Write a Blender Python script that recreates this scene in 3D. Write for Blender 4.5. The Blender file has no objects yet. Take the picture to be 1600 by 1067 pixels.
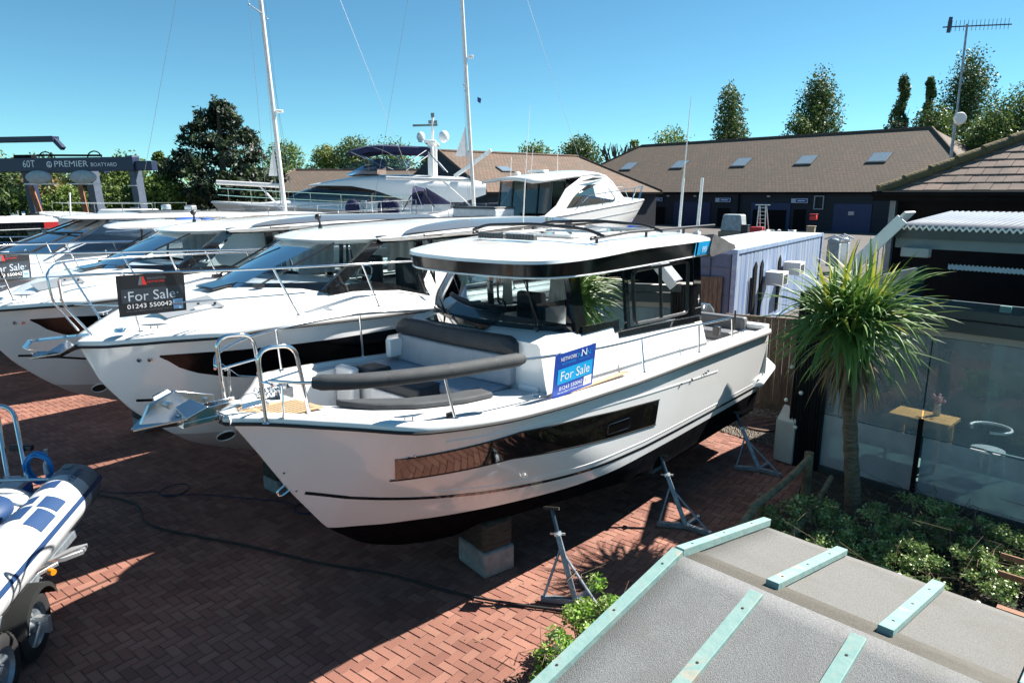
import bpy, bmesh, math, random
from mathutils import Vector, Matrix, noise as mnoise
R = math.radians
random.seed(7)
S = bpy.context.scene
# ---------------- camera, sky, sun, exposure ----------------
cam = bpy.data.objects.new('camera', bpy.data.cameras.new('camera'))
S.collection.objects.link(cam)
cam.location = (0, 0, 4.2)
cam.rotation_euler = (R(90 - 12.3), 0, 0)
cam.data.sensor_width = 36; cam.data.lens = 24.0
cam.data.clip_start = 0.1; cam.data.clip_end = 3000
S.camera = cam
SUN_AZ = R(67); SUN_EL = R(45.5)
W = bpy.data.worlds.new("World"); S.world = W; W.use_nodes = True
nt = W.node_tree; nt.nodes.clear()
sk = nt.nodes.new('ShaderNodeTexSky'); sk.sky_type = 'NISHITA'; sk.sun_disc = False
sk.sun_elevation = SUN_EL; sk.sun_rotation = SUN_AZ
sk.altitude = 0; sk.air_density = 0.75; sk.dust_density = 0.0; sk.ozone_density = 3.5
bg = nt.nodes.new('ShaderNodeBackground'); bg.inputs['Strength'].default_value = 0.064
wo = nt.nodes.new('ShaderNodeOutputWorld')
tint = nt.nodes.new('ShaderNodeVectorMath'); tint.operation = 'MULTIPLY'; tint.inputs[1].default_value = (.57, .93, .88)
nt.links.new(sk.outputs[0], tint.inputs[0]); nt.links.new(tint.outputs[0], bg.inputs[0]); nt.links.new(bg.outputs[0], wo.inputs[0])
sd = bpy.data.lights.new('sun', 'SUN'); sd.energy = 5.0; sd.angle = R(0.53); sd.color = (1, .94, .85)
so = bpy.data.objects.new('sun', sd); S.collection.objects.link(so)
sv = Vector((math.sin(SUN_AZ) * math.cos(SUN_EL), math.cos(SUN_AZ) * math.cos(SUN_EL), math.sin(SUN_EL)))
so.rotation_euler = sv.to_track_quat('Z', 'Y').to_euler(); so.location = (20, 8, 30)
S.view_settings.view_transform = 'Standard'; S.view_settings.look = 'None'
S.view_settings.exposure = 1.38; S.view_settings.gamma = 1
S.render.engine = 'CYCLES'
S.cycles.max_bounces = 8; S.cycles.transparent_max_bounces = 24
S.cycles.caustics_reflective = False; S.cycles.caustics_refractive = False

# ---------------- helpers ----------------
def V(*a): return Vector(a)
def lerp(a, b, t): return a + (b - a) * t
def ip(x, pts):
    if x <= pts[0][0]: return pts[0][1]
    for (a, b), (c, d) in zip(pts, pts[1:]):
        if x <= c: return b + (d - b) * (x - a) / (c - a)
    return pts[-1][1]
def smooth_ip(x, pts):
    # monotone-ish smooth interpolation by averaging
    h = 0.12 * (pts[-1][0] - pts[0][0])
    h = 0.18
    return (ip(x - h, pts) + 2 * ip(x, pts) + ip(x + h, pts)) / 4
def tag(o, label=None, cat=None, group=None, kind=None):
    if label: o['label'] = label
    if cat: o['category'] = cat
    if group: o['group'] = group
    if kind: o['kind'] = kind
    return o
def empty(name, loc=(0, 0, 0), rz=0, parent=None):
    o = bpy.data.objects.new(name, None); S.collection.objects.link(o)
    o.location = loc; o.rotation_euler = (0, 0, rz)
    o.empty_display_size = .2
    if parent: o.parent = parent
    return o
def copy_tree(o, parent=None):
    c = o.copy(); S.collection.objects.link(c); c.parent = parent
    for ch in list(o.children): copy_tree(ch, c)
    return c
class MB:
    def __init__(s): s.v = []; s.f = []; s.m = []; s.cm = 0
    def add(s, vs, fs):
        b = len(s.v); s.v += [tuple(p) for p in vs]
        for f in fs: s.f.append(tuple(i + b for i in f)); s.m.append(s.cm)
        return s
    def box(s, c, d, rz=0, M=None, taper=1.0):
        x, y, z = d[0] / 2, d[1] / 2, d[2] / 2
        q = [(-x, -y, -z), (x, -y, -z), (x, y, -z), (-x, y, -z), (-x * taper, -y * taper, z), (x * taper, -y * taper, z), (x * taper, y * taper, z), (-x * taper, y * taper, z)]
        R3 = M if M is not None else Matrix.Rotation(rz, 3, 'Z')
        vs = [Vector(c) + R3 @ Vector(p) for p in q]
        return s.add(vs, [(3, 2, 1, 0), (4, 5, 6, 7), (0, 1, 5, 4), (1, 2, 6, 5), (2, 3, 7, 6), (3, 0, 4, 7)])
    def beam(s, a, b, w, h, up=(0, 0, 1)):
        a = Vector(a); b = Vector(b); d = (b - a); L = d.length; d.normalize()
        u = Vector(up); sd_ = d.cross(u)
        if sd_.length < 1e-5: sd_ = d.cross(Vector((1, 0, 0)))
        sd_.normalize(); n = sd_.cross(d)
        M = Matrix((d, sd_, n)).transposed()
        return s.box((a + b) / 2, (L, w, h), M=M)
    def tube(s, pts, r, n=8, closed=False, caps=True):
        pts = [Vector(p) for p in pts]; N = len(pts)
        rr = r if isinstance(r, (list, tuple)) else [r] * N
        t0 = (pts[1] - pts[0]).normalized()
        u = t0.cross(Vector((0, 0, 1)))
        if u.length < 1e-3: u = t0.cross(Vector((1, 0, 0)))
        u.normalize(); vs = []
        for i, p in enumerate(pts):
            if closed: t = (pts[(i + 1) % N] - pts[i - 1])
            elif i == 0: t = pts[1] - pts[0]
            elif i == N - 1: t = pts[-1] - pts[-2]
            else: t = (pts[i + 1] - p).normalized() + (p - pts[i - 1]).normalized()
            if t.length < 1e-9: t = t0.copy()
            t.normalize()
            u = (u - t * u.dot(t))
            if u.length < 1e-6: u = t.orthogonal()
            u.normalize(); w = t.cross(u)
            for k in range(n):
                a = 2 * math.pi * k / n
                vs.append(p + (u * math.cos(a) + w * math.sin(a)) * rr[i])
        fs = []
        for i in range(N if closed else N - 1):
            j = (i + 1) % N
            for k in range(n):
                l = (k + 1) % n
                fs.append((i * n + k, i * n + l, j * n + l, j * n + k))
        if caps and not closed:
            fs.append(tuple(range(n))[::-1]); fs.append(tuple((N - 1) * n + k for k in range(n)))
        return s.add(vs, fs)
    def loft(s, rings, closed=True, caps=True):
        n = len(rings[0]); vs = [p for r_ in rings for p in r_]; fs = []
        for i in range(len(rings) - 1):
            for k in range(n if closed else n - 1):
                l = (k + 1) % n
                fs.append((i * n + k, i * n + l, (i + 1) * n + l, (i + 1) * n + k))
        if caps and closed:
            fs.append(tuple(range(n))[::-1]); fs.append(tuple((len(rings) - 1) * n + k for k in range(n)))
        return s.add(vs, fs)
    def grid(s, rows): return s.loft(rows, closed=False, caps=False)
    def poly(s, pts): return s.add(pts, [tuple(range(len(pts)))])
    def prism(s, pts, d):
        # planar polygon pts extruded by vector d
        d = Vector(d); n = len(pts); a = [Vector(p) for p in pts]; b = [p + d for p in a]
        fs = [tuple(range(n))[::-1], tuple(range(n, 2 * n))]
        for i in range(n):
            j = (i + 1) % n; fs.append((i, j, n + j, n + i))
        return s.add(a + b, fs)
    def ball(s, c, r, nu=12, nv=8, M=None):
        if not isinstance(r, (tuple, list)): r = (r, r, r)
        vs = []; fs = []
        for j in range(nv + 1):
            ph = math.pi * j / nv
            for i in range(nu):
                th = 2 * math.pi * i / nu
                p = Vector((r[0] * math.sin(ph) * math.cos(th), r[1] * math.sin(ph) * math.sin(th), r[2] * math.cos(ph)))
                if M is not None: p = M @ p
                vs.append(Vector(c) + p)
        for j in range(nv):
            for i in range(nu):
                k = (i + 1) % nu
                fs.append((j * nu + i, (j + 1) * nu + i, (j + 1) * nu + k, j * nu + k))
        return s.add(vs, fs)
    def cyl(s, a, b, r0, r1=None, n=16): return s.tube([a, b], [r0, r0 if r1 is None else r1], n)
    def build(s, name, mats, parent=None, ang=40, bevel=0, seg=2, solid=0, weld=False, loc=None):
        me = bpy.data.meshes.new(name); me.from_pydata(s.v, [], s.f)
        if not isinstance(mats, (list, tuple)): mats = [mats]
        for m_ in mats: me.materials.append(m_)
        if len(mats) > 1: me.polygons.foreach_set('material_index', s.m)
        if weld:
            bm = bmesh.new(); bm.from_mesh(me); bmesh.ops.remove_doubles(bm, verts=bm.verts, dist=.0004)
            bmesh.ops.recalc_face_normals(bm, faces=bm.faces); bm.to_mesh(me); bm.free()
        me.validate(); me.update()
        if ang:
            me.polygons.foreach_set('use_smooth', [True] * len(me.polygons))
            me.set_sharp_from_angle(angle=R(ang))
        o = bpy.data.objects.new(name, me); S.collection.objects.link(o)
        if parent: o.parent = parent
        if loc: o.location = loc
        if solid:
            md = o.modifiers.new('solid', 'SOLIDIFY'); md.thickness = solid; md.offset = 0
        if bevel:
            md = o.modifiers.new('bevel', 'BEVEL'); md.width = bevel; md.segments = seg; md.limit_method = 'ANGLE'; md.angle_limit = R(35)
        return o
def text(name, s, org, xd, yd, w, h, mat, parent=None, fit='box', ext=.0015, shear=0):
    cu = bpy.data.curves.new(name, 'FONT'); cu.body = s; cu.extrude = 0; cu.shear = shear
    cu.resolution_u = 3
    t = bpy.data.objects.new(name, cu); S.collection.objects.link(t)
    dg = bpy.context.evaluated_depsgraph_get(); dg.update()
    me = bpy.data.meshes.new_from_object(t.evaluated_get(dg))
    bpy.data.objects.remove(t); bpy.data.curves.remove(cu)
    xs = [v.co.x for v in me.vertices]; ys = [v.co.y for v in me.vertices]
    x0, x1, y0, y1 = min(xs), max(xs), min(ys), max(ys)
    xd = Vector(xd).normalized(); yd = Vector(yd).normalized(); n = xd.cross(yd); org = Vector(org)
    sy = h / (y1 - y0); sx = w / (x1 - x0)
    for v in me.vertices:
        v.co = org + xd * ((v.co.x - x0) * sx) + yd * ((v.co.y - y0) * sy) + n * ext
    me.materials.clear(); me.materials.append(mat)
    o = bpy.data.objects.new(name, me); S.collection.objects.link(o)
    if parent: o.parent = parent
    return o

# ---------------- materials ----------------
MC = {}
def mk(name, col, rough=.5, metal=0, var=.12, scale=4, bump=0, bscale=60, coat=0, spec=.5, col2=None, detail=4, stretch=(1, 1, 1), sheen=0, transl=0, world=False, rvar=.1):
    if name in MC: return MC[name]
    m = bpy.data.materials.new(name); m.use_nodes = True; t = m.node_tree; N = t.nodes; Lk = t.links
    b = N['Principled BSDF']
    b.inputs['Metallic'].default_value = metal; b.inputs['Specular IOR Level'].default_value = spec
    b.inputs['Coat Weight'].default_value = coat; b.inputs['Coat Roughness'].default_value = .05
    tc = N.new('ShaderNodeTexCoord')
    mp = N.new('ShaderNodeMapping'); mp.inputs['Scale'].default_value = stretch
    if world:
        g = N.new('ShaderNodeNewGeometry'); Lk.new(g.outputs['Position'], mp.inputs[0])
    else: Lk.new(tc.outputs['Object'], mp.inputs[0])
    no = N.new('ShaderNodeTexNoise'); no.inputs['Scale'].default_value = scale; no.inputs['Detail'].default_value = detail; no.inputs['Roughness'].default_value = .6
    Lk.new(mp.outputs[0], no.inputs['Vector'])
    mx = N.new('ShaderNodeMix'); mx.data_type = 'RGBA'
    c2 = col2 if col2 else tuple(c * (1 - var) for c in col)
    c1 = col if col2 else tuple(min(1, c * (1 + var * .6)) for c in col)
    rp = N.new('ShaderNodeMapRange'); rp.inputs[1].default_value = .32; rp.inputs[2].default_value = .68
    Lk.new(no.outputs[0], rp.inputs[0]); Lk.new(rp.outputs[0], mx.inputs[0])
    mx.inputs[6].default_value = (*c1, 1); mx.inputs[7].default_value = (*c2, 1)
    Lk.new(mx.outputs[2], b.inputs['Base Color'])
    rr = N.new('ShaderNodeMapRange'); rr.inputs[3].default_value = max(.02, rough * (1 - rvar)); rr.inputs[4].default_value = min(1, rough * (1 + rvar))
    Lk.new(no.outputs[0], rr.inputs[0]); Lk.new(rr.outputs[0], b.inputs['Roughness'])
    if bump:
        n2 = N.new('ShaderNodeTexNoise'); n2.inputs['Scale'].default_value = bscale; n2.inputs['Detail'].default_value = 5
        Lk.new(mp.outputs[0], n2.inputs['Vector'])
        bp = N.new('ShaderNodeBump'); bp.inputs['Strength'].default_value = bump; bp.inputs['Distance'].default_value = .02
        Lk.new(n2.outputs[0], bp.inputs['Height']); Lk.new(bp.outputs[0], b.inputs['Normal'])
    if transl:
        tr = N.new('ShaderNodeBsdfTranslucent'); ms = N.new('ShaderNodeMixShader'); ms.inputs[0].default_value = transl
        Lk.new(mx.outputs[2], tr.inputs[0]); Lk.new(b.outputs[0], ms.inputs[1]); Lk.new(tr.outputs[0], ms.inputs[2])
        Lk.new(ms.outputs[0], N['Material Output'].inputs[0])
    MC[name] = m; return m
def glassm(name, tint=(.8, .88, .88), refl=1.45, rough=0.0, frost=0):
    if name in MC: return MC[name]
    m = bpy.data.materials.new(name); m.use_nodes = True; t = m.node_tree; N = t.nodes; Lk = t.links
    N.remove(N['Principled BSDF'])
    tr = N.new('ShaderNodeBsdfTransparent'); tr.inputs[0].default_value = (*tint, 1)
    gl = N.new('ShaderNodeBsdfGlossy'); gl.inputs['Roughness'].default_value = rough; gl.inputs[0].default_value = (1, 1, 1, 1)
    fr = N.new('ShaderNodeFresnel'); fr.inputs[0].default_value = refl
    ms = N.new('ShaderNodeMixShader')
    Lk.new(fr.outputs[0], ms.inputs[0]); Lk.new(tr.outputs[0], ms.inputs[1]); Lk.new(gl.outputs[0], ms.inputs[2])
    out = ms
    if frost:
        df = N.new('ShaderNodeBsdfPrincipled'); df.inputs['Base Color'].default_value = (.5, .56, .58, 1); df.inputs['Roughness'].default_value = .35
        m2 = N.new('ShaderNodeMixShader'); m2.inputs[0].default_value = frost
        no = N.new('ShaderNodeTexNoise'); no.inputs['Scale'].default_value = 2.5; no.inputs['Detail'].default_value = 6
        tc = N.new('ShaderNodeTexCoord'); Lk.new(tc.outputs['Object'], no.inputs['Vector'])
        mr = N.new('ShaderNodeMapRange'); mr.inputs[1].default_value = .3; mr.inputs[2].default_value = .7; mr.inputs[3].default_value = frost * .75; mr.inputs[4].default_value = min(1, frost * 1.2)
        Lk.new(no.outputs[0], mr.inputs[0]); Lk.new(mr.outputs[0], m2.inputs[0])
        Lk.new(ms.outputs[0], m2.inputs[1]); Lk.new(df.outputs[0], m2.inputs[2]); out = m2
    Lk.new(out.outputs[0], N['Material Output'].inputs[0])
    MC[name] = m; return m
gel = mk('gelcoat', (.80, .80, .79), .22, var=.03, scale=1.5, coat=.6)
gelgrey = mk('gelcoat_grey', (.33, .35, .37), .3, var=.04, coat=.4)
roofgrey = mk('roof_panel_grey', (.13, .135, .145), .3, metal=.2, var=.05, coat=.3)
gelsilver = mk('gelcoat_silver', (.42, .42, .42), .25, metal=.2, var=.04, coat=.5)
gelrow = mk('gelcoat_hull', (.84, .84, .85), .16, var=.03, scale=1.2, coat=.8)
nonslip = mk('nonslip', (.56, .57, .58), .75, var=.06, scale=30, bump=.3, bscale=350)
black = mk('gloss_black', (.010, .011, .013), .06, var=.2, coat=1)
mattblack = mk('black_metal', (.018, .019, .022), .38, var=.2)
antif = mk('antifouling', (.008, .008, .010), .75, var=.3, scale=8, spec=0)
antifb = mk('antifouling_bare', (.50, .44, .42), .4, var=.08, scale=3)
chrome = mk('stainless', (.72, .73, .74), .08, metal=1, var=.04)
galv = mk('galvanised', (.28, .33, .38), .5, metal=.6, var=.3, scale=12, bump=.15, bscale=80)
alu = mk('aluminium', (.62, .64, .66), .35, metal=.7, var=.08)
rubber = mk('rubber', (.02, .02, .022), .7, var=.2)
darkvinyl = mk('dark_vinyl', (.022, .026, .034), .55, var=.15, scale=6, bump=.25, bscale=40)
greyvinyl = mk('grey_vinyl', (.34, .37, .42), .6, var=.08, scale=6, bump=.15, bscale=40)
bolsterm = mk('bolster_fabric', (.045, .05, .056), .75, var=.12, scale=9, bump=.3, bscale=120)
canvas = mk('grey_canvas', (.10, .10, .105), .9, var=.25, scale=8, bump=.5, bscale=50)
bluecanvas = mk('navy_canvas', (.015, .018, .07), .85, var=.25, scale=6, bump=.3, bscale=40)
whitecanvas = mk('white_canvas', (.72, .72, .72), .7, var=.06, scale=2, bump=.5, bscale=5)
white = mk('white_paint', (.78, .78, .77), .4, var=.05)
curtain = mk('curtain', (.58, .80, .84), .8, var=.15, scale=5, transl=.3)
curtainw = mk('pale_curtain', (.62, .62, .58), .85, var=.12, scale=5, transl=.3)
glass = glassm('clear_glass', (.66, .76, .78), 1.24)
wsglass = glassm('windscreen_glass', (.84, .90, .93), 1.12)
fascblack = mk('fascia_black', (.008, .009, .010), .14, var=.2, spec=.35)
chrome2 = mk('dull_stainless', (.62, .65, .67), .2, metal=1, var=.12, scale=9)
tglass = glassm('tinted_glass', (.30, .36, .40), 1.55)
dglass = mk('dark_glass', (.006, .006, .008), .03, var=.3, coat=1, spec=.8)
vinylwin = glassm('clear_vinyl', (.45, .52, .6), 1.5, rough=.05)
hullglass2 = mk('black_hull_glass', (.004, .004, .005), .12, var=.2, spec=.25)
hullglass = mk('hull_glass', (.006, .005, .005), .04, var=.3, coat=1, spec=.7)
cyan = mk('cyan_vinyl', (.01, .36, .72), .35, var=.04)
signblue = mk('sign_blue', (.01, .06, .36), .45, var=.08)
signblack = mk('sign_black', (.012, .014, .018), .35, var=.1)
signgrey = mk('sign_grey', (.03, .04, .055), .35, var=.1)
signwhite = mk('sign_white', (.8, .82, .84), .5, var=.02)
signpale = mk('sign_pale_blue', (.35, .55, .8), .5, var=.05)
signred = mk('sign_red', (.6, .03, .03), .5, var=.1)
navyletter = mk('navy_letter', (.03, .05, .25), .4, var=.05)
def teakmat():
    m = mk('teak', (.50, .33, .19), .55, var=.2, scale=3, stretch=(3, 40, 40))
    return m
teak = teakmat()
caulk = mk('caulk', (.03, .03, .03), .6)
# ---------------- motor boat hulls ----------------
class Hull:
    def __init__(s, L, B, stem, sheer, chine, Bc, entry=(3.6, 2.6), ex=(1.0, .5), taper=.05):
        s.L = L; s.B = B; s.stem = stem; s.sh = sheer; s.ch = chine; s.Bc = Bc; s.entry = entry; s.ex = ex; s.tp = taper
        s.kp = [(b, a) for a, b in stem]
        s.z0 = stem[0][0]
    def sheer(s, X): return smooth_ip(X, s.sh)
    def xs(s, Z): return smooth_stem(Z, s.stem)
    def zk(s, X):
        return ip(X, [(-1, s.z0)] + s.kp)
    def yb(s, X, Z):
        xs = s.xs(Z)
        if X >= xs: return 0.0
        zs = s.sheer(X); zc = ip(X, s.ch)
        t = max(0, min(1, (Z - zc) / max(.05, zs - zc)))
        tn = max(0, min(1, (Z - .4) / (zs - .4)))
        Bz = lerp(s.Bc, s.B, t ** .8)
        Le = lerp(s.entry[0], s.entry[1], tn); e = lerp(s.ex[0], s.ex[1], tn)
        u = min(1, (xs - X) / Le)
        y = Bz * (1 - (1 - u) ** 2) ** e
        y *= 1 - s.tp * max(0, 1 - X / (.45 * s.L)) ** 1.5
        zk = s.zk(X)
        dr = lerp(R(19), R(58), max(0, min(1, (X - .35 * s.L) / (.62 * s.L))) ** 1.6)
        yb_ = max(0, (Z - zk)) / math.tan(dr) + (0.02 if Z > zk + .01 else 0)
        return max(0, min(y, yb_))
    def surf(s, ns=44, nt=64):
        rows = []
        for i in range(ns + 1):
            f = i / ns; row = []
            for j in range(nt + 1):
                g = 1 - (1 - j / nt) ** 1.7
                X = g * s.L * .9
                for k in range(6):
                    Z = lerp(s.z0, s.sheer(X), f); X = g * s.xs(Z)
                row.append((X, s.yb(X, Z) if j < nt else 0.0, Z))
            rows.append(row)
        return rows
    def build(s, parent, zb, m_top, m_bot, names=('hull', 'antifouling')):
        rows = s.surf()
        mb = MB(); mb.grid(rows); mb.grid([[(x, -y, z) for x, y, z in r_][::-1] for r_ in rows])
        # transom
        tr = [r_[0] for r_ in rows]
        mb.grid([[(x, y, z), (x, -y, z)] for x, y, z in tr])
        o = mb.build(names[0], m_top, parent, ang=28, weld=True)
        if zb is None: return [o]
        me2 = o.data.copy()
        for me, inner in ((o.data, False), (me2, True)):
            bm = bmesh.new(); bm.from_mesh(me)
            bmesh.ops.bisect_plane(bm, geom=bm.verts[:] + bm.edges[:] + bm.faces[:], plane_co=(0, 0, zb[0]), plane_no=(-zb[1], 0, 1), clear_outer=inner, clear_inner=not inner)
            bm.to_mesh(me); bm.free()
            me.polygons.foreach_set('use_smooth', [True] * len(me.polygons)); me.set_sharp_from_angle(angle=R(28))
        o2 = bpy.data.objects.new(names[1], me2); S.collection.objects.link(o2); o2.parent = parent
        me2.materials.clear(); me2.materials.append(m_bot)
        return [o, o2]
    def nrm(s, X, Z):
        e = .02
        dx = (s.yb(X + e, Z) - s.yb(X - e, Z)) / (2 * e); dz = (s.yb(X, Z + e) - s.yb(X, Z - e)) / (2 * e)
        return Vector((-dx, 1, -dz)).normalized()
    def pt(s, X, Z, off=0, side=1):
        p = Vector((X, s.yb(X, Z), Z)) + s.nrm(X, Z) * off
        return Vector((p.x, p.y * side, p.z))
    def strip(s, mb, X0, X1, zl, zh, off, n=40, nz=2, side=1, endslant=(0, 0)):
        zl_ = zl if callable(zl) else (lambda x: ip(x, zl)); zh_ = zh if callable(zh) else (lambda x: ip(x, zh))
        rows = []
        for i in range(n + 1):
            row = []
            for k in range(nz + 1):
                f = k / nz
                a = X0 + endslant[0] * f; b = X1 + endslant[1] * f
                X = lerp(a, b, i / n); Z = lerp(zl_(X), zh_(X), f)
                row.append(s.pt(X, Z, off, side))
            a0 = X0; X = lerp(X0, X1, i / n)
            first = s.pt(lerp(X0, X1, i / n), zl_(lerp(X0, X1, i / n)), -.02, side)
            XX = lerp(X0 + endslant[0], X1 + endslant[1], i / n)
            last = s.pt(XX, zh_(XX), -.02, side)
            rows.append([first] + row + [last])
        e0 = [Vector(p) for p in rows[0]]; e1 = [Vector(p) for p in rows[-1]]
        def inn(r_, f):
            return [p + (r_[0] - r_[1]).normalized() * 0.0 for p in r_]
        mb.grid(rows)
        return mb
    def edge(s, n=70, x0=0.0, off=0.0, dz=0.0):
        # path along the sheer from the port stern round the bow to the starboard stern, with outward plan normals
        P = []
        Xm = s.xs(s.sheer(s.L))
        for j in range(n + 1):
            g = 1 - (1 - j / n) ** 2.4
            X = lerp(x0, Xm, g); Z = s.sheer(X)
            P.append(Vector((X, s.yb(X, Z) if j < n else 0, Z)))
        full = P + [Vector((p.x, -p.y, p.z)) for p in P[-2::-1]]
        out = []
        for i, p in enumerate(full):
            a = full[max(0, i - 1)]; b = full[min(len(full) - 1, i + 1)]
            t = (b - a); nn = Vector((-t.y, t.x, 0)); nn = -nn if nn.dot(Vector((p.x - s.L * .4, p.y * 3, 0))) < 0 else nn
            nn.normalize(); out.append((p, nn))
        return out
    def cap(s, mb, prof, x0=0.0, n=70):
        # sweep a cross-section (outward, up) round the sheer
        rings = []
        for p, nn in s.edge(n, x0):
            rings.append([p + nn * a + Vector((0, 0, b)) for a, b in prof])
        return mb.loft(rings, closed=True, caps=True)
    def yin(s, X, inset):
        # half width of the inner edge of the cap
        Z = s.sheer(X); n = s.nrm(X, Z); 
        y = s.yb(X, Z)
        return max(0, y - inset / max(.35, abs(n.y)))
def smooth_stem(Z, pts):
    h = .07
    return (ip(Z - h, pts) + 2 * ip(Z, pts) + ip(Z + h, pts)) / 4

def rail_curve(pts, n=8):
    # catmull-rom
    P = [Vector(p) for p in pts]; P = [P[0] * 2 - P[1]] + P + [P[-1] * 2 - P[-2]]; out = []
    for i in range(1, len(P) - 2):
        a, b, c, d = P[i - 1], P[i], P[i + 1], P[i + 2]
        for k in range(n):
            t = k / n
            out.append(.5 * ((2 * b) + (c - a) * t + (2 * a - 5 * b + 4 * c - d) * t * t + (3 * b - a - 3 * c + d) * t ** 3))
    out.append(P[-2]); return out
def bend(pts, r=.08, n=5):
    # polyline with rounded corners
    P = [Vector(p) for p in pts]; out = [P[0]]
    for i in range(1, len(P) - 1):
        a, b, c = P[i - 1], P[i], P[i + 1]
        u = (a - b); w = (c - b); rr = min(r, u.length * .45, w.length * .45)
        p0 = b + u.normalized() * rr; p2 = b + w.normalized() * rr
        for k in range(n + 1):
            t = k / n; out.append(p0 * (1 - t) ** 2 + b * 2 * t * (1 - t) + p2 * t * t)
    out.append(P[-1]); return out

# ================= THE MAIN BOAT =================
BO = empty('motor_boat', (3.093, 11.699, .35), R(229))
tag(BO, 'white motor boat with open bow seating and black-banded roof, propped on stands in the foreground', 'boat', 'white motor boats parked in a row')
H1 = Hull(8.4, 1.47,
          stem=[(-.12, 5.3), (-.06, 5.9), (.10, 6.5), (.33, 7.02), (.68, 7.45), (1.21, 7.83), (1.69, 8.12), (2.06, 8.36), (2.3, 8.45)],
          sheer=[(0, 1.70), (2.5, 1.76), (4.2, 1.78), (5.5, 1.83), (6.5, 1.90), (7.4, 1.98), (8.4, 2.05)],
          chine=[(0, .42), (3, .42), (5, .55), (6.5, .85), (7.6, 1.1), (8.4, 1.3)], Bc=1.30, entry=(3.6, 2.2), ex=(1.0, .43))
H1.build(BO, (.655, .003), gelrow, antif)
mb = MB(); H1.cap(mb, [(.0, -.05), (.03, -.045), (.034, -.012), (.02, .004), (-.02, .014), (-.075, .012), (-.095, -.03), (-.085, -.07), (-.03, -.07)])
mb.build('gunwale', gel, BO, ang=50)
mb = MB()
for p_, off in ((H1.edge(70), .03),):
    mb.tube([p + nn * off + Vector((0, 0, -.058)) for p, nn in p_], .017, 6)
mb.build('rub_rail', rubber, BO)
# black stripe, moulded knuckle, hull windows
sz = lambda x: ip(x, [(0, .73), (3.8, .77), (5, .83), (6.3, .92), (6.92, 1.0), (7.42, 1.09), (7.9, 1.19)])
mb = MB(); H1.strip(mb, .1, 7.72, lambda x: sz(x), lambda x: sz(x) + .035, .004, 60, 1); mb.build('hull_stripe', black, BO)
mb = MB(); H1.strip(mb, .1, 7.72, lambda x: sz(x), lambda x: sz(x) + .035, .004, 60, 1, -1); mb.build('hull_stripe', black, BO)
kz = lambda x: ip(x, [(0, 1.28), (2.5, 1.42), (4.0, 1.52), (5.5, 1.64), (6.8, 1.72), (7.6, 1.78)])
mb = MB(); H1.strip(mb, 1.9, 7.0, lambda x: kz(x) - .008, lambda x: kz(x) + .008, .006, 60, 1); mb.build('hull_moulding', gelrow, BO, ang=60)
k2 = lambda x: sz(x) + .10
mb = MB(); H1.strip(mb, .3, 6.9, lambda x: k2(x) - .006, lambda x: k2(x) + .006, .004, 60, 1); mb.build('hull_moulding', gelrow, BO, ang=60)
wl = lambda x: ip(x, [(3.5, 1.03), (4.6, 1.15), (5.4, 1.26), (6.2, 1.36), (6.8, 1.34), (7.5, 1.32)])
wh = lambda x: ip(x, [(3.5, 1.35), (4.6, 1.46), (5.4, 1.56), (6.2, 1.645), (6.9, 1.61), (7.5, 1.58)])
mb = MB(); H1.strip(mb, 3.60, 7.22, wl, wh, .006, 60, 5, 1, (0, .10)); mb.build('hull_window', hullglass, BO)
mb = MB()
for a, b in ((lambda x: wl(x) - .014, wl), (wh, lambda x: wh(x) + .012)):
    H1.strip(mb, 3.59, 7.25, a, b, .009, 60, 1)
mb.build('window_trim', rubber, BO)
# opening portlight in the window: raised rounded frame
mb = MB()
pl = [(4.25, 1.17), (4.72, 1.21), (4.72, 1.33), (4.25, 1.30)]
cn = bend([(4.48, 1.19, 0), (4.72, 1.21, 0), (4.72, 1.33, 0), (4.25, 1.30, 0), (4.25, 1.17, 0), (4.48, 1.19, 0)], .04)
mb.tube([H1.pt(p.x, p.y, .008) for p in cn], .006, 5, closed=False); mb.build('portlight_frame', black, BO)
# swoosh of small fittings on the topside
mb = MB()
for X, Z, r_ in ((3.06, 1.45, .022), (2.75, 1.44, .022), (2.42, 1.45, .014), (2.34, 1.45, .018), (2.26, 1.46, .018)):
    p = H1.pt(X, Z, 0); q = H1.pt(X, Z, .016); mb.cyl(p, q, r_, r_ * .8, 10)
for X, Z in ((7.9, 1.42), (7.78, 1.2), (7.2, 1.62)):
    p = H1.pt(X, Z, 0); q = H1.pt(X, Z, .01); mb.cyl(p, q, .012, .01, 8)
mb.build('skin_fitting', chrome, BO)
mb = MB(); mb.tube(rail_curve([(7.80, 0, 1.20), (7.9, 0, 1.17), (7.93, 0, 1.22), (7.86, 0, 1.26)], 5), .009, 6); mb.build('bow_eye', chrome, BO)

# decks ------------------------------------------------------
def wellY0(X): return ip(X, [(5.3, -1.29), (6.3, -1.26), (6.9, -1.1), (7.3, -.85), (7.55, -.55)])
def wellY1(X): return ip(X, [(5.3, .72), (6.4, .72), (6.9, .60), (7.3, .35), (7.55, .05)])
DZ = lambda X: H1.sheer(X) - .035
xsn = [5.42 + i * (7.55 - 5.42) / 24 for i in range(25)]
mb = MB(); rp_, rs_ = [], []
for X in xsn:
    z = DZ(X); yi = H1.yin(X, .08)
    rp_.append([(X, yi + .02, z), (X, wellY1(X), z)])
    rs_.append([(X, max(wellY0(X), -yi), z), (X, -yi - .02, z)])
mb.grid(rp_); mb.grid(rs_)
rows = []
for i in range(25):
    X = lerp(7.55, 8.3, i / 24); z = DZ(X) + .0; yi = max(.01, H1.yin(X, .08)) + .02
    if X > H1.xs(H1.sheer(X)) - .10: break
    rows.append([(X, lerp(-yi, yi, k / 8), z) for k in range(9)])
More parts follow.
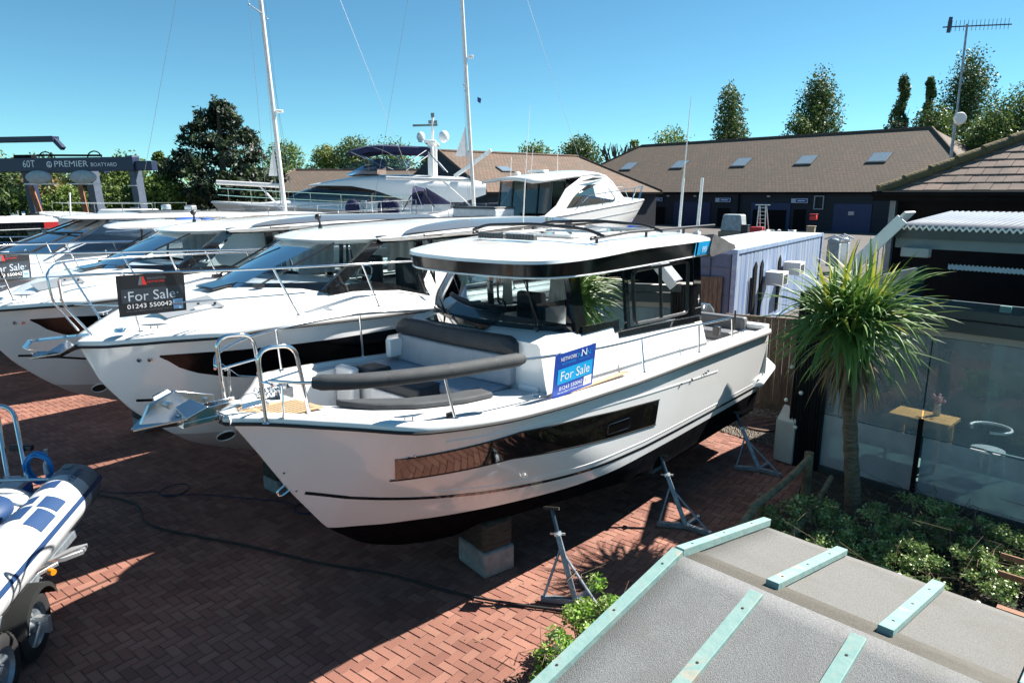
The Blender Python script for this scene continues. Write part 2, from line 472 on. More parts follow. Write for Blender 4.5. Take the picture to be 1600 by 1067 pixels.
rows.insert(0, [(7.55, lerp(-H1.yin(7.55, .08) - .02, H1.yin(7.55, .08) + .02, k / 8), DZ(7.55)) for k in range(9)])
mb.grid(rows[1:] if len(rows) > 2 else rows)
rows = []
for i in range(20):
    X = lerp(0.0, 5.42, i / 19); z = DZ(X); yi = H1.yin(X, .08) + .02
    rows.append([(X, yi, z), (X, 1.1, z)])
mb.grid(rows); mb.grid([[(a[0], -a[1], a[2]) for a in r_] for r_ in rows])
mb.build('side_deck', nonslip, BO)
# well walls and floor
mb = MB(); FZ = 1.40
out = [(X, wellY1(X)) for X in xsn] + [(X, wellY0(X)) for X in xsn[::-1]]
out = [(5.42, .72)] + out[1:]
mb.grid([[(x, y, DZ(x) + .001), (x, y, FZ)] for x, y in out + [out[0]]])
mb.poly([(x, y, FZ) for x, y in out])
mb.build('bow_well', gel, BO, ang=30)
mb = MB(); mb.poly([(x if x < 7.2 else x - .05, y * .93, FZ + .012) for x, y in out]); mb.build('well_sole', nonslip, BO)
# teak
def planks(name, poly, z, x0, x1, y0, y1, w=.05):
    m_ = MB(); m_.prism([(x, y, z) for x, y in poly], (0, 0, .008)); o = m_.build(name, teak, BO)
    m2 = MB(); y = y0 + w
    while y < y1 - .01:
        m2.box(((x0 + x1) / 2, y, z + .0095), (x1 - x0 - .05, .005, .003)); y += w
    m2.build('caulking', caulk, o)
    return o
planks('teak_pad', [(7.60, -.12), (7.56, .26), (7.92, .22), (8.02, .12), (8.02, -.16), (7.86, -.22)], DZ(7.8) + .006, 7.6, 8.0, -.16, .24)
planks('teak_step', [(8.06, -.20), (8.06, .16), (8.14, .12), (8.19, .0), (8.19, -.10), (8.12, -.2)], DZ(8.1) + .03, 8.07, 8.18, -.2, .16)
mb = MB(); z = DZ(5) + .012
mb.prism([(4.1, 1.17, z), (5.7, 1.17, z), (5.7, 1.27, z), (4.1, 1.29, z)], (0, 0, .008)); mb.build('teak_step', teak, BO)
# step / locker white side of port well
mb = MB()
mb.box((5.42, .92, DZ(5.3) + .04), (.22, .30, .10)); mb.build('deck_step', gel, BO, bevel=.03)
# trunk cabin (coaming)
def ztop(X): return ip(X, [(1.9, 2.10), (4.12, 2.215), (4.13, 2.345), (5.25, 2.385), (5.5, 2.32)])
mb = MB(); rings = []
for X in [1.9, 2.6, 3.4, 4.12, 4.13, 4.6, 5.0, 5.3, 5.5]:
    zt = ztop(X); zd = DZ(X) - .02; k = ip(X, [(5.0, 0), (5.5, .06)])
    rings.append([(X, 1.24 - k, zd), (X, 1.2 - k, zd + .12), (X, 1.125 - k, zt - .04), (X, 1.09 - k, zt), (X, -1.09 + k, zt), (X, -1.125 + k, zt - .04), (X, -1.2 + k, zd + .12), (X, -1.24 + k, zd)])
# open topped aft of the windscreen base: two sides only, closed foredeck part
mb.loft([r_ for r_ in rings if r_[0][0] >= 5.0], closed=True)
for sgn in (0, 1):
    mb.grid([(r_[:4] if sgn == 0 else r_[4:]) for r_ in rings if r_[0][0] <= 5.0])
mb.build('cabin_trunk', gel, BO, ang=35)
mb = MB(); mb.box((2.0, 0, 1.6), (.06, 2.2, 1.1)); mb.build('aft_bulkhead', gel, BO)
# dark hatch on the foredeck
mb = MB(); mb.prism([(5.13, -.82, 2.392), (5.16, .15, 2.392), (5.44, .22, 2.358), (5.44, -.75, 2.358)], (0, 0, .008)); mb.build('foredeck_hatch', dglass, BO)
mb = MB(); mb.cyl((5.2, .78, 2.37), (5.2, .78, 2.41), .02, .005, 8); mb.build('washer_nozzle', mattblack, BO)
# seating
mb = MB(); mb.box((5.74, -.28, 1.57), (.6, 1.95, .34)); mb.build('seat_base', gel, BO, bevel=.02)
mb = MB(); mb.box((5.76, -.28, 1.79), (.58, 1.9, .10)); mb.build('seat_cushion', greyvinyl, BO, bevel=.03, seg=3)
mb = MB()
rings = []
for i in range(13):
    y = lerp(-1.12, .74, i / 12); xo = 5.5 + .05 * math.sin(math.pi * i / 12)
    rings.append([(xo, y, 1.84), (xo + .11, y, 1.84), (xo + .07, y, 2.16), (xo - .03, y, 2.16)])
mb.loft(rings); mb.build('seat_back', greyvinyl, BO, bevel=.02)
mb = MB(); rings = []
for i in range(17):
    t = i / 16; y = lerp(-1.14, .78, t); xo = 5.48 + .05 * math.sin(math.pi * t)
    e = 1 - max(0, abs(t - .5) * 2 - .9) * 3
    hh = .19 * max(.5, e)
    rings.append([(xo - .05, y, 2.17), (xo + .10, y, 2.17), (xo + .115, y, 2.17 + hh * .45), (xo + .07, y, 2.17 + hh), (xo - .02, y, 2.17 + hh), (xo - .06, y, 2.17 + hh * .6)])
mb.loft(rings); mb.build('headrest_bolster', darkvinyl, BO, bevel=.02, seg=3)
mb = MB(); mb.box((6.10, -.98, 1.56), (.34, .5, .32)); mb.box((6.38, -1.06, 1.66), (.12, .32, .50)); mb.build('locker', gel, BO, bevel=.03)
mb = MB(); mb.box((6.12, -.92, 1.80), (.30, .34, .17)); mb.build('side_cushion', darkvinyl, BO, bevel=.035, seg=3)
mb = MB(); mb.box((6.16, -.28, 1.78), (.36, .82, .13)); mb.build('front_cushion', darkvinyl, BO, bevel=.035, seg=3)
mb = MB(); mb.box((6.14, -.28, 1.56), (.40, .86, .30)); mb.build('seat_base', gel, BO, bevel=.02)
mb = MB(); mb.prism([(5.3, -1.29, 1.9), (5.62, -1.27, 1.9), (5.78, -1.1, 1.9), (5.78, -1.02, 1.9), (5.3, -1.02, 1.9)], (0, 0, .22)); mb.build('seat_wing', gel, BO, bevel=.02)
# cushion lying on the port side deck edge
mb = MB(); rings = []
for i in range(15):
    t = i / 14; X = lerp(6.0, 7.42, t); y = wellY1(X) + .045; w = .11 * (1 - .7 * max(0, t - .85) / .15); z = DZ(X)
    rings.append([(X, y - w, z + .004), (X, y + w, z + .004), (X, y + w * .9, z + .06), (X, y - w * .9, z + .075)])
mb.loft(rings); mb.build('coaming_cushion', bolsterm, BO, bevel=.015)
# bolster around rail
bp = rail_curve([(8.00, .79, 2.40), (7.75, 1.0, 2.395), (7.35, 1.17, 2.385), (6.9, 1.28, 2.37), (6.5, 1.33, 2.355), (6.12, 1.36, 2.335)], 5)
mb = MB(); n_ = len(bp)
mb.tube(bp, [.045] + [.064] * (n_ - 2) + [.045], 14); mb.build('rail_bolster', bolsterm, BO, ang=50)
mb = MB()
for t in (.33, .57, .8):
    i = int(t * n_); a = bp[i]; b = bp[i + 1]; d = (b - a).normalized()
    mb.tube([a - d * .004, a + d * .004], .0648, 14)
mb.build('bolster_seam', darkvinyl, BO)
# rails
def rail(name, pts, r=.0135, par=BO, mat=chrome, n=8):
    m_ = MB(); m_.tube(pts, r, n); return m_.build(name, mat, par, ang=60)
def foot(m_, p, r=.028): m_.cyl(p, (p[0], p[1], p[2] + .012), r, r * .8, 10)
rail('port_rail', rail_curve([(8.14, .38, 2.37), (8.0, .79, 2.40), (7.35, 1.17, 2.385), (6.5, 1.33, 2.355), (5.5, 1.37, 2.27), (4.54, 1.36, 2.20), (3.04, 1.36, 2.155), (1.62, 1.36, 2.085)], 6) + bend([(1.55, 1.36, 2.08), (1.42, 1.36, 2.07), (1.36, 1.36, 1.76)], .05)[1:])
for X, Xb in ((7.02, 6.95), (3.92, 3.99), (2.42, 2.55)):
    zr = ip(X, [(1.6, 2.085), (3.04, 2.155), (4.54, 2.2), (5.5, 2.27), (6.5, 2.355), (7.4, 2.385)])
    m_ = MB(); yb_ = H1.yin(Xb, .04)
    if X > 6: yb_ = H1.yin(Xb, .06)
    m_.tube([(Xb, yb_, H1.sheer(Xb) - .02), (X, min(1.36, ip(X, [(6.5, 1.33), (7.35, 1.17)])), zr)], .0125, 8); foot(m_, (Xb, yb_, H1.sheer(Xb) + .012)); m_.build('stanchion', chrome, BO, ang=60)
rail('starboard_rail', rail_curve([(8.12, -.58, 2.30), (7.98, -.80, 2.38), (7.55, -1.08, 2.42), (7.0, -1.24, 2.43), (6.0, -1.36, 2.42), (4.9, -1.38, 2.33), (3.04, -1.36, 2.2), (1.42, -1.36, 2.1)], 6))
for X in (7.15, 5.95, 4.6, 3.0, 1.5):
    zr = ip(X, [(1.42, 2.1), (3.04, 2.2), (4.9, 2.33), (6, 2.42), (7, 2.43)]); m_ = MB()
    yy = -H1.yin(X, .06); m_.tube([(X - .06, yy, H1.sheer(X) - .02), (X, -ip(X, [(6, 1.36), (7, 1.24), (7.55, 1.08)]), zr)], .0125, 8); foot(m_, (X - .06, yy, H1.sheer(X) + .012)); m_.build('stanchion', chrome, BO, ang=60)
zb_ = H1.sheer(8.1) + .0
for yy, s_ in ((.27, 1), (-.43, -1)):
    m_ = MB(); m_.tube(bend([(8.13, yy, zb_ - .04), (8.16, yy, 2.62), (7.82, yy, 2.60), (7.74, yy + .02 * s_, zb_ - .06)], .13, 7), .019, 10)
    m_.tube([(8.145, yy, 2.33), (7.78, yy, 2.36)], .012, 8)
    foot(m_, (8.13, yy, zb_ - .045), .035); foot(m_, (7.74, yy, zb_ - .07), .035)
    m_.build('bow_hoop', chrome, BO, ang=60)
    m_ = MB(); m_.tube([(8.10, yy - s_ * -.0, 2.31), (8.02, yy + s_ * .10, 2.30), (8.03, yy + s_ * .10, zb_ - .05)], .012, 8); m_.build('hoop_brace', chrome, BO)
    m_ = MB(); m_.tube([(8.145, yy, 2.34), (8.13, yy + s_ * .13, 2.34)], .012, 8); m_.build('hoop_brace', chrome, BO)
mb = MB()
for c_ in ((8.16, -.43, 2.42), (8.15, .25, 2.40)):
    mb.tube([Vector(c_) + Vector((.0, .03 * math.cos(a * .785), .03 * math.sin(a * .785))) for a in range(8)], .004, 5, closed=True)
mb.tube([(8.16, -.40, 2.40), (8.15, -.1, 2.33), (8.15, .23, 2.38)], .003, 5); mb.build('gate_wire', chrome, BO)
# cleats, fairlead, chain, filler
def cleat(x, y, z, par=BO, rz=0, s=1.0, mat=chrome):
    m_ = MB(); M = Matrix.Rotation(rz, 3, 'Z')
    for q in (-.035, .035): m_.cyl(Vector((x, y, z)) + M @ Vector((q * s, 0, 0)), Vector((x, y, z)) + M @ Vector((q * s, 0, .04 * s)), .009 * s, .009 * s, 8)
    m_.tube([Vector((x, y, z)) + M @ Vector((q * s, 0, h_ * s)) for q, h_ in ((-.13, .05), (-.06, .042), (.06, .042), (.13, .05))], [.005 * s, .012 * s, .012 * s, .005 * s], 8)
    return m_.build('cleat', mat, par, ang=60)
cleat(7.22, 1.0, DZ(7.2) + .005, rz=-.45); cleat(1.0, 1.36, DZ(1) + .09)
mb = MB(); mb.cyl((7.78, .55, DZ(7.8) + .0), (7.78, .55, DZ(7.8) + .035), .085, .075, 16); mb.build('fairlead', chrome, BO, bevel=.01)
mb = MB(); mb.cyl((6.86, 1.13, DZ(6.8)), (6.86, 1.13, DZ(6.8) + .035), .035, .03, 12); mb.box((6.86, 1.13, DZ(6.8) + .045), (.07, .02, .02)); mb.build('deck_filler', mattblack, BO)
mb = MB(); mb.box((5.66, 1.12, DZ(5.6) + .01), (.34, .15, .02), rz=-.05); mb.cyl((5.62, 1.12, DZ(5.6) + .02), (5.62, 1.12, DZ(5.6) + .03), .05, .045, 12); mb.build('deck_plate', chrome, BO)
mb = MB()
random.seed(3)
for i in range(26):
    c_ = Vector((7.72 + random.uniform(-.16, .12), -.42 + random.uniform(-.12, .14), DZ(7.7) + .03 + random.random() * .06)); M = Matrix.Rotation(random.random() * 6, 3, Vector((random.random(), random.random(), random.random())).normalized())
    mb.tube([c_ + M @ Vector((.028 * math.cos(a * .785), .016 * math.sin(a * .785), 0)) for a in range(8)], .005, 5, closed=True)
mb.box((7.6, -.34, DZ(7.6) + .05), (.14, .10, .1)); mb.cyl((7.6, -.34, DZ(7.6) + .1), (7.6, -.34, DZ(7.6) + .15), .05, .045, 12)
mb.build('windlass_and_chain', chrome, BO)
# anchor
mb = MB()
mb.box((8.30, -.1, 2.03), (.75, .14, .05)); mb.box((8.42, -.16, 2.08), (.5, .012, .12)); mb.box((8.42, -.04, 2.08), (.5, .012, .12))
for x in (8.52, 8.64): mb.cyl((x, -.16, 2.08), (x, -.04, 2.08), .035, .035, 12)
mb.build('bow_roller', chrome, BO, bevel=.006)
AN = empty('anchor', (8.62, -.12, 2.16), 0, BO)
mb = MB()
tip = V(.44, 0, -.10); back = V(.02, 0, .02)
for s_ in (-1, 1):
    mb.prism([(.40, .02 * s_, -.10), (.10, .30 * s_, -.02), (-.06, .33 * s_, .05), (-.10, .10 * s_, -.04), (.05, .0, -.15)], (0, 0, .018))
    mb.prism([(-.06, .33 * s_, .05), (.10, .30 * s_, -.02), (.14, .22 * s_, .07), (.02, .22 * s_, .11)], (0.012, 0, .012))
mb.prism([(.10, -.02, -.10), (.34, -.02, -.06), (.26, -.02, .08), (.05, -.02, .15), (-.25, -.02, .05), (-.25, -.02, -.01), (.02, -.02, .0)], (0, .035, 0))
mb.build('anchor_fluke', chrome2, AN, bevel=.004)
mb = MB(); mb.cyl((.12, -.06, .05), (.12, .06, .05), .03, .03, 12); mb.cyl((-.18, -.04, .02), (-.18, .04, .02), .02, .02, 12); mb.build('shackle', chrome, AN)
# ---------------- wheelhouse of the main boat ----------------
def wbase(y): return 5.24 - .33 * abs(y / 1.08) ** 2.2
def wtop(y): return 5.47 - .25 * abs(y / 1.06) ** 2.4
ys = [lerp(-1, 1, i / 28) for i in range(29)]
WZ0, WZ1 = 2.375, 3.05
mb = MB(); mb.grid([[(wbase(y * 1.08) + .0, y * 1.09, WZ0), (lerp(wbase(y), wtop(y), .5) + .02, y * 1.085, 2.7), (wtop(y * 1.06), y * 1.075, WZ1)] for y in ys])
mb.build('windscreen', glass, BO, ang=60)
mb = MB()
for z0_, z1_, f0, f1 in ((2.365, 2.435, 0, .1), (3.0, 3.06, .92, 1)):
    mb.loft([[(lerp(wbase(y), wtop(y), f0) + .006, y * 1.095, z0_), (lerp(wbase(y), wtop(y), f1) + .006, y * 1.09, z1_), (lerp(wbase(y), wtop(y), f1) - .03, y * 1.07, z1_), (lerp(wbase(y), wtop(y), f0) - .03, y * 1.07, z0_)] for y in ys])
mb.build('windscreen_frame', black, BO, ang=60)
def pillar(m_, x0, x1, w0, w1, y0=1.115, y1=1.10, z0=2.3, z1=3.06, t=.05, side=1):
    m_.prism([(x0, y0 * side, z0), (x0 + w0, y0 * side, z0), (x1 + w1, y1 * side, z1), (x1, y1 * side, z1)], (0, -t * side, 0))
def sidewin(side):
    m_ = MB()
    pillar(m_, 4.73, 4.90, .19, .20, z0=2.33, side=side)
    m_.build('window_pillar', black, BO)
    m_ = MB(); pillar(m_, 1.90, 2.02, .24, .20, z0=2.06, side=side); m_.build('window_pillar', black, BO)
    m_ = MB()
    # sill band stepping down aft
    y = 1.135 * side; t = -.05 * side
    m_.prism([(4.85, y, 2.33), (4.85, y, 2.42), (4.20, y, 2.40), (4.20, y, 2.335)], (0, t, 0))
    m_.prism([(4.20, y, 2.19), (4.20, y, 2.40), (4.12, y, 2.40), (4.10, y, 2.27), (2.1, y, 2.18), (2.1, y, 2.09)], (0, t, 0))
    m_.prism([(4.95, y * .975, 3.0), (4.95, y * .975, 3.05), (2.1, y * .975, 3.05), (2.1, y * .975, 2.99)], (0, t, 0))
    m_.prism([(3.84, y, 2.24), (3.92, y, 2.24), (4.0, y * .975, 3.03), (3.93, y * .975, 3.03)], (0, t, 0))
    m_.build('window_frame', black, BO)
    m_ = MB(); yg = 1.112 * side
    m_.add([(4.8, yg, 2.36), (4.95, 1.09 * side, 3.03), (2.05, 1.09 * side, 3.03), (2.05, yg, 2.14), (4.15, yg, 2.22), (4.15, yg, 2.36)], [(0, 1, 2, 3, 4, 5)])
    m_.build('side_window', glass, BO)
    m_ = MB()
    for a, b in ((3.70, 3.05), (3.05, 2.36)):
        pass
    yy = 1.12 * side
    m_.tube(bend([(3.2, yy, 2.27), (3.72, yy, 2.29), (3.78, yy * .985, 2.93), (2.36, yy * .985, 2.95), (2.34, yy, 2.25), (3.2, yy, 2.27)], .09), .017, 6)
    m_.tube([(3.06, yy, 2.27), (3.12, yy * .985, 2.94)], .014, 6); m_.build('sliding_frame', mattblack, BO)
sidewin(1); sidewin(-1)
# interior
mb = MB(); mb.box((3.6, 0, 1.42), (3.3, 2.16, .05)); mb.build('cabin_floor', mk('cabin_floor', (.10, .08, .06), .6), BO)
mb = MB(); mb.prism([(4.5, -1.03, 2.05), (4.5, -1.03, 2.3), (4.75, -1.03, 2.40), (5.08, -1.03, 2.385), (5.08, -1.03, 2.05)], (0, 2.06, 0)); mb.box((4.62, -.5, 2.42), (.16, .5, .10))
mb.build('dashboard', mk('dashboard', (.02, .022, .03), .5), BO, bevel=.02)
mb = MB(); wc = V(4.42, -.55, 2.36); MM = Matrix.Rotation(R(60), 3, 'Y')
mb.tube([wc + MM @ Vector((.17 * math.cos(a * .3927), .17 * math.sin(a * .3927), 0)) for a in range(16)], .012, 6, closed=True)
for a in range(3): mb.tube([wc, wc + MM @ Vector((.17 * math.cos(a * 2.09), .17 * math.sin(a * 2.09), 0))], .01, 5)
mb.build('steering_wheel', mattblack, BO)
def chair(x, y):
    m_ = MB(); m_.box((x, y, 1.95), (.45, .48, .14)); m_.box((x - .22, y, 2.25), (.12, .46, .55)); m_.box((x, y, 1.65), (.12, .12, .5)); return m_.build('helm_seat', darkvinyl, BO, bevel=.04)
chair(3.9, -.55); chair(3.9, .3)
mb = MB(); mb.box((2.8, .75, 1.85), (1.2, .55, .2)); mb.box((2.8, 1.0, 2.1), (1.2, .12, .35)); mb.build('saloon_seat', greyvinyl, BO, bevel=.04)
mb = MB(); mb.box((3.6, .65, 2.24), (.7, .6, .03)); mb.box((4.3, .72, 2.12), (.5, .5, .2)); mb.build('cabin_table', gel, BO, bevel=.01)
def drape(name, x0, x1, y, z0, z1, m, sgn=1, par=BO, gather=.3):
    m_ = MB(); rows = []
    for j in range(9):
        t = j / 8; row = []
        cx = (x0 + x1) / 2; wd = (x1 - x0) / 2 * (1 - gather * math.sin(math.pi * min(1, t * 1.1)))
        for i in range(19):
            u = lerp(-1, 1, i / 18)
            row.append((cx + u * wd, y + .022 * math.sin(i * 1.55 + t), lerp(z0, z1, t)))
        rows.append(row)
    m_.grid(rows); return m_.build(name, m, par, ang=80)
drape('curtain', 4.52, 4.74, 1.04, 2.36, 3.0, curtain); drape('curtain', 2.14, 2.62, 1.04, 2.2, 3.0, curtain, gather=.2)
drape('curtain', 4.4, 4.75, -1.04, 2.3, 3.0, curtain); drape('curtain', 2.2, 2.7, -1.04, 2.2, 3.0, curtainw); drape('curtain', 3.5, 3.75, -1.04, 2.3, 3.0, curtainw)
# aft glazed bulkhead
mb = MB()
for y in (-1.02, -.35, .35, 1.02): mb.box((1.97, y, 2.57), (.05, .06, .9))
mb.box((1.97, 0, 3.0), (.05, 2.1, .08)); mb.build('aft_door_frame', black, BO)
mb = MB(); mb.poly([(1.97, -1.0, 2.1), (1.97, 1.0, 2.1), (1.97, 1.0, 3.0), (1.97, -1.0, 3.0)]); mb.build('aft_door', glass, BO)
# wipers
for y in (-.75, .72):
    m_ = MB(); x = wbase(y) + .05
    m_.tube([(wbase(y) + .03, y, 2.40), (lerp(wbase(y), wtop(y), .9) + .05, y + .06, 2.96)], .008, 6)
    m_.tube([(wbase(y) + .04, y + .05, 2.42), (lerp(wbase(y), wtop(y), .9) + .05, y + .02, 2.98)], .006, 6)
    m_.box((wbase(y) + .02, y + .01, 2.39), (.06, .07, .05)); m_.build('wiper', mattblack, BO)
# roof
def roof_out(f):   # outline of the roof at inset f
    pts = []
    P = [(2.12, 1.27), (3.0, 1.29), (4.0, 1.29), (4.8, 1.26), (5.25, 1.14), (5.46, .96), (5.58, .62), (5.64, 0)]
    P = rail_curve([(x, y, 0) for x, y in P], 4)
    P = [(p.x - (f * .5 if p.x > 5.0 else f * .5 * max(0, (p.x - 4) / 1.0)), max(0, p.y - f)) for p in P]
    pts = P + [(x, -y) for x, y in P[-2::-1]]
    return pts
def rz_(x): return ip(x, [(2, 3.22), (4, 3.215), (5.64, 3.125)])
def rl_(x): return ip(x, [(2, 3.045), (5.64, 2.995)])
def band(f0, f1, zf0, zf1):
    a = roof_out(f0); b = roof_out(f1)
    return [[(x, y, zf0(x)) for x, y in a], [(x, y, zf1(x)) for x, y in b]]
mb = MB()
o0 = roof_out(0)
mb.loft(band(0.0, -.012, rz_, rz_)[::1] and [[(x, y, rz_(x)) for x, y in roof_out(-.012)], [(x, y, rz_(x) + .035) for x, y in roof_out(0.0)], [(x, y, rz_(x) + .06) for x, y in roof_out(.10)], [(x, y, rz_(x) + .085) for x, y in roof_out(.35)], [(x, y, rz_(x) + .10) for x, y in roof_out(.8)], [(x, y, rz_(x) + .105) for x, y in roof_out(1.25)]], closed=True)
mb.build('roof', gel, BO, ang=35)
mb = MB(); mb.loft([[(x, y, rz_(x) + .002) for x, y in roof_out(.0)], [(x, y, rl_(x)) for x, y in roof_out(.035)], [(x, y, rl_(x)) for x, y in roof_out(.06)], [(x, y, rz_(x)) for x, y in roof_out(.06)]], closed=True, caps=False)
mb.build('roof_fascia', fascblack, BO, ang=50)
mb = MB(); mb.tube([(x, y, rl_(x) - .008) for x, y in roof_out(.03)], .011, 6); mb.build('drip_rail', gel, BO)
mb = MB(); mb.add([(x, y, rl_(x) + .02) for x, y in roof_out(.05)], [tuple(range(len(roof_out(.05))))]); mb.build('headlining', mk('headlining', (.45, .45, .43), .8), BO)
# cyan decal with the model number and emblem on the aft pillar
def fascia_y(x, z):
    t = (rz_(x) - z) / (rz_(x) - rl_(x)); return 1.285 - .035 * t - .0
mb = MB()
for a, b in ((2.125, 2.48), (2.52, 2.56)):
    mb.add([(a, 1.262 + .004, rl_(a) + .004), (b, 1.264 + .006, rl_(b) + .004), (b, 1.284 + .008, rz_(b) - .002), (a, 1.278 + .006, rz_(a) - .002)], [(0, 1, 2, 3)])
dcl = mb.build('cyan_decal', cyan, BO, ang=0)
text('lettering', '895', (2.36, 1.277, 3.08), (-1, 0, 0), (0, .13, 1), .13, .075, signwhite, dcl, ext=.006)
mb = MB(); cx, cz, yy = 2.03, 2.40, 1.12
star = []
for i in range(8):
    r_ = (.075 if i % 4 == 0 else .05) if i % 2 == 0 else .013; a = i * math.pi / 4 + math.pi / 2
    star.append((cx + r_ * math.cos(a) * .8, yy, cz + r_ * math.sin(a)))
mb.poly(star); mb.build('emblem', signwhite, BO, ang=0)
text('lettering', 'JEANNEAU', (2.12, 1.119, 2.27), (-1, 0, 0), (0, 0, 1), .17, .018, signwhite, BO, ext=.003)
# things on the roof
RT = lambda x, y: rz_(x) + .105 - .02 * (abs(y) / 1.2) ** 2 * 2
mb = MB()
for yy in (.92, -.92):
    z = 3.36
    mb.tube([(4.42, yy, z - .02), (3.6, yy, z + .02), (1.25, yy, z + .02)], .02, 8)
    for x in (4.3, 3.2, 2.2): mb.tube([(x, yy, RT(x, yy) - .03), (x, yy, z)], .018, 8)
mb.build('roof_rail', mattblack, BO, ang=60)
for xx in (4.32, 3.0):
    m_ = MB(); m_.tube(bend([(xx, -1.02, 3.37), (xx, -.78, 3.44), (xx - .02, 0, 3.475), (xx, .78, 3.44), (xx, 1.04, 3.365)], .2, 6), .02, 8); m_.build('roof_bar', mattblack, BO, ang=60)
for y0, y1 in ((-.62, -.20), (-.16, .28)):
    m_ = MB(); m_.box((4.62, (y0 + y1) / 2, 3.335), (.07, y1 - y0, .065))
    for k in range(9): m_.box((4.66, lerp(y0 + .03, y1 - .03, k / 8), 3.335), (.012, .028, .05))
    m_.build('light_bar', mk('lamp_grey', (.08, .085, .09), .35), BO, bevel=.012)
mb = MB(); mb.prism([(2.2, -.72, 3.328), (4.1, -.60, 3.323), (4.1, .42, 3.323), (2.2, .42, 3.328)], (0, 0, .012)); mb.build('sunroof', mk('sunroof_glass', (.10, .12, .14), .08, coat=1), BO, bevel=.004)
mb = MB()
for a, b in (((4.14, -.64), (4.14, .46)), ((2.16, -.76), (2.16, .46)), ((4.14, .46), (2.16, .46)), ((4.14, -.64), (2.16, -.76)), ((3.2, -.68), (3.2, .44))):
    mb.beam((a[0], a[1], 3.336), (b[0], b[1], 3.336), .04, .03)
mb.build('sunroof_frame', gel, BO, bevel=.008)
def whip(x, y, h, r0=.012, base=.02):
    m_ = MB(); z = RT(x, y) - .02
    m_.cyl((x, y, z), (x - .01, y, z + .09), base, base * .8, 10); m_.tube([(x - .01, y, z + .09), (x - .02 - .02 * h, y, z + .1 + .35 * h)], [r0, r0 * .9], 8)
    m_.tube([(x - .02 - .02 * h, y, z + .1 + .35 * h), (x - .03 - .07 * h, y, z + h)], [r0 * .6, r0 * .25], 6); return m_.build('whip_antenna', white, BO, ang=60)
whip(1.95, .72, 1.85, .02, .035); whip(3.4, -.95, 1.75, .010, .02)
m_ = MB(); m_.tube([(1.75, .9, 3.25), (1.68, .9, 4.05)], [.024, .02], 10); m_.box((1.75, .9, 3.27), (.09, .08, .07)); m_.build('flag_staff', white, BO, ang=60)
mb = MB(); mb.box((2.9, -.98, 3.36), (.16, .10, .07)); mb.cyl((2.95, -1.0, 3.36), (3.02, -1.0, 3.36), .05, .06, 12); mb.cyl((2.84, -.96, 3.4), (2.84, -.96, 3.5), .02, .02, 8)
mb.cyl((2.66, -.99, 3.42), (2.74, -.99, 3.42), .055, .055, 14); mb.build('horn_and_light', chrome, BO)
mb = MB(); mb.prism([(2.3, -.92, 3.33), (2.62, -.92, 3.33), (2.3, -.92, 3.45)], (0, .03, 0)); mb.build('roof_fin', mattblack, BO)
# folded aft canopy
mb = MB(); rings = []
random.seed(11)
for i in range(15):
    t = i / 14; y = lerp(-1.25, 1.30, t); r_ = []
    for k in range(12):
        a = 2 * math.pi * k / 12; rr = .15 + .03 * math.sin(3 * a + i * 1.1) + random.uniform(-.012, .012)
        ex_ = 4.6 if math.cos(a) < 0 else .55
        ends = 1 - .35 * abs(t - .5) * 2
        r_.append((2.06 + rr * math.cos(a) * ex_, y, 3.16 - .05 * t + rr * math.sin(a) * (1.45 if math.cos(a) > -.3 else 1.0) * ends + .03 * abs(t - .5)))
    rings.append(r_)
mb.loft(rings); mb.build('folded_canopy', canvas, BO, ang=70)
# aft cockpit
mb = MB(); mb.box((1.0, 0, 1.2), (2.0, 2.6, .05)); mb.build('cockpit_sole', nonslip, BO)
mb = MB()
mb.box((.34, -.05, 1.60), (.55, 2.1, .16)); mb.box((.12, -.05, 1.74), (.16, 2.2, .26)); mb.box((1.1, -1.02, 1.60), (1.5, .42, .16)); mb.box((1.1, -1.2, 1.76), (1.5, .12, .26)); mb.build('cockpit_cushion', mk('cockpit_vinyl', (.13, .14, .155), .6), BO, bevel=.04, seg=3)
mb = MB(); mb.box((.36, -.05, 1.38), (.62, 2.2, .32)); mb.box((1.1, -1.05, 1.38), (1.6, .5, .32)); mb.box((1.75, .85, 1.62), (.35, .35, .5)); mb.build('cockpit_moulding', gel, BO, bevel=.02)
mb = MB(); mb.box((1.72, -.4, 1.86), (.3, .9, .02)); mb.build('cockpit_table', mk('varnished_teak', (.62, .30, .08), .2, coat=1), BO)
mb = MB(); mb.box((.6, 1.06, 1.90), (.03, .03, .3)); mb.box((1.15, 1.02, 1.80), (.10, .10, .14)); mb.build('cockpit_fitting', mattblack, BO, bevel=.01)
mb = MB(); mb.cyl((.75, -.4, 1.5), (.75, -.4, 2.10), .03, .03, 8); mb.build('cockpit_post', galv, BO)
mb = MB(); mb.prism([(-.05, -1.38, .95), (-.05, 1.38, .95), (-.10, 1.36, 1.72), (-.10, -1.36, 1.72)], (.06, 0, 0)); mb.box((-.02, 0, 1.73), (.22, 2.7, .07)); mb.build('transom', gel, BO, bevel=.02)
mb = MB()
prof = [(0.15, .80, .80), (-.25, .84, .84), (-.75, .95, .95)]
mb.prism([(.22, 1.22, .70), (.10, 1.40, .74), (-.55, 1.36, .90), (-.78, 1.1, .98), (-.78, .55, .98), (.0, .5, .8)], (0, 0, .11))
mb.prism([(.22, -1.22, .70), (.10, -1.40, .74), (-.55, -1.36, .90), (-.78, -1.1, .98), (-.78, -.55, .98), (.0, -.5, .8)], (0, 0, .11))
mb.build('swim_platform', gelrow, BO, bevel=.05, seg=3)
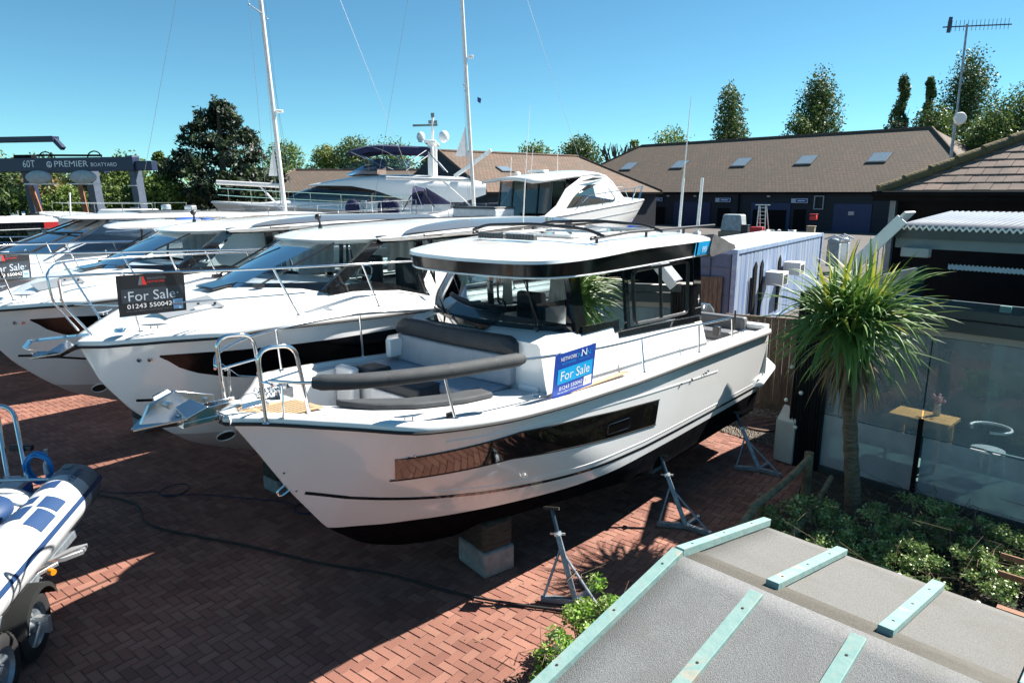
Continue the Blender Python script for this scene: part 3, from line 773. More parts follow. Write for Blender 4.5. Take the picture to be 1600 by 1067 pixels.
mb = MB(); mb.tube(bend([(-.06, 1.2, 1.74), (-.30, 1.22, 1.72), (-.34, 1.22, 1.12), (-.12, 1.2, 1.05)], .1), .016, 8); mb.tube([(-.04, 1.28, 1.62), (-.10, 1.30, .86)], .03, 8); mb.build('stern_rail', chrome, BO)
OB = empty('outboard_engine', (-.38, 0, 1.2), 0, BO)
mb = MB(); rings = []
for z, sx, sy in ((.05, .2, .17), (.15, .27, .2), (.4, .31, .22), (.62, .27, .2), (.72, .17, .14)):
    rings.append([(sx * math.copysign(abs(math.cos(a)) ** .6, math.cos(a)), sy * math.copysign(abs(math.sin(a)) ** .6, math.sin(a)), z) for a in [k * math.pi / 10 for k in range(20)]])
mb.loft(rings); mb.build('engine_cowl', mk('engine_cowl', (.05, .055, .06), .25, coat=1), OB, ang=50)
mb = MB(); mb.box((0, 0, -.35), (.22, .12, .85), taper=1.2); mb.box((.18, 0, .0), (.25, .3, .4)); mb.ball((0, 0, -.85), (.28, .07, .08)); mb.box((-.08, 0, -.6), (.45, .26, .02)); mb.build('engine_leg', mk('engine_leg', (.04, .045, .05), .35), OB, bevel=.01)
mb = MB()
for k in range(3):
    a = k * 2.094; mb.prism([(-.30, 0, -.85), (-.30, .17 * math.cos(a) - .06 * math.sin(a), -.85 + .17 * math.sin(a) + .06 * math.cos(a)), (-.33, .17 * math.cos(a) + .06 * math.sin(a), -.85 + .17 * math.sin(a) - .06 * math.cos(a))], (.012, 0, 0))
mb.build('propeller', chrome, OB)

# ---------------- For Sale board (blue) ----------------
def to_world(fr, p):
    o, a = fr; return Vector((o[0] + p[0] * math.cos(a) - p[1] * math.sin(a), o[1] + p[0] * math.sin(a) + p[1] * math.cos(a), o[2] + p[2]))
F1 = ((3.093, 11.699, .35), R(229))
def board(name, fr, loc, dirx, w, h, lean, rz_in, mat, label, group=None):
    # board hanging by its top edge; local x = reading direction, y = out, z = up
    E = empty(name, to_world(fr, loc), 0); E.rotation_euler = (lean, rz_in, fr[1] + dirx)
    tag(E, label, 'sign', group)
    m_ = MB(); m_.box((w / 2, 0, -h / 2), (w, .006, h)); m_.build('board', mat, E, bevel=.002)
    m_ = MB()
    for x in (.06, w - .06): m_.tube([(x + .015 * math.cos(a * .785), -.012 * math.sin(a * .785), .0 + .03 * math.sin(a * .785)) for a in range(8)], .003, 5, closed=True)
    m_.build('cable_tie', signwhite, E); return E
# reading direction runs aft (-X local) on the port side -> rotation by 180 deg
SG = board('for_sale_sign', F1, (5.70, 1.42, 2.30), math.pi, .70, .465, R(6), R(-1.0), signblue, 'bright blue for sale board hanging from the side rail of the foreground boat')
def sgrect(E, name, x0, z0, x1, z1, mat, e=.0055):
    m_ = MB(); m_.poly([(x0, -e, z0), (x1, -e, z0), (x1, -e, z1), (x0, -e, z1)]); return m_.build(name, mat, E, ang=0)
def sgt(E, s, x, z, w, h, mat, name='lettering', e=.0075): return text(name, s, (x, -e, z), (1, 0, 0), (0, 0, 1), w, h, mat, E, ext=0)
sgrect(SG, 'panel', .06, -.325, .66, -.165, cyan)
sgt(SG, 'NETWORK', .09, -.085, .27, .042, signwhite); sgt(SG, 'YACHT BROKERS', .11, -.128, .24, .024, cyan)
sgt(SG, 'N', .44, -.095, .09, .075, signwhite); sgt(SG, 'N', .38, -.10, .06, .055, cyan, 'emblem', .0065); sgt(SG, 'N', .54, -.10, .06, .055, cyan, 'emblem', .0065)
sgrect(SG, 'underline', .40, -.125, .60, -.121, cyan)
sgt(SG, 'For Sale', .11, -.295, .50, .10, signwhite)
sgt(SG, '01243 550042', .10, -.395, .40, .042, signwhite); sgt(SG, 'Visit our office in Chichester marina', .08, -.428, .43, .018, signwhite)
sgrect(SG, 'panel', .525, -.435, .665, -.335, signwhite); sgt(SG, 'A', .55, -.405, .03, .045, signred, 'emblem')
def blacksign(fr, loc, dirx, w, h, label, rz_in=0, grp=None, lean=R(4)):
    E = board('for_sale_sign', fr, loc, dirx, w, h, lean, rz_in, signblack, label, grp)
    sgrect(E, 'panel', .05 * w, -.68 * h, .97 * w, -.34 * h, signgrey)
    m_ = MB(); m_.poly([(.30 * w, -.006, -.26 * h), (.36 * w, -.006, -.26 * h), (.36 * w, -.006, -.05 * h), (.335 * w, -.006, -.05 * h)]); m_.build('emblem', mk('emblem_grey', (.12, .13, .14), .5), E, ang=0)
    m_ = MB(); m_.poly([(.365 * w, -.006, -.26 * h), (.43 * w, -.006, -.26 * h), (.385 * w, -.006, -.05 * h), (.365 * w, -.006, -.05 * h)]); m_.build('emblem', signred, E, ang=0)
    sgt(E, 'BROKERAGE', .44 * w, -.14 * h, .28 * w, .055 * h, mk('emblem_grey', (.12, .13, .14), .5)); sgt(E, 'NETWORK', .44 * w, -.22 * h, .26 * w, .05 * h, signred)
    sgt(E, '\u00b7For Sale\u00b7', .09 * w, -.64 * h, .80 * w, .24 * h, signpale if False else mk('sign_silver', (.45, .52, .60), .5))
    sgt(E, '01243 550042', .12 * w, -.82 * h, .66 * w, .11 * h, signwhite); sgt(E, 'Visit our office in Chichester marina', .10 * w, -.90 * h, .68 * w, .045 * h, mk('emblem_grey', (.12, .13, .14), .5))
    sgrect(E, 'panel', .80 * w, -.93 * h, .95 * w, -.68 * h, signpale); sgt(E, 'MN', .83 * w, -.84 * h, .09 * w, .07 * h, signblue, 'emblem')
    return E

# ---------------- supports under the main boat ----------------
concrete = mk('concrete', (.26, .26, .25), .85, var=.25, scale=9, bump=.4, bscale=60)
oldwood = mk('old_timber', (.055, .045, .035), .85, var=.5, scale=10, bump=.6, bscale=50, stretch=(1, 1, 4))
def keelblock(x, y, w, d, h, rz, label):
    E = empty('keel_block', (x, y, 0), rz); tag(E, label, 'support block')
    m_ = MB(); m_.box((0, 0, h * .22), (w, d, h * .44)); m_.build('concrete_block', concrete, E, bevel=.03, seg=2)
    m_ = MB(); m_.box((-.01, 0, h * .44 + h * .25), (w * .98, d * .96, h * .50)); m_.build('timber_block', oldwood, E, bevel=.05, seg=2)
    return E
keelblock(-.30, 7.18, .42, .55, .70, R(139 - 90 - 12), 'concrete and dark timber block under the bow of the foreground boat')
keelblock(2.10, 10.05, .42, .5, .5, R(49), 'dark block under the stern half of the foreground boat')
def stand(x, y, rz, ztop, lean, label, first=[None]):
    E = empty('boat_stand', (x, y, 0), rz); tag(E, label, 'boat stand', 'steel boat stands under the foreground boat')
    cz, sz9 = math.cos(-rz), math.sin(-rz); top = V(lean[0] * cz - lean[1] * sz9, lean[0] * sz9 + lean[1] * cz, ztop)
    m_ = MB(); m_.beam((-.36, 0, .04), (.05, .0, .04), .06, .06); m_.beam((0, .0, .04), (.30, -.16, .035), .06, .06); m_.beam((0, 0, .04), (.20, .30, .035), .05, .05); m_.build('foot_frame', galv, E, bevel=.004)
    m_ = MB(); m_.beam((0, 0, .05), top * .72, .055, .055, up=(1, 0, 0)); m_.build('mast_tube', galv, E, bevel=.004)
    m_ = MB(); m_.tube([(-.33, 0, .06), tuple(top * .60)], .014, 8); m_.tube([(.26, -.14, .06), tuple(top * .55)], .014, 8); m_.build('brace', galv, E)
    m_ = MB(); m_.tube([tuple(top * .68), tuple(top)], .024, 10); m_.build('screw_post', mk('blue_steel', (.05, .08, .12), .4, metal=.6), E)
    m_ = MB(); m_.cyl(top * .72, top * .76, .045, .045, 6); m_.beam(top * .74 + V(-.08, 0, 0), top * .74 + V(.08, 0, 0), .02, .02); m_.beam(top * .75 + V(0, -.06, 0), top * .75 + V(0, .06, 0), .02, .02); m_.build('handle', alu, E)
    m_ = MB(); M = Matrix.Rotation(R(-25), 3, 'X'); m_.box(top + V(0, 0, .01), (.16, .16, .03), M=M); m_.build('pad', oldwood, E)
    return E
stand(.66, 6.38, R(-8), .92, (-.24, .32), 'nearest steel stand with a pale screw collar, propping the bow shoulder of the foreground boat')
stand(2.22, 8.03, R(-10), .84, (-.28, .36), 'middle steel stand of the three beside the foreground boat')
stand(3.80, 9.86, R(-12), .82, (-.28, .36), 'farthest steel stand by the gravel, under the stern of the foreground boat')
# ================= NEIGHBOURING CRUISERS =================
def cruiser(loc, yaw, label, wheel='pale', signlabel=None, anchor_part=True):
    B = empty('motor_boat', loc, yaw); tag(B, label, 'boat', 'white motor boats parked in a row')
    H = Hull(9.6, 1.52, stem=[(-.05, 6.0), (.10, 6.9), (.30, 7.6), (.62, 8.35), (.92, 8.72), (1.25, 9.05), (1.65, 9.33), (2.1, 9.5), (2.3, 9.56)],
             sheer=[(0, 2.16), (5.4, 2.22), (6.5, 2.26), (8, 2.32), (8.8, 2.25), (9.5, 2.16)],
             chine=[(0, .42), (4, .50), (6, .72), (7.6, 1.02), (8.8, 1.35), (9.5, 1.5)], Bc=1.36, entry=(4.0, 2.3), ex=(1.1, .43))
    H.build(B, (.02, .092), gelrow, antifb)
    m_ = MB(); H.cap(m_, [(.0, -.06), (.032, -.05), (.036, -.015), (.02, .008), (-.06, .03), (-.14, .04), (-.19, .0), (-.10, -.08)]); m_.build('gunwale', gel, B, ang=50)
    m_ = MB(); m_.tube([p + nn * .03 + Vector((0, 0, -.066)) for p, nn in H.edge(60)], .016, 6); m_.build('rub_rail', rubber, B)
    sz_ = lambda x: ip(x, [(0, .80), (6, 1.02), (7.6, 1.17), (8.9, 1.36)])
    for sd_ in (1, -1):
        m_ = MB(); H.strip(m_, 1, 9.02, sz_, lambda x: sz_(x) + .035, .004, 50, 1, sd_); m_.build('hull_stripe', black, B)
    wl_ = lambda x: ip(x, [(4.5, 1.60), (7.5, 1.60), (7.85, 1.62), (8.3, 1.67), (8.58, 1.74), (8.73, 1.82), (8.84, 1.92), (8.92, 1.975)])
    wh_ = lambda x: ip(x, [(4.5, 1.95), (7.0, 2.0), (8.43, 2.03), (8.92, 1.985)])
    m_ = MB(); H.strip(m_, 4.5, 8.91, wl_, wh_, .005, 50, 3); m_.build('hull_window', hullglass2, B)
    m_ = MB()
    for x in (8.98, 9.065): m_.cyl(H.pt(x, 1.93, 0), H.pt(x, 1.93, .012), .030, .025, 14)
    pf = m_.build('portlight', chrome, B)
    m_ = MB()
    for x in (8.98, 9.065): m_.cyl(H.pt(x, 1.93, .010), H.pt(x, 1.93, .014), .016, .016, 10)
    m_.build('portlight_glass', black, pf)
    # thruster tunnel
    m_ = MB(); p = H.pt(8.0, .72, .0); n_ = Vector((0.2, 1, -.2)).normalized()
    rg = [];
    for k in range(18):
        a = k * math.pi / 9; rg.append(H.pt(8.02 + .10 * math.cos(a), .68 + .085 * math.sin(a), .004))
    m_.poly(rg); m_.build('thruster_tunnel', mk('tunnel_dark', (.02, .02, .02), .8), B)
    m_ = MB(); m_.tube([q + Vector((0, .002, 0)) for q in rg], .010, 5, closed=True); m_.build('thruster_rim', gelrow, B)
    # deck
    DZ_ = lambda X: H.sheer(X) - .0
    rows = []
    for i in range(40):
        X = lerp(.3, 9.36, i / 39); z = DZ_(X); yi = max(.02, H.yin(X, .17)) + .02
        rows.append([(X, lerp(-yi, yi, k / 6), z + .02 + .05 * (1 - abs(k - 3) / 3)) for k in range(7)])
    m_ = MB(); m_.grid(rows); m_.build('deck', gel, B, ang=60)
    # raised foredeck trunk with rounded shoulders
    m_ = MB(); rings = []
    for X, hw, h in ((8.95, .30, .03), (8.7, .55, .13), (8.3, .80, .22), (7.8, .95, .29), (7.2, 1.08, .345), (6.6, 1.17, .36), (5.8, 1.20, .28), (5.2, 1.22, .10), (3.0, 1.22, .08), (1.8, 1.22, .08)):
        z = DZ_(X) + .0; r_ = []
        for k in range(13):
            a = math.pi * k / 12; y = math.copysign(abs(math.cos(a)) ** .55, math.cos(a)) * (hw + .10 * (1 - math.sin(a)))
            r_.append((X, y, z + h * math.sin(a) ** .45 if math.sin(a) > 0 else z))
        rings.append(r_)
    m_.grid(rings); m_.build('cabin_trunk', gel, B, ang=70)
    m_ = MB(); m_.prism([(8.02, -.22, 2.585), (8.02, .22, 2.585), (7.52, .22, 2.655), (7.52, -.22, 2.655)], (0, 0, .03)); m_.build('deck_hatch', dglass, B, bevel=.01)
    m_ = MB(); m_.prism([(8.72, .1, 2.42), (8.72, .5, 2.36), (8.2, .85, 2.47), (8.2, .45, 2.56)], (0, 0, .012)); m_.build('sunpad_panel', gelgrey, B)
    # wheelhouse
    ZB, ZT = 2.60, 3.16
    def wb_(y): return 7.85 - 1.0 * abs(y / 1.12) ** 2.0
    def wt_(y): return 6.55 - .55 * abs(y / 1.0) ** 2.0
    ys_ = [lerp(-1, 1, i / 20) for i in range(21)]
    m_ = MB(); m_.grid([[(lerp(wb_(y * 1.12), wt_(y), t), y * lerp(1.14, 1.08, t), lerp(ZB, ZT, t)) for t in (0, .33, .66, 1)] for y in ys_]); m_.build('windscreen', wsglass, B, ang=60)
    m_ = MB()
    m_.loft([[(wb_(y * 1.12) + .03, y * 1.16, ZB - .08), (lerp(wb_(y * 1.12), wt_(y), .10) + .01, y * 1.15, ZB + .055), (lerp(wb_(y * 1.12), wt_(y), .1) - .04, y * 1.12, ZB + .05), (wb_(y * 1.12) - .06, y * 1.12, ZB - .08)] for y in ys_]); m_.build('windscreen_frame', black, B, ang=60)
    for sd_ in (1, -1):
        m_ = MB(); m_.prism([(6.86, 1.15 * sd_, 2.52), (7.06, 1.14 * sd_, 2.56), (6.06, 1.08 * sd_, 3.2), (5.84, 1.08 * sd_, 3.2)], (0, -.06 * sd_, 0))
        m_.build('windscreen_pillar', black, B)
        m_ = MB()
        m_.prism([(6.95, 1.16 * sd_, 2.50), (6.95, 1.16 * sd_, 2.60), (6.2, 1.16 * sd_, 2.60), (5.85, 1.16 * sd_, 2.52), (5.25, 1.16 * sd_, 2.33), (1.9, 1.16 * sd_, 2.33), (1.9, 1.16 * sd_, 2.24), (5.25, 1.16 * sd_, 2.24), (5.9, 1.16 * sd_, 2.42), (6.3, 1.16 * sd_, 2.50)], (0, -.05 * sd_, 0))
        m_.prism([(6.1, 1.10 * sd_, 3.10), (6.1, 1.10 * sd_, 3.17), (1.9, 1.10 * sd_, 3.17), (1.9, 1.10 * sd_, 3.10)], (0, -.05 * sd_, 0))
        for x, w_ in ((5.28, .13), (5.08, .05), (3.6, .08), (1.9, .2)): m_.prism([(x, 1.16 * sd_, 2.28), (x + w_, 1.16 * sd_, 2.28), (x + w_, 1.10 * sd_, 3.12), (x, 1.10 * sd_, 3.12)], (0, -.05 * sd_, 0))
        m_.build('window_frame', black, B)
        m_ = MB(); m_.add([(6.9, 1.13 * sd_, 2.54), (5.98, 1.07 * sd_, 3.15), (2.0, 1.07 * sd_, 3.15), (2.0, 1.13 * sd_, 2.28), (5.25, 1.13 * sd_, 2.28), (5.9, 1.13 * sd_, 2.5)], [(0, 1, 2, 3, 4, 5)]); m_.build('side_window', glass, B)
        m_ = MB(); m_.tube(bend([(4.3, 1.13 * sd_, 2.36), (4.98, 1.13 * sd_, 2.36), (4.98, 1.09 * sd_, 3.05), (3.75, 1.09 * sd_, 3.05), (3.75, 1.13 * sd_, 2.36), (4.3, 1.13 * sd_, 2.36)], .1), .018, 6); m_.build('door_frame', mattblack, B)
    # interior
    m_ = MB(); m_.box((4.4, 0, 1.55), (5, 2.1, .05)); m_.build('cabin_floor', MC['cabin_floor'], B)
    m_ = MB(); m_.prism([(5.9, -1.0, 2.3), (5.9, -1.0, 2.4), (6.2, -1.0, 2.48), (7.0, -1.0, 2.50), (7.0, -1.0, 2.3)], (0, 2.0, 0)); m_.box((6.15, .45, 2.50), (.12, .45, .12)); m_.build('dashboard', MC['dashboard'], B, bevel=.02)
    m_ = MB(); wc_ = V(5.85, .45, 2.6); MM_ = Matrix.Rotation(R(60), 3, 'Y')
    m_.tube([wc_ + MM_ @ Vector((.16 * math.cos(a * .3927), .16 * math.sin(a * .3927), 0)) for a in range(16)], .012, 6, closed=True); m_.tube([wc_ + V(0, -.15, 0), wc_ + V(0, .15, 0)], .012, 6); m_.build('steering_wheel', chrome, B)
    for y in (.45, -.4):
        m_ = MB(); m_.box((5.25, y, 2.2), (.45, .48, .14)); m_.box((5.02, y, 2.5), (.12, .46, .58)); m_.build('helm_seat', darkvinyl, B, bevel=.04)
    m_ = MB(); m_.box((3.9, -.7, 2.1), (1.5, .6, .25)); m_.box((3.9, .55, 2.45), (.9, .7, .03)); m_.box((5.75, -.7, 2.40), (.5, .5, .14)); m_.build('saloon_furniture', gel, B, bevel=.03)
    drape('curtain', 4.2, 4.75, 1.0, 2.36, 3.05, curtainw, par=B); drape('curtain', 4.5, 5.0, -1.02, 2.36, 3.05, curtainw, par=B); drape('curtain', 2.6, 3.1, -1.02, 2.36, 3.05, curtainw, par=B); drape('curtain', 5.3, 6.0, -1.02, 2.5, 3.1, whitecanvas, par=B, gather=.05); drape('curtain', 3.2, 4.2, -1.02, 2.4, 3.1, whitecanvas, par=B, gather=.05)
    # wipers
    for y, dy in ((-.78, .5), (.62, .15)):
        m_ = MB(); a = V(wb_(y) + .08, y, ZB + .04); b = V(lerp(wb_(y), wt_(y + dy), .78) + .10, y + dy * .9, lerp(ZB, ZT, .78) + .06)
        m_.box(a, (.12, .08, .05)); m_.tube([a, b], .012, 6); d_ = (b - a)
        m_.beam(a + d_ * .28 + V(.02, 0, .0), b + d_ * .05, .03, .02); m_.build('wiper', mattblack, B)
    # roof
    P = [(1.3, 1.28), (3, 1.32), (5, 1.30), (5.9, 1.18), (6.35, .92), (6.65, .55), (6.74, 0)]
    P = [(p.x, p.y) for p in rail_curve([(x, y, 0) for x, y in P], 4)]
    def out_(f): 
        q = [(x - (f * .9 if x > 5.5 else f * .9 * max(0, (x - 4) / 1.5)), max(0, y - f)) for x, y in P]; return q + [(x, -y) for x, y in q[-2::-1]]
    zr = lambda x: ip(x, [(1.3, 3.20), (4, 3.22), (6.74, 3.14)])
    m_ = MB(); m_.loft([[(x, y, zr(x) - .06 + .0) for x, y in out_(.12)], [(x, y, zr(x) - .03) for x, y in out_(.02)], [(x, y, zr(x) + .01) for x, y in out_(.0)], [(x, y, zr(x) + .045) for x, y in out_(.12)], [(x, y, zr(x) + .09) for x, y in out_(.4)], [(x, y, zr(x) + .115) for x, y in out_(.8)], [(x, y, zr(x) + .12) for x, y in out_(1.25)]]); m_.build('roof', gel, B, ang=50)
    m_ = MB(); rows = []
    for i in range(25):
        t = i / 24; X = lerp(5.75, 1.5, t); w0 = .99 + .0 * t; w1 = w0 - .55 * math.sin(min(1, t * 1.9) * math.pi / 2) ** .8
        row = []
        for k in range(7):
            y = lerp(w0, w1, k / 6) * 1.28 / 1.0 * .96
            f = 1.30 - y; z = zr(X) + ip(f, [(0, .01), (.12, .045), (.4, .09), (.8, .115), (1.3, .12)]) + .018
            row.append((X, y, z))
        rows.append(row)
    m_.grid(rows); m_.grid([[(a, -b, c) for a, b, c in r_] for r_ in rows]); m_.build('roof_panel', roofgrey, B, ang=60)
    m_ = MB(); m_.tube([(5.4, 1.27, 3.19), (1.4, 1.31, 3.21)], .02, 6); m_.build('roof_rail', mattblack, B)
    m_ = MB(); m_.cyl((6.0, -.35, 3.24), (6.0, -.35, 3.30), .035, .03, 10); m_.tube([(6.0, -.35, 3.30), (5.97, -.42, 3.4)], .018, 6); m_.ball((5.97, -.44, 3.42), .05, 10, 8); m_.build('searchlight', mattblack, B)
    # rails
    top = [(9.62, .16, 2.86), (9.56, .42, 2.93), (9.3, .86, 2.96), (8.7, 1.15, 2.95), (8.0, 1.30, 2.93), (7.0, 1.40, 2.90), (6.1, 1.42, 2.87), (4.6, 1.42, 2.82), (3.2, 1.42, 2.76)]
    for s_ in (1, -1):
        tp = [(x, y * s_, z) for x, y, z in top]
        m_ = MB(); m_.tube(bend([(9.42, .20 * s_, 2.24), (9.64, .16 * s_, 2.60), (9.66, .18 * s_, 2.90), (9.50, .5 * s_, 2.945)], .07, 4)[:-1] + rail_curve([tp[1]] + tp[2:], 5), .0135, 8); m_.build('guard_rail', chrome, B, ang=60)
        m_ = MB(); m_.tube(rail_curve([(9.55, .22 * s_, 2.6), (9.3, .80 * s_, 2.62), (8.7, 1.12 * s_, 2.62), (8.0, 1.28 * s_, 2.61), (7.45, 1.36 * s_, 2.60)], 5), .010, 6); m_.build('mid_rail', chrome, B, ang=60)
        for X in (9.05, 7.6, 6.4, 5.0, 3.6):
            yy = H.yin(X, .07); zt = ip(X + .2, [(3.2, 2.76), (6.1, 2.87), (8, 2.93), (8.7, 2.95), (9.3, 2.96)]); yt = ip(X + .2, [(3.2, 1.42), (6.1, 1.42), (7, 1.40), (8, 1.3), (8.7, 1.15), (9.3, .86)])
            m_ = MB(); m_.tube([(X, yy * s_, H.sheer(X) + .05), (X + .22, yt * s_, zt)], .013, 8); foot(m_, (X, yy * s_, H.sheer(X) + .055)); m_.build('stanchion', chrome, B, ang=60)
    cleat(8.95, .70, H.sheer(9) + .08, B, rz=-.6); cleat(8.95, -.70, H.sheer(9) + .08, B, rz=.6)
    m_ = MB(); m_.cyl((9.2, .42, 2.27), (9.2, .42, 2.31), .07, .06, 14); m_.build('fairlead', chrome, B, bevel=.008)
    m_ = MB(); m_.prism([(9.35, -.07, 2.22), (9.95, -.07, 2.24), (10.02, -.07, 2.16), (9.7, -.07, 2.06), (9.45, -.07, 2.08)], (0, .14, 0)); m_.build('bow_roller', chrome, B, bevel=.01)
    m_ = MB()
    for q in (-1, 1): m_.prism([(9.98, 0, 2.04), (9.75, .20 * q, 2.08), (9.58, .22 * q, 2.16), (9.52, .05 * q, 2.08), (9.7, 0, 2.0)], (0, 0, .015))
    m_.tube([(9.95, 0, 2.1), (9.6, 0, 2.22)], .025, 8); m_.build('anchor', chrome, B, bevel=.003)
    m_ = MB()
    for q in ((6.55, 1.0), (7.3, 1.05)): pass
    for X, Y in ((8.4, .62), (8.25, .72), (7.9, .80)): m_.cyl((X, Y, 2.50), (X, Y, 2.52), .018, .014, 8)
    m_.build('deck_light', mattblack, B)
    m_ = MB(); m_.box((.4, 0, 1.9), (.8, 2.4, .5)); m_.build('transom_seat', gel, B, bevel=.05)
    if signlabel:
        F_ = (loc, yaw)
        pass
    return B, H
c2loc = (1.25, 14.74, .42)
B2, HB2 = cruiser(c2loc, R(230), 'white cruiser beside the foreground boat, black for sale board on its bow rail')
B3, _ = None, None
B3 = copy_tree(B2); B3.location = (-1.45, 16.75, .42); B3.rotation_euler = (0, 0, R(227.5)); B3['label'] = 'white cruiser third from the front of the row, pale sheets behind its side windows'
def block2(x, y, lab, w=.5):
    return keelblock(x, y, w, .4, .46, R(50), lab)
block2(-3.3, 9.3, 'dark block under the bow of the cruiser with the larger black for sale board')
block2(-6.6, 11.9, 'dark block under the bow of the third cruiser in the row')
# sheets inside cruiser 3
m_ = MB(); m_.add([(6.6, 1.0, 2.42), (5.95, 1.0, 3.1), (5.3, .98, 3.12), (5.25, .98, 2.38)], [(0, 1, 2, 3)]); m_.add([(5.1, 1.0, 2.38), (5.1, .98, 3.1), (3.0, .98, 3.12), (3.0, .98, 2.38)], [(0, 1, 2, 3)])
m_.build('window_blind', whitecanvas, B3)
blacksign((c2loc, R(230)), (9.40, 1.02, 2.955), R(174), .66, .43, 'black for sale board, fully visible, on the bow rail next to the foreground boat', 0, 'black for sale boards')
blacksign(((-1.45, 16.75, .42), R(227.5)), (9.36, .86, 2.955), R(180 + 28), .66, .40, 'black for sale board at the left edge, half behind the rails of the neighbouring bow', 0, 'black for sale boards')

# ---- fourth: T-top boat
def simplehull(loc, yaw, label, L=7.5, B=1.35, mtop=gelrow, cat='boat', group='white motor boats parked in a row', name='motor_boat', h=1.0, zb=None, mb_=antifb):
    E = empty(name, loc, yaw); tag(E, label, cat, group); k = L / 9.6
    H = Hull(L, B, stem=[(-.05 * h, 6.0 * k), (.10 * h, 6.9 * k), (.30 * h, 7.6 * k), (.62 * h, 8.35 * k), (.92 * h, 8.72 * k), (1.25 * h, 9.05 * k), (1.65 * h, 9.33 * k), (2.1 * h, 9.5 * k), (2.3 * h, 9.56 * k)],
             sheer=[(0, 1.75 * h), (5.4 * k, 1.95 * h), (8 * k, 2.15 * h), (L, 2.2 * h)], chine=[(0, .42 * h), (4 * k, .5 * h), (7.6 * k, 1.0 * h), (L, 1.4 * h)], Bc=B * .9)
    H.build(E, zb, mtop, mb_)
    m2 = MB(); H.cap(m2, [(.0, -.06), (.035, -.04), (.04, .02), (-.10, .05), (-.15, .04), (-.12, -.08)], n=40); m2.build('gunwale', gel, E, ang=50)
    rows = []
    for i in range(24):
        X = lerp(.2, L * .965, i / 23); z = H.sheer(X); yi = max(.02, H.yin(X, .14)) + .02
        rows.append([(X, lerp(-yi, yi, q / 4), z + .01 + .04 * (1 - abs(q - 2) / 2)) for q in range(5)])
    m2 = MB(); m2.grid(rows); m2.build('deck', gel, E, ang=60)
    return E, H
def slabroof(E, pts, z, th, mat, name='roof', crown=.07):
    P = [(p.x, p.y) for p in rail_curve([(x, y, 0) for x, y in pts], 4)]
    cx = sum(p[0] for p in P) / len(P)
    def o_(f, s_=1): q = [(cx + (x - cx) * (1 - f), y * (1 - f)) for x, y in P]; return q + [(x, -y) for x, y in q[-2::-1]]
    m2 = MB(); m2.loft([[(x, y, z) for x, y in o_(.05)], [(x, y, z + th * .5) for x, y in o_(0)], [(x, y, z + th) for x, y in o_(.04)], [(x, y, z + th + crown * .6) for x, y in o_(.25)], [(x, y, z + th + crown) for x, y in o_(.7)]]); return m2.build(name, mat, E, ang=50)
TT, HT = simplehull((-5.95, 18.5, .45), R(229), 'open white boat with a flat T-top on black tubes, squeezed between two cruisers', 7.6, 1.25)
slabroof(TT, [(1.2, 1.0), (2.5, 1.1), (3.6, 1.05), (4.3, .6), (4.5, 0)], 2.98, .07, gel, 't_top')
m_ = MB()
for s_ in (1, -1):
    m_.tube(bend([(3.6, .75 * s_, 1.95), (3.45, .72 * s_, 2.95), (3.9, .70 * s_, 3.0)], .15), .026, 8); m_.tube(bend([(2.2, .75 * s_, 1.95), (2.5, .72 * s_, 2.98)], .15), .026, 8); m_.tube([(3.5, .73 * s_, 2.5), (2.38, .73 * s_, 2.5)], .02, 8); m_.tube([(2.9, .74 * s_, 1.95), (2.38, .73 * s_, 2.5)], .02, 8)
m_.tube([(3.5, -.73, 2.72), (3.5, .73, 2.72)], .018, 8); m_.build('t_top_frame', mattblack, TT, ang=60)
m_ = MB(); m_.box((3.0, 0, 2.2), (1.0, .9, .8), taper=.8); m_.build('console', gel, TT, bevel=.06)
m_ = MB(); m_.ball((2.6, -.2, 3.12), (.30, .16, .05)); m_.ball((2.3, .2, 3.11), (.16, .14, .05)); m_.build('blue_cover', mk('blue_tarp', (.02, .09, .35), .6), TT)
m_ = MB(); m_.tube(rail_curve([(7.5, .1, 2.6), (7.2, .6, 2.65), (6.2, 1.0, 2.62), (4.5, 1.15, 2.5)], 5), .013, 6)
for x in (7.1, 6.0, 4.8): m_.tube([(x, ip(x, [(4.8, 1.1), (6, 1.0), (7.2, .6)]), 2.05), (x + .1, ip(x, [(4.8, 1.1), (6, 1.0), (7.2, .6)]), 2.6)], .012, 6)
m_.build('guard_rail', chrome, TT)
# ---- fifth: sports boat under a white cover
CV, HC = simplehull((-7.7, 21.9, .25), R(229), 'white sports cruiser with raked clear screens and a white canvas cover over its deck', 9.6, 1.6)
m_ = MB(); rings = []
for X, w, h in ((8.9, .4, .06), (8.0, .95, .28), (7.0, 1.15, .52), (6.0, 1.25, .78), (4.8, 1.35, .92), (3.5, 1.4, .80), (1.5, 1.4, .7), (.4, 1.35, .5)):
    z = HC.sheer(X); rings.append([(X, w * math.cos(math.pi * q / 14), z + .02 + h * math.sin(math.pi * q / 14) ** .6 + .015 * math.sin(q * 2.3 + X * 3)) for q in range(15)])
m_.grid(rings); m_.build('canvas_cover', whitecanvas, CV, ang=80)
m_ = MB(); m_.grid([[(lerp(7.3 - 1.0 * abs(y) ** 2, 5.2 - .3 * abs(y) ** 2, t), y * lerp(1.25, 1.0, t), lerp(2.55, 3.28, t)) for t in (0, .5, 1)] for y in [lerp(-1, 1, i / 16) for i in range(17)]]); m_.build('windscreen', vinylwin, CV, ang=60)
m_ = MB()
for y in (-.98, -.45, .15, .75, .98): m_.tube([(7.3 - 1.0 * abs(y) ** 2, y * 1.25, 2.56), (5.2 - .3 * abs(y) ** 2, y, 3.28)], .022, 6)
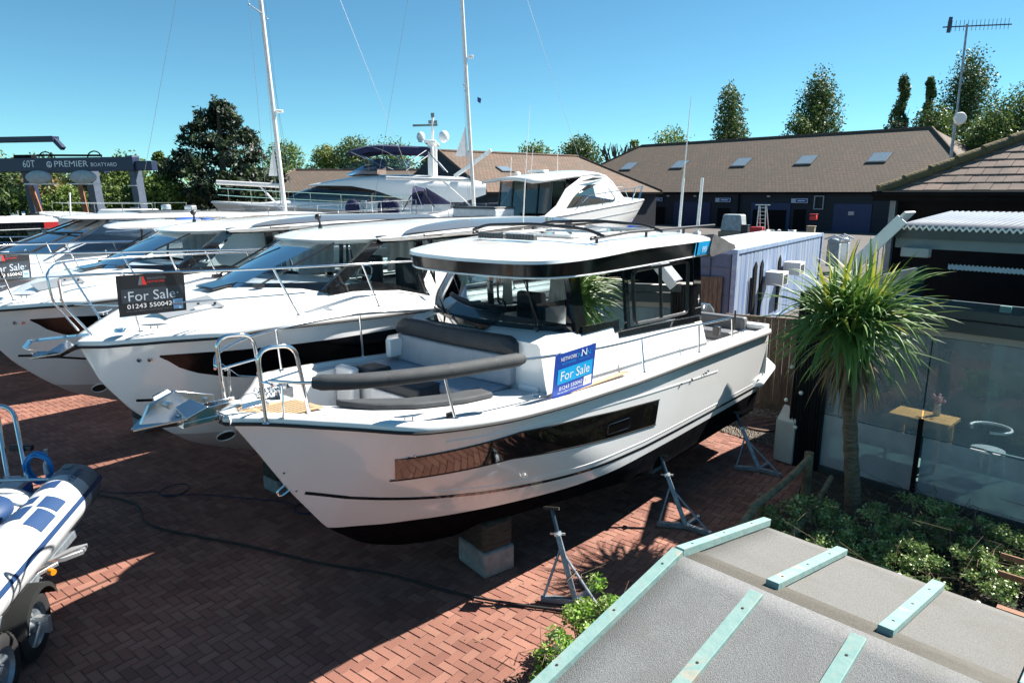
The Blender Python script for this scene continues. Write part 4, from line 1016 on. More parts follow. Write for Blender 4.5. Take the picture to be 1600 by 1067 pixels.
m_.tube([(6.1 - .5 * abs(y) ** 2, y * 1.14, 2.98) for y in [lerp(-1, 1, i / 16) for i in range(17)]], .025, 6); m_.build('screen_frame', mattblack, CV)
m_ = MB()
for s_ in (1, -1): m_.grid([[(lerp(6.2, 4.9, t), lerp(1.26, 1.02, t) * s_, lerp(2.5, 3.28, t)), (2.4, lerp(1.34, 1.05, t) * s_, lerp(2.5, 3.28, t))] for t in (0, .5, 1)])
m_.build('side_screen', vinylwin, CV)
slabroof(CV, [(.6, 1.1), (2.5, 1.22), (4.6, 1.15), (5.5, .7), (5.75, 0)], 3.27, .08, gel)
m_ = MB(); m_.box((3.2, 0, 3.44), (1.6, 1.2, .05)); m_.build('sunroof', MC['sunroof_glass'], CV, bevel=.02)
for s_ in (1, -1):
    m_ = MB(); m_.tube(rail_curve([(9.6, .15 * s_, 2.85), (9.2, .8 * s_, 2.9), (8.2, 1.3 * s_, 2.88), (6.5, 1.5 * s_, 2.82), (4.5, 1.52 * s_, 2.75)], 5), .014, 6)
    for x in (9.0, 7.8, 6.4, 5.0): m_.tube([(x - .1, ip(x, [(5, 1.5), (6.5, 1.45), (8.2, 1.2), (9.2, .7)]) * s_, 2.15), (x + .1, ip(x, [(5, 1.52), (6.5, 1.5), (8.2, 1.3), (9.2, .8)]) * s_, ip(x, [(4.5, 2.75), (6.5, 2.82), (9.2, 2.9)]))], .012, 6)
    m_.build('guard_rail', chrome, CV)
# ---- sixth: sister of the foreground boat at the far left
def copy_lite(o, skip, loc, yaw, label):
    r_ = o.copy(); S.collection.objects.link(r_); r_.location = loc; r_.rotation_euler = (0, 0, yaw); r_['label'] = label
    for ch in list(o.children):
        if any(k in ch.name for k in skip): continue
        c = ch.copy(); S.collection.objects.link(c); c.parent = r_
        for g in list(ch.children):
            d = g.copy(); S.collection.objects.link(d); d.parent = c
    return r_
SB = copy_lite(BO, ('anchor', 'whip', 'roof_bar', 'light_bar', 'emblem', 'folded', 'cyan', 'lettering', 'windlass', 'roof_rail'), (-12.5, 22.6, .15), R(221), 'white boat with black roof band and small red flash, far left of the row')
m_ = MB(); m_.box((2.3, 1.275, 3.13), (.36, .03, .18)); m_.build('red_decal', signred, SB)
# ================= RIB ON A TRAILER =================
rw = lambda: None
RB = empty('inflatable_boat', (-5.19, 6.2, .0), 0); tag(RB, 'rigid inflatable boat with grey, white and blue tubes on a trailer at the left edge', 'boat')
tubegrey = mk('tube_grey', (.13, .17, .21), .45, var=.1, bump=.05, bscale=90)
tubewhite = mk('tube_white', (.56, .58, .60), .4, var=.05)
tubeblue = mk('tube_blue', (.016, .05, .14), .5, var=.1)
A_ = V(.24, 1.05, .96); D_ = V(-.235, 1.0, .0).normalized() * -1   # from cone end towards the helm (down-left)
D_ = V(.235, -.972, 0); UPv = V(0, 0, 1); SIDE = V(.972, .235, 0)
RAD = .255
def ringat(s_, r, n=40, a0=0, a1=2 * math.pi, extra=0):
    c = A_ + D_ * s_
    return [c + (SIDE * math.cos(a) + UPv * math.sin(a)) * (r + extra) for a in [lerp(a0, a1, k / n) for k in range(n + 1)]]
m_ = MB(); secs = [(-.20, .02), (-.18, .11), (-.12, .18), (-.03, .23), (.08, RAD), (.34, RAD)]
m_.grid([ringat(s_, r_) for s_, r_ in secs]); m_.build('tube_end', tubegrey, RB, ang=60)
m_ = MB(); m_.grid([ringat(s_, RAD - .001) for s_ in (.34, .8, 1.4, 2.2, 3.2)]); m_.build('side_tube', tubewhite, RB, ang=60)
A2 = V(-1.45, .95, .98)
m_ = MB()
m_.grid([[p + V(-1.75, .35, 0) for p in ringat(s_, r_)] for s_, r_ in secs + [(1.4, RAD), (2.8, RAD)]]); m_.build('side_tube', tubegrey, RB, ang=60)
m_ = MB(); m_.grid([ringat(s_, RAD, 4, R(8), R(20), .004) for s_ in (-.02, .2, .34, 1, 2, 3)]); m_.build('rubbing_band', tubeblue, RB)
m_ = MB(); m_.grid([ringat(s_, RAD, 4, R(-30), R(-38), .012) for s_ in (-.05, .2, .34, 1, 2, 3)]); m_.build('rubbing_strake', tubegrey, RB)
def patch(s0, s1, a0, a1, name='tube_patch', mat=tubeblue, sl=0):
    m2 = MB(); m2.grid([[A_ + D_ * (lerp(s0, s1, i / 8) + sl * k / 8) + (SIDE * math.cos(R(lerp(a0, a1, k / 8))) + UPv * math.sin(R(lerp(a0, a1, k / 8)))) * (RAD + .004) for k in range(9)] for i in range(9)]); return m2.build(name, mat, RB)
patch(.50, .68, 78, 118, sl=.03); patch(.88, 1.05, 92, 140, sl=.05); patch(.86, 1.10, 38, 80, sl=.03); patch(1.16, 1.5, 34, 74); patch(1.12, 1.4, 86, 130)
m_ = MB(); m_.box(A_ + D_ * .12 + V(-.03, 0, RAD + .008), (.10, .13, .018), M=Matrix((SIDE, -D_, UPv)).transposed()); m_.build('valve_patch', tubegrey, RB, bevel=.008)
# lettering along the tube
tx = text('lettering', 'ribeye', (0, 0, 0), (1, 0, 0), (0, 1, 0), .32, .11, tubeblue, RB)
for v in tx.data.vertices:
    x, y = v.co.x, v.co.y; a = R(62) + (y - .05) / RAD; s_ = .47 - x
    v.co = A_ + D_ * s_ + (SIDE * math.cos(a) + UPv * math.sin(a)) * (RAD + .006)
m_ = MB(); m_.loft([[A_ + D_ * s_ + V(*o) for o in ((-.15, -.05, -.05), (.0, 0, -.12), (-.8, -.2, -.55), (-1.5, -.4, -.12), (-1.5, -.4, .0))] for s_ in (.35, 1.5, 3.0)]); m_.build('hull', tubewhite, RB, ang=30)
m_ = MB(); m_.ball(A_ + D_ * .75 + V(-.62, .02, .0), (.34, .42, .20), 20, 12); m_.build('seat_shell', gel, RB, ang=60)
m_ = MB(); m_.ball(A_ + D_ * .95 + V(-.62, .0, .08), (.28, .34, .15), 20, 12); m_.build('seat_cushion', tubeblue, RB, ang=60)
m_ = MB(); m_.ball(A_ + D_ * .98 + V(-.17, .0, .22), (.07, .05, .03), 14, 8); m_.build('tube_valve', tubewhite, RB)
# stainless A-frame at the stern
m_ = MB()
for dx in (-.0, .22):
    b = V(-.54 + dx, 1.05, .98); t = V(-.83 + dx * .9, 1.42, 1.78)
    m_.tube(bend([b, t, t + V(-.75, -.2, .02)], .18, 6), .026, 12)
m_.build('a_frame', chrome, RB, ang=60)
m_ = MB(); m_.box((-.48, 1.25, 1.32), (.26, .06, .07)); m_.build('frame_clamp', mattblack, RB, bevel=.015)
# jockey frame with blue hose
TR = empty('boat_trailer', (-5.0, 6.0, 0), 0); tag(TR, 'galvanised boat trailer with black mudguard and amber marker under the inflatable', 'trailer')
m_ = MB(); m_.beam(V(.22, .9, .60), V(.62, -1.3, .52), .07, .09); m_.beam(V(-.25, 1.0, .95), V(-1.2, .95, .95), .04, .04); m_.build('chassis', galv, TR, bevel=.006)
m_ = MB(); m_.prism([(.56, .16, .62), (.66, .30, .62), (.62, .44, .62), (.50, .36, .62), (.42, .08, .62)], (0, 0, .05)); m_.beam(V(.48, .15, .62), V(.22, -.28, .55), .09, .04); m_.build('trailer_bracket', alu, TR, bevel=.006)
m_ = MB(); m_.cyl((.50, .02, .60), (.55, .0, .60), .035, .03, 12); m_.build('amber_marker', mk('amber', (.8, .25, .01), .3, coat=1), TR)
wc_ = V(.53, -.42, .31); ax = V(.972, .235, 0).normalized()
def wheel(c, nm='wheel'):
    Wh = empty(nm, c, 0, TR); n2 = 36; t_ = V(-ax.y, ax.x, 0)
    def ring(off, r_): return [V(0, 0, 0) + ax * off + (t_ * math.cos(a) + V(0, 0, 1) * math.sin(a)) * r_ for a in [2 * math.pi * k / n2 for k in range(n2)]]
    m2 = MB(); m2.loft([ring(-.09, .20), ring(-.10, .27), ring(-.08, .305), ring(0, .315), ring(.08, .305), ring(.10, .27), ring(.09, .20)], caps=False)
    for k in range(36):
        a = 2 * math.pi * k / 36; d = t_ * math.cos(a) + V(0, 0, 1) * math.sin(a)
        m2.beam(ax * -.07 + d * .315, ax * .07 + d * .315, .02, .012, up=d)
    m2.build('tyre', rubber, Wh, ang=40)
    m2 = MB(); m2.loft([ring(.085, .205), ring(.05, .19), ring(.02, .12), ring(.045, .06), ring(.05, .001)], caps=False); m2.build('rim', galv, Wh, ang=40)
    m2 = MB()
    for k in range(5):
        a = 2 * math.pi * k / 5; m2.cyl(ax * .03 + (t_ * math.cos(a) + V(0, 0, 1) * math.sin(a)) * .085, ax * .055 + (t_ * math.cos(a) + V(0, 0, 1) * math.sin(a)) * .085, .012, .012, 6)
    m2.cyl(ax * .03, ax * .09, .045, .04, 12); m2.build('hub', alu, Wh)
    return Wh
wheel(wc_); wheel(wc_ + V(.16, -.64, 0))
m_ = MB(); t_ = V(-ax.y, ax.x, 0); rings = []
for k in range(17):
    a = lerp(R(20), R(168), k / 16); d = t_ * math.cos(a) + V(0, 0, 1) * math.sin(a); c = wc_ + t_ * (-.66 if k > 12 else 0)
    rings.append([wc_ + ax * -.13 + d * .375, wc_ + ax * .15 + d * .375, wc_ + ax * .16 + d * .33, wc_ + ax * .15 + d * .36, wc_ + ax * -.13 + d * .36])
m_.loft(rings); m_.build('mudguard', mk('mudguard', (.02, .022, .022), .45, bump=.1, bscale=20), TR, ang=50)
m_ = MB(); m_.tube([wc_ + ax * .10, wc_ + ax * .16 + V(-.02, -.02, .02), wc_ + ax * .17 + V(-.1, -.12, -.25), wc_ + ax * .12 + V(-.28, -.3, -.28)], .022, 8); m_.box(wc_ + ax * .14, (.13, .05, .16)); m_.build('brake_fitting', alu, TR, bevel=.01)
m_ = MB(); m_.tube([(.02, 1.0, .55), (-.02, 1.02, 1.12)], .022, 8); m_.tube([(-.02, 1.02, 1.12), (-1.1, 1.0, 1.1)], .018, 8); m_.tube([(-.40, 1.38, .55), (-.36, 1.40, 1.32)], .022, 8); m_.build('side_post', alu, TR)
HS = empty('hose', (-5.40, 7.36, 1.13), 0); tag(HS, 'coil of bright blue hose hung on the trailer post', 'hose')
m_ = MB(); random.seed(5); pts = []
for k in range(150):
    a = k * .42; rr = .155 + .02 * math.sin(k * .37) + random.uniform(-.006, .006); pts.append((rr * .92 * math.cos(a), -.05 + .03 * math.sin(k * .21), rr * 1.05 * math.sin(a)))
m_.tube(rail_curve(pts, 2), .0085, 6); m_.build('coil', mk('blue_hose', (.02, .25, .62), .35, var=.1), HS, ang=60)
m_ = MB(); m_.cyl((.09, -.08, .02), (.10, -.08, -.06), .02, .03, 10); m_.cyl((.09, -.08, .02), (.085, -.08, .08), .022, .006, 10); m_.build('nozzle', tubewhite, HS)
BX = empty('fuel_can', (-5.62, 7.18, .55), R(10)); tag(BX, 'blue and white container standing behind the coiled hose', 'container')
m_ = MB(); m_.box((0, 0, .15), (.26, .3, .3)); m_.build('tub', mk('blue_plastic', (.02, .14, .5), .4), BX, bevel=.03)
m_ = MB(); m_.box((0, 0, .33), (.24, .28, .05)); m_.tube([(-.08, 0, .36), (-.08, 0, .42), (.08, 0, .42), (.08, 0, .36)], .012, 6); m_.build('lid', tubewhite, BX, bevel=.01)
BX.location.z = .66
# cables on the paving
def cable(name, pts, r, mat, label):
    m2 = MB(); m2.tube(rail_curve([(x, y, r + .012) for x, y in pts], 8), r, 6); o = m2.build(name, mat, None, ang=60); tag(o, label, 'cable'); return o
cable('power_cable', [(-6.2, 9.1), (-5.2, 8.7), (-4.6, 8.05), (-3.2, 7.55), (-2.2, 7.15), (-1.4, 6.92), (-.6, 6.55), (.0, 6.36), (.6, 6.22), (1.1, 6.1)], .014, rubber, 'thick black cable crossing the paving from the inflatable to the nearest boat stand')
cp = [(-6.3, 9.25), (-5.6, 9.05), (-5.1, 9.1)] + [(-4.85 + .18 * math.cos(a), 9.15 + .22 * math.sin(a)) for a in (-2, -1, 0, 1, 2, 3, 4)] + [(-4.4, 9.0), (-3.6, 8.85), (-3.1, 8.75)] + [(-2.75 + .2 * math.cos(a), 8.6 + .2 * math.sin(a)) for a in (-3, -2, -1, 0, 1, 2, 3, 4.2)] + [(-2.2, 8.45), (-1.2, 8.5)]
cable('thin_cable', cp, .008, mk('navy_cable', (.02, .02, .06), .5), 'thin dark cable with small loops lying behind the thick one')
# ================= GROUND =================
m_ = MB(); m_.poly([(-900, -300, -.03), (900, -300, -.03), (900, 1500, -.03), (-900, 1500, -.03)]); g = m_.build('ground', mk('far_ground', (.10, .10, .075), .95, var=.4, scale=.05, world=True), None, ang=0); tag(g, kind='structure')
m_ = MB(); m_.poly([(-70, -2, -.012), (60, -2, -.012), (60, 130, -.012), (-70, 130, -.012)]); g = m_.build('yard', mk('yard_surface', (.10, .09, .085), .9, var=.3, scale=.8, bump=.2, bscale=30, world=True), None, ang=0); tag(g, kind='structure')
# herringbone brick paving, every brick laid
def brickmat():
    m = bpy.data.materials.new('brick_paver'); m.use_nodes = True; t = m.node_tree; N = t.nodes; Lk = t.links; b = N['Principled BSDF']
    at = N.new('ShaderNodeAttribute'); at.attribute_name = 'bv'
    cr = N.new('ShaderNodeValToRGB'); e = cr.color_ramp.elements
    e[0].color = (.24, .100, .073, 1); e[1].color = (.36, .172, .126, 1); e[0].position = 0; e[1].position = 1
    k = cr.color_ramp.elements.new(.5); k.color = (.305, .134, .096, 1)
    Lk.new(at.outputs['Fac'], cr.inputs[0])
    g = N.new('ShaderNodeNewGeometry')
    n1 = N.new('ShaderNodeTexNoise'); n1.inputs['Scale'].default_value = .55; n1.inputs['Detail'].default_value = 6; Lk.new(g.outputs['Position'], n1.inputs['Vector'])
    n2 = N.new('ShaderNodeTexNoise'); n2.inputs['Scale'].default_value = 90; n2.inputs['Detail'].default_value = 4; Lk.new(g.outputs['Position'], n2.inputs['Vector'])
    r1 = N.new('ShaderNodeMapRange'); r1.inputs[1].default_value = .35; r1.inputs[2].default_value = .7; r1.inputs[3].default_value = .60; r1.inputs[4].default_value = 1.08; Lk.new(n1.outputs[0], r1.inputs[0])
    r2 = N.new('ShaderNodeMapRange'); r2.inputs[1].default_value = .3; r2.inputs[2].default_value = .7; r2.inputs[3].default_value = .86; r2.inputs[4].default_value = 1.1; Lk.new(n2.outputs[0], r2.inputs[0])
    mu = N.new('ShaderNodeMath'); mu.operation = 'MULTIPLY'; Lk.new(r1.outputs[0], mu.inputs[0]); Lk.new(r2.outputs[0], mu.inputs[1])
    sc = N.new('ShaderNodeVectorMath'); sc.operation = 'SCALE'; Lk.new(cr.outputs[0], sc.inputs[0]); Lk.new(mu.outputs[0], sc.inputs['Scale'])
    n3 = N.new('ShaderNodeTexNoise'); n3.inputs['Scale'].default_value = 2.6; n3.inputs['Detail'].default_value = 8; n3.inputs['Roughness'].default_value = .75; Lk.new(g.outputs['Position'], n3.inputs['Vector'])
    r3 = N.new('ShaderNodeMapRange'); r3.inputs[1].default_value = .66; r3.inputs[2].default_value = .78; r3.inputs[3].default_value = 0; r3.inputs[4].default_value = .45; Lk.new(n3.outputs[0], r3.inputs[0])
    mx = N.new('ShaderNodeMix'); mx.data_type = 'RGBA'; Lk.new(r3.outputs[0], mx.inputs[0]); Lk.new(sc.outputs[0], mx.inputs[6]); mx.inputs[7].default_value = (.22, .20, .19, 1)
    Lk.new(mx.outputs[2], b.inputs['Base Color']); b.inputs['Roughness'].default_value = .8
    bp = N.new('ShaderNodeBump'); bp.inputs['Strength'].default_value = .35; bp.inputs['Distance'].default_value = .004; Lk.new(n2.outputs[0], bp.inputs['Height']); Lk.new(bp.outputs[0], b.inputs['Normal'])
    return m
random.seed(21)
W_ = .1; ex_ = V(math.cos(R(-37.7)), math.sin(R(-37.7)), 0); ey_ = V(math.cos(R(52.3)), math.sin(R(52.3)), 0)
vs, fs, bv = [], [], []
def inpave(x, y): return -13.5 < x < 6.0 and 3.4 < y < 19 and abs(x) < y * .92 + 1.2 and x < 2.0 + (y - 3) * .62
o0_ = V(-4, 9, 0)
for i in range(-140, 141):
    for j in range(-90, 91):
        bx, by = i + 2 * j, i - 2 * j
        c = o0_ + (ex_ * bx + ey_ * by) * W_
        if not inpave(c.x, c.y): continue
        for (u0, v0, u1, v1) in ((bx, by, bx + 2, by + 1), (bx, by + 1, bx + 1, by + 3)):
            gp = .022; bl = .045; hz = random.uniform(-.003, .002) - (.004 if random.random() < .03 else 0); tx_, ty_ = random.uniform(-.0008, .0008), random.uniform(-.0008, .0008)
            jx, jy = random.uniform(-.012, .012), random.uniform(-.012, .012)
            a0, b0, a1, b1 = u0 + gp + jx, v0 + gp + jy, u1 - gp + jx, v1 - gp + jy
            base = len(vs)
            for (a, b, z) in ((a0, b0, -.007), (a1, b0, -.007), (a1, b1, -.007), (a0, b1, -.007), (a0 + bl, b0 + bl, tx_), (a1 - bl, b0 + bl, -tx_), (a1 - bl, b1 - bl, ty_), (a0 + bl, b1 - bl, -ty_)):
                p = o0_ + (ex_ * a + ey_ * b) * W_; vs.append((p.x, p.y, z + hz)); 
            r_ = random.random(); bv += [r_] * 8
            fs += [(base + 4, base + 5, base + 6, base + 7), (base, base + 1, base + 5, base + 4), (base + 1, base + 2, base + 6, base + 5), (base + 2, base + 3, base + 7, base + 6), (base + 3, base, base + 4, base + 7)]
me = bpy.data.meshes.new('brick_paving'); me.from_pydata(vs, [], fs); me.materials.append(brickmat())
at_ = me.attributes.new('bv', 'FLOAT', 'POINT'); at_.data.foreach_set('value', bv); me.update()
g = bpy.data.objects.new('brick_paving', me); S.collection.objects.link(g); tag(g, kind='structure')
m_ = MB(); m_.poly([(-15, 2.5, -.0085), (6.5, 2.5, -.0085), (9, 20, -.0085), (-17, 20, -.0085)]); g = m_.build('paving_bed', mk('joint_sand', (.10, .08, .07), .95, var=.7, scale=1.3, world=True), None, ang=0); tag(g, kind='structure')
# planting bed and gravel
m_ = MB(); m_.poly([(1.3, 3.2, .012), (1.0, 4.6, .012), (2.2, 6.7, .012), (4.0, 8.9, .012), (4.6, 10.0, .012), (9.5, 6.2, .012), (9, 2, .012)]); g = m_.build('planting_bed', mk('soil', (.035, .028, .02), .95, var=.5, scale=14, bump=.8, bscale=40, world=True), None, ang=0); tag(g, kind='structure')
m_ = MB(); m_.poly([(3.55, 11.95, .01), (4.68, 10.45, .01), (6.6, 12.4, .01), (5.4, 14.4, .01)]); g = m_.build('gravel_bed', mk('gravel_base', (.09, .075, .06), .95, var=.5, scale=30, world=True), None, ang=0); tag(g, kind='structure')
random.seed(4); m_ = MB()
for i in range(2600):
    a, b = random.random(), random.random()
    p = V(3.55, 11.95, .014).lerp(V(4.68, 10.45, .014), a); q = V(5.4, 14.3, .014).lerp(V(6.4, 12.4, .014), a); c = p.lerp(q, b)
    r_ = random.uniform(.010, .028); m_.add([c + V(r_, 0, 0), c + V(0, r_ * random.uniform(.6, 1.1), 0), c + V(-r_, 0, 0), c + V(0, -r_, 0), c + V(0, 0, r_ * .8)], [(0, 1, 4), (1, 2, 4), (2, 3, 4), (3, 0, 4)])
g = m_.build('gravel', mk('gravel_stone', (.26, .22, .18), .8, var=.6, scale=40, world=True), None, ang=0); tag(g, kind='stuff'); g['label'] = 'brown and grey gravel below the board fence'; g['category'] = 'gravel'
m_ = MB(); m_.cyl((4.62, 12.0, .0), (4.62, 12.0, .045), .42, .42, 28); g = m_.build('manhole_cover', mk('rust_iron', (.10, .055, .04), .8, var=.4, scale=9, bump=.3), None, bevel=.01); tag(g, 'round rusty brown cover set in the gravel', 'manhole cover')

# ================= BOARD FENCE, CABINET, LOW RAIL =================
fencewood = mk('fence_board', (.17, .13, .095), .85, var=.45, scale=3, stretch=(8, 8, 1), bump=.35, bscale=30)
FE = empty('board_fence', (4.3, 13.35, 0), R(-27)); tag(FE, 'weathered vertical board fence behind the stern of the foreground boat', 'fence')
m_ = MB(); random.seed(8)
for k in range(26):
    x = k * .125; m_.box((x, 0 + (k % 2) * .012, .96), (.12, .018, 1.72 + random.uniform(-.01, .01)))
m_.build('boards', fencewood, FE, bevel=.003)
m_ = MB()
for z in (.06, ): m_.box((1.6, -.02, z), (3.3, .03, .13))
m_.build('gravel_board', fencewood, FE)
m_ = MB(); m_.box((1.6, 0, 1.84), (3.3, .07, .03)); m_.build('capping', fencewood, FE)
FE = empty('board_fence', (-8, 24.6, 0), R(-20)); tag(FE, 'distant weathered board fence seen through the cabin windows', 'fence')
m_ = MB()
for k in range(120): m_.box((k * .125, (k % 2) * .012, .96), (.115, .018, 1.75))
m_.build('boards', fencewood, FE)
CB = empty('meter_cabinet', (4.36, 10.42, 0), R(-50)); tag(CB, 'pale utility cabinet with sloping top beside the black corner post', 'cabinet')
m_ = MB(); m_.prism([(-.02, -.2, .02), (-.02, .2, .02), (-.02, .2, .82), (-.02, .0, .90), (-.02, -.2, .70)], (.30, 0, 0)); m_.build('body', mk('cabinet_grey', (.50, .52, .48), .5, var=.1), CB, bevel=.01)
m_ = MB(); m_.box((-.03, 0, .38), (.012, .36, .62)); m_.build('door', mk('cabinet_grey', (.50, .52, .48), .5), CB, bevel=.004)
roughwood = mk('rough_wood', (.20, .165, .10), .9, var=.5, scale=7, bump=.8, bscale=30)
PF = empty('post_and_rail_fence', (3.0, 7.6, 0), 0); tag(PF, 'low rough pole fence along the edge of the planting bed', 'fence')
def fp(x, y, h, r=.055):
    m2 = MB(); m2.tube([(x - 3.0, y - 7.6, 0), (x - 3.0, y - 7.6, h)], [r, r * .95], 10); m2.build('post', roughwood, PF)
fp(4.15, 8.98, .66, .065); fp(3.05, 7.75, .6); fp(2.2, 6.62, .52)
def rw_(a, b, r): m2 = MB(); m2.tube(rail_curve([a, ((a[0] + b[0]) / 2 + .02, (a[1] + b[1]) / 2, (a[2] + b[2]) / 2 - .02), b], 5), r, 9); m2.build('rail', roughwood, PF)
rw_((1.12, 1.28, .62), (-.2, -.2, .58), .045); rw_((-.15, -.15, .56), (-1.1, -1.35, .42), .045); rw_((1.3, 1.0, .45), (.15, -.55, .42), .035)

# ================= SHED ROOF =================
def weathered(name, c1, c2, dirt, fs=150, ds=1.6, thr=(.46, .74), bump=.5, streak=(1, 1, 1)):
    m = mk(name, c1, .95, scale=fs, detail=3, bump=bump, bscale=fs * 1.5, col2=c2); t = m.node_tree; N = t.nodes; Lk = t.links; b = N['Principled BSDF']
    src = b.inputs['Base Color'].links[0].from_socket
    tc = N.new('ShaderNodeTexCoord'); mp = N.new('ShaderNodeMapping'); mp.inputs['Scale'].default_value = streak; Lk.new(tc.outputs['Object'], mp.inputs[0])
    no = N.new('ShaderNodeTexNoise'); no.inputs['Scale'].default_value = ds; no.inputs['Detail'].default_value = 9; no.inputs['Roughness'].default_value = .68; no.inputs['Distortion'].default_value = .6; Lk.new(mp.outputs[0], no.inputs['Vector'])
    r = N.new('ShaderNodeMapRange'); r.inputs[1].default_value = thr[0]; r.inputs[2].default_value = thr[1]; Lk.new(no.outputs[0], r.inputs[0])
    mx = N.new('ShaderNodeMix'); mx.data_type = 'RGBA'; Lk.new(r.outputs[0], mx.inputs[0]); Lk.new(src, mx.inputs[6]); mx.inputs[7].default_value = (*dirt, 1)
    Lk.new(mx.outputs[2], b.inputs['Base Color']); return m
felt = weathered('roof_felt', (.22, .226, .23), (.135, .14, .146), (.135, .137, .13))
felt2 = weathered('roof_felt_brown', (.20, .20, .194), (.135, .135, .13), (.14, .135, .12))
feltr = weathered('ridge_felt', (.12, .112, .095), (.07, .065, .055), (.14, .135, .12))
batten = weathered('painted_batten', (.17, .30, .285), (.22, .33, .31), (.33, .31, .25), fs=14, ds=5, thr=(.56, .66), bump=.2, streak=(1, 1, 1))
SH = empty('shed', (0, 0, 0), 0); tag(SH, 'low shed with grey felt roof and pale turquoise battens in the right foreground', 'shed')
A0 = V(.84, 3.14, 2.40); rd = V(1.0, -1.01, 0).normalized()      # apex and ridge direction
be = V(1.59, 3.95, 2.15) - A0                                     # back-slope verge
fe = V(.105, 2.40, 2.215) - A0                                 # front-slope verge
fe = fe * 1.5; L_ = 3.2
def slab(a, b, L, name, mat, th=.02, s0=0):
    m2 = MB(); n = 14; rows = []
    for i in range(n + 1):
        t = i / n; rows.append([a + rd * (s0 + L * u / 20) + b * t + V(0, 0, .0012 * math.sin(u * 1.3 + i)) for u in range(21)])
    m2.grid(rows); o = m2.build(name, mat, SH, ang=80); md = o.modifiers.new('s', 'SOLIDIFY'); md.thickness = th; md.offset = -1; return o
slab(A0 + be * 0, be, L_, 'back_roof', felt2); slab(A0, fe, L_, 'front_roof', felt)
off = V(0, 0, .009)
m_ = MB(); m_.grid([[A0 + rd * (3.2 * u / 20) + fe * t + off + V(0, 0, .001 * math.sin(u * 2.1)) for u in range(21)] for t in (.0, .03, .10, .158)]); o = m_.build('ridge_felt', felt, SH, ang=80); o.modifiers.new('s', 'SOLIDIFY').thickness = .004
m_ = MB(); m_.grid([[A0 + rd * (3.2 * u / 20) + be * t + off for u in range(21)] for t in (-.02, .03, .10, .16)]); o = m_.build('ridge_felt', feltr, SH, ang=80); o.modifiers.new('s', 'SOLIDIFY').thickness = .004
m_ = MB(); m_.grid([[A0 + rd * (3.2 * u / 20) + fe * (t + .006 * math.sin(u * .9)) + off for u in range(21)] for t in (.345, .352)]); m_.build('felt_lap', rubber, SH)
m_ = MB(); m_.grid([[A0 + rd * (3.2 * u / 30) + fe * .162 + V(0, 0, .004) + fe * (.004 * t) for u in range(31)] for t in (0, 1.6)]); m_.build('felt_lap', rubber, SH)
nb = rd.cross(be).normalized(); nb = nb if nb.z > 0 else -nb; nf = rd.cross(fe).normalized(); nf = nf if nf.z > 0 else -nf
def bat(a, b, n, w=.062, h=.035, name='batten'):
    m2 = MB(); m2.beam(a + n * (h / 2 + .006), b + n * (h / 2 + .006), w, h, up=n); o = m2.build(name, batten, SH, bevel=.003); m3 = MB(); L9 = (b - a).length
    for q in range(max(2, int(L9 / .33))): p = a + (b - a) * ((q + .35) / max(2, int(L9 / .33))) + n * (h + .006); m3.cyl(p, p + n * .002, .007, .006, 8)
    m3.build('screws', rubber, o); return o
bat(A0 + rd * .0 + be * -.0, A0 + be * 1.02, nb, .05, .045, 'verge_batten'); bat(A0 + fe * .0, A0 + fe * 1.0, nf, .06, .045, 'verge_batten')
for s_ in (.45, .94, 1.43, 1.92): bat(A0 + rd * s_ + be * .08, A0 + rd * (s_ + .02) + be * .98, nb)
for s_ in (.44, .88, 1.35, 1.85): bat(A0 + rd * s_ + fe * .03, A0 + rd * s_ + fe * 1.0, nf)
m_ = MB(); random.seed(2)
for k in range(16): p = A0 + rd * (.08 + k * .145) + fe * .145 + nf * .012; m_.cyl(p, p + nf * .006, .009, .006, 8)
m_.build('felt_nail', mk('nail', (.5, .5, .48), .5, metal=.4), SH)
m_ = MB()
w0 = A0 + be * .93; w1 = A0 + fe * .9
m_.prism([(A0 + V(0, 0, -.06)) + rd * .06, w0 + V(0, 0, -.05) + rd * .06, V(w0.x, w0.y, 0) + rd * .06, V(w1.x, w1.y, 0) + rd * .06, w1 + V(0, 0, -.05) + rd * .06], rd * .04)
m_.prism([w0 + V(0, 0, -.06) + rd * .1, V(w0.x, w0.y, 0) + rd * .1, V(w0.x, w0.y, 0) + rd * 3, w0 + V(0, 0, -.06) + rd * 3], (-be).normalized() * .04)
m_.build('wall', mk('shed_wall', (.08, .24, .25), .7, var=.3, scale=6, stretch=(1, 1, 8)), SH)
m_ = MB()
for k in range(5): m_.beam(A0 + V(-.06, .10, -.03) + V(-.02 * k, .025 * k, -.03 * abs(k - 2)), A0 + V(-.06, .10, -.55) + V(-.02 * k, .025 * k, 0), .02, .022)
LT = None
PB = empty('slatted_panel', (.86, 4.15, 0), R(40)); tag(PB, 'turquoise slatted garden panel with a pointed top beside the shed corner', 'panel')
m_ = MB()
for k in range(8): m_.box((k * .04, 0, .75 + .0), (.03, .015, 1.5 + .12 - abs(k - 1) * .05))
m_.build('slats', mk('turquoise_paint', (.03, .28, .32), .55, var=.2), PB)
m_ = MB()
for k in range(9):
    p = A0 + be * 1.01 + rd * (.40 + k * .37) + V(0, 0, -.02)
    m_.ball(p, (.018, .018, .022), 10, 6)
LT = m_.build('string_lights', mk('bulb_white', (.75, .73, .66), .3), None); tag(LT, 'string of small round bulbs fixed under the back eaves of the felt roof', 'string lights')

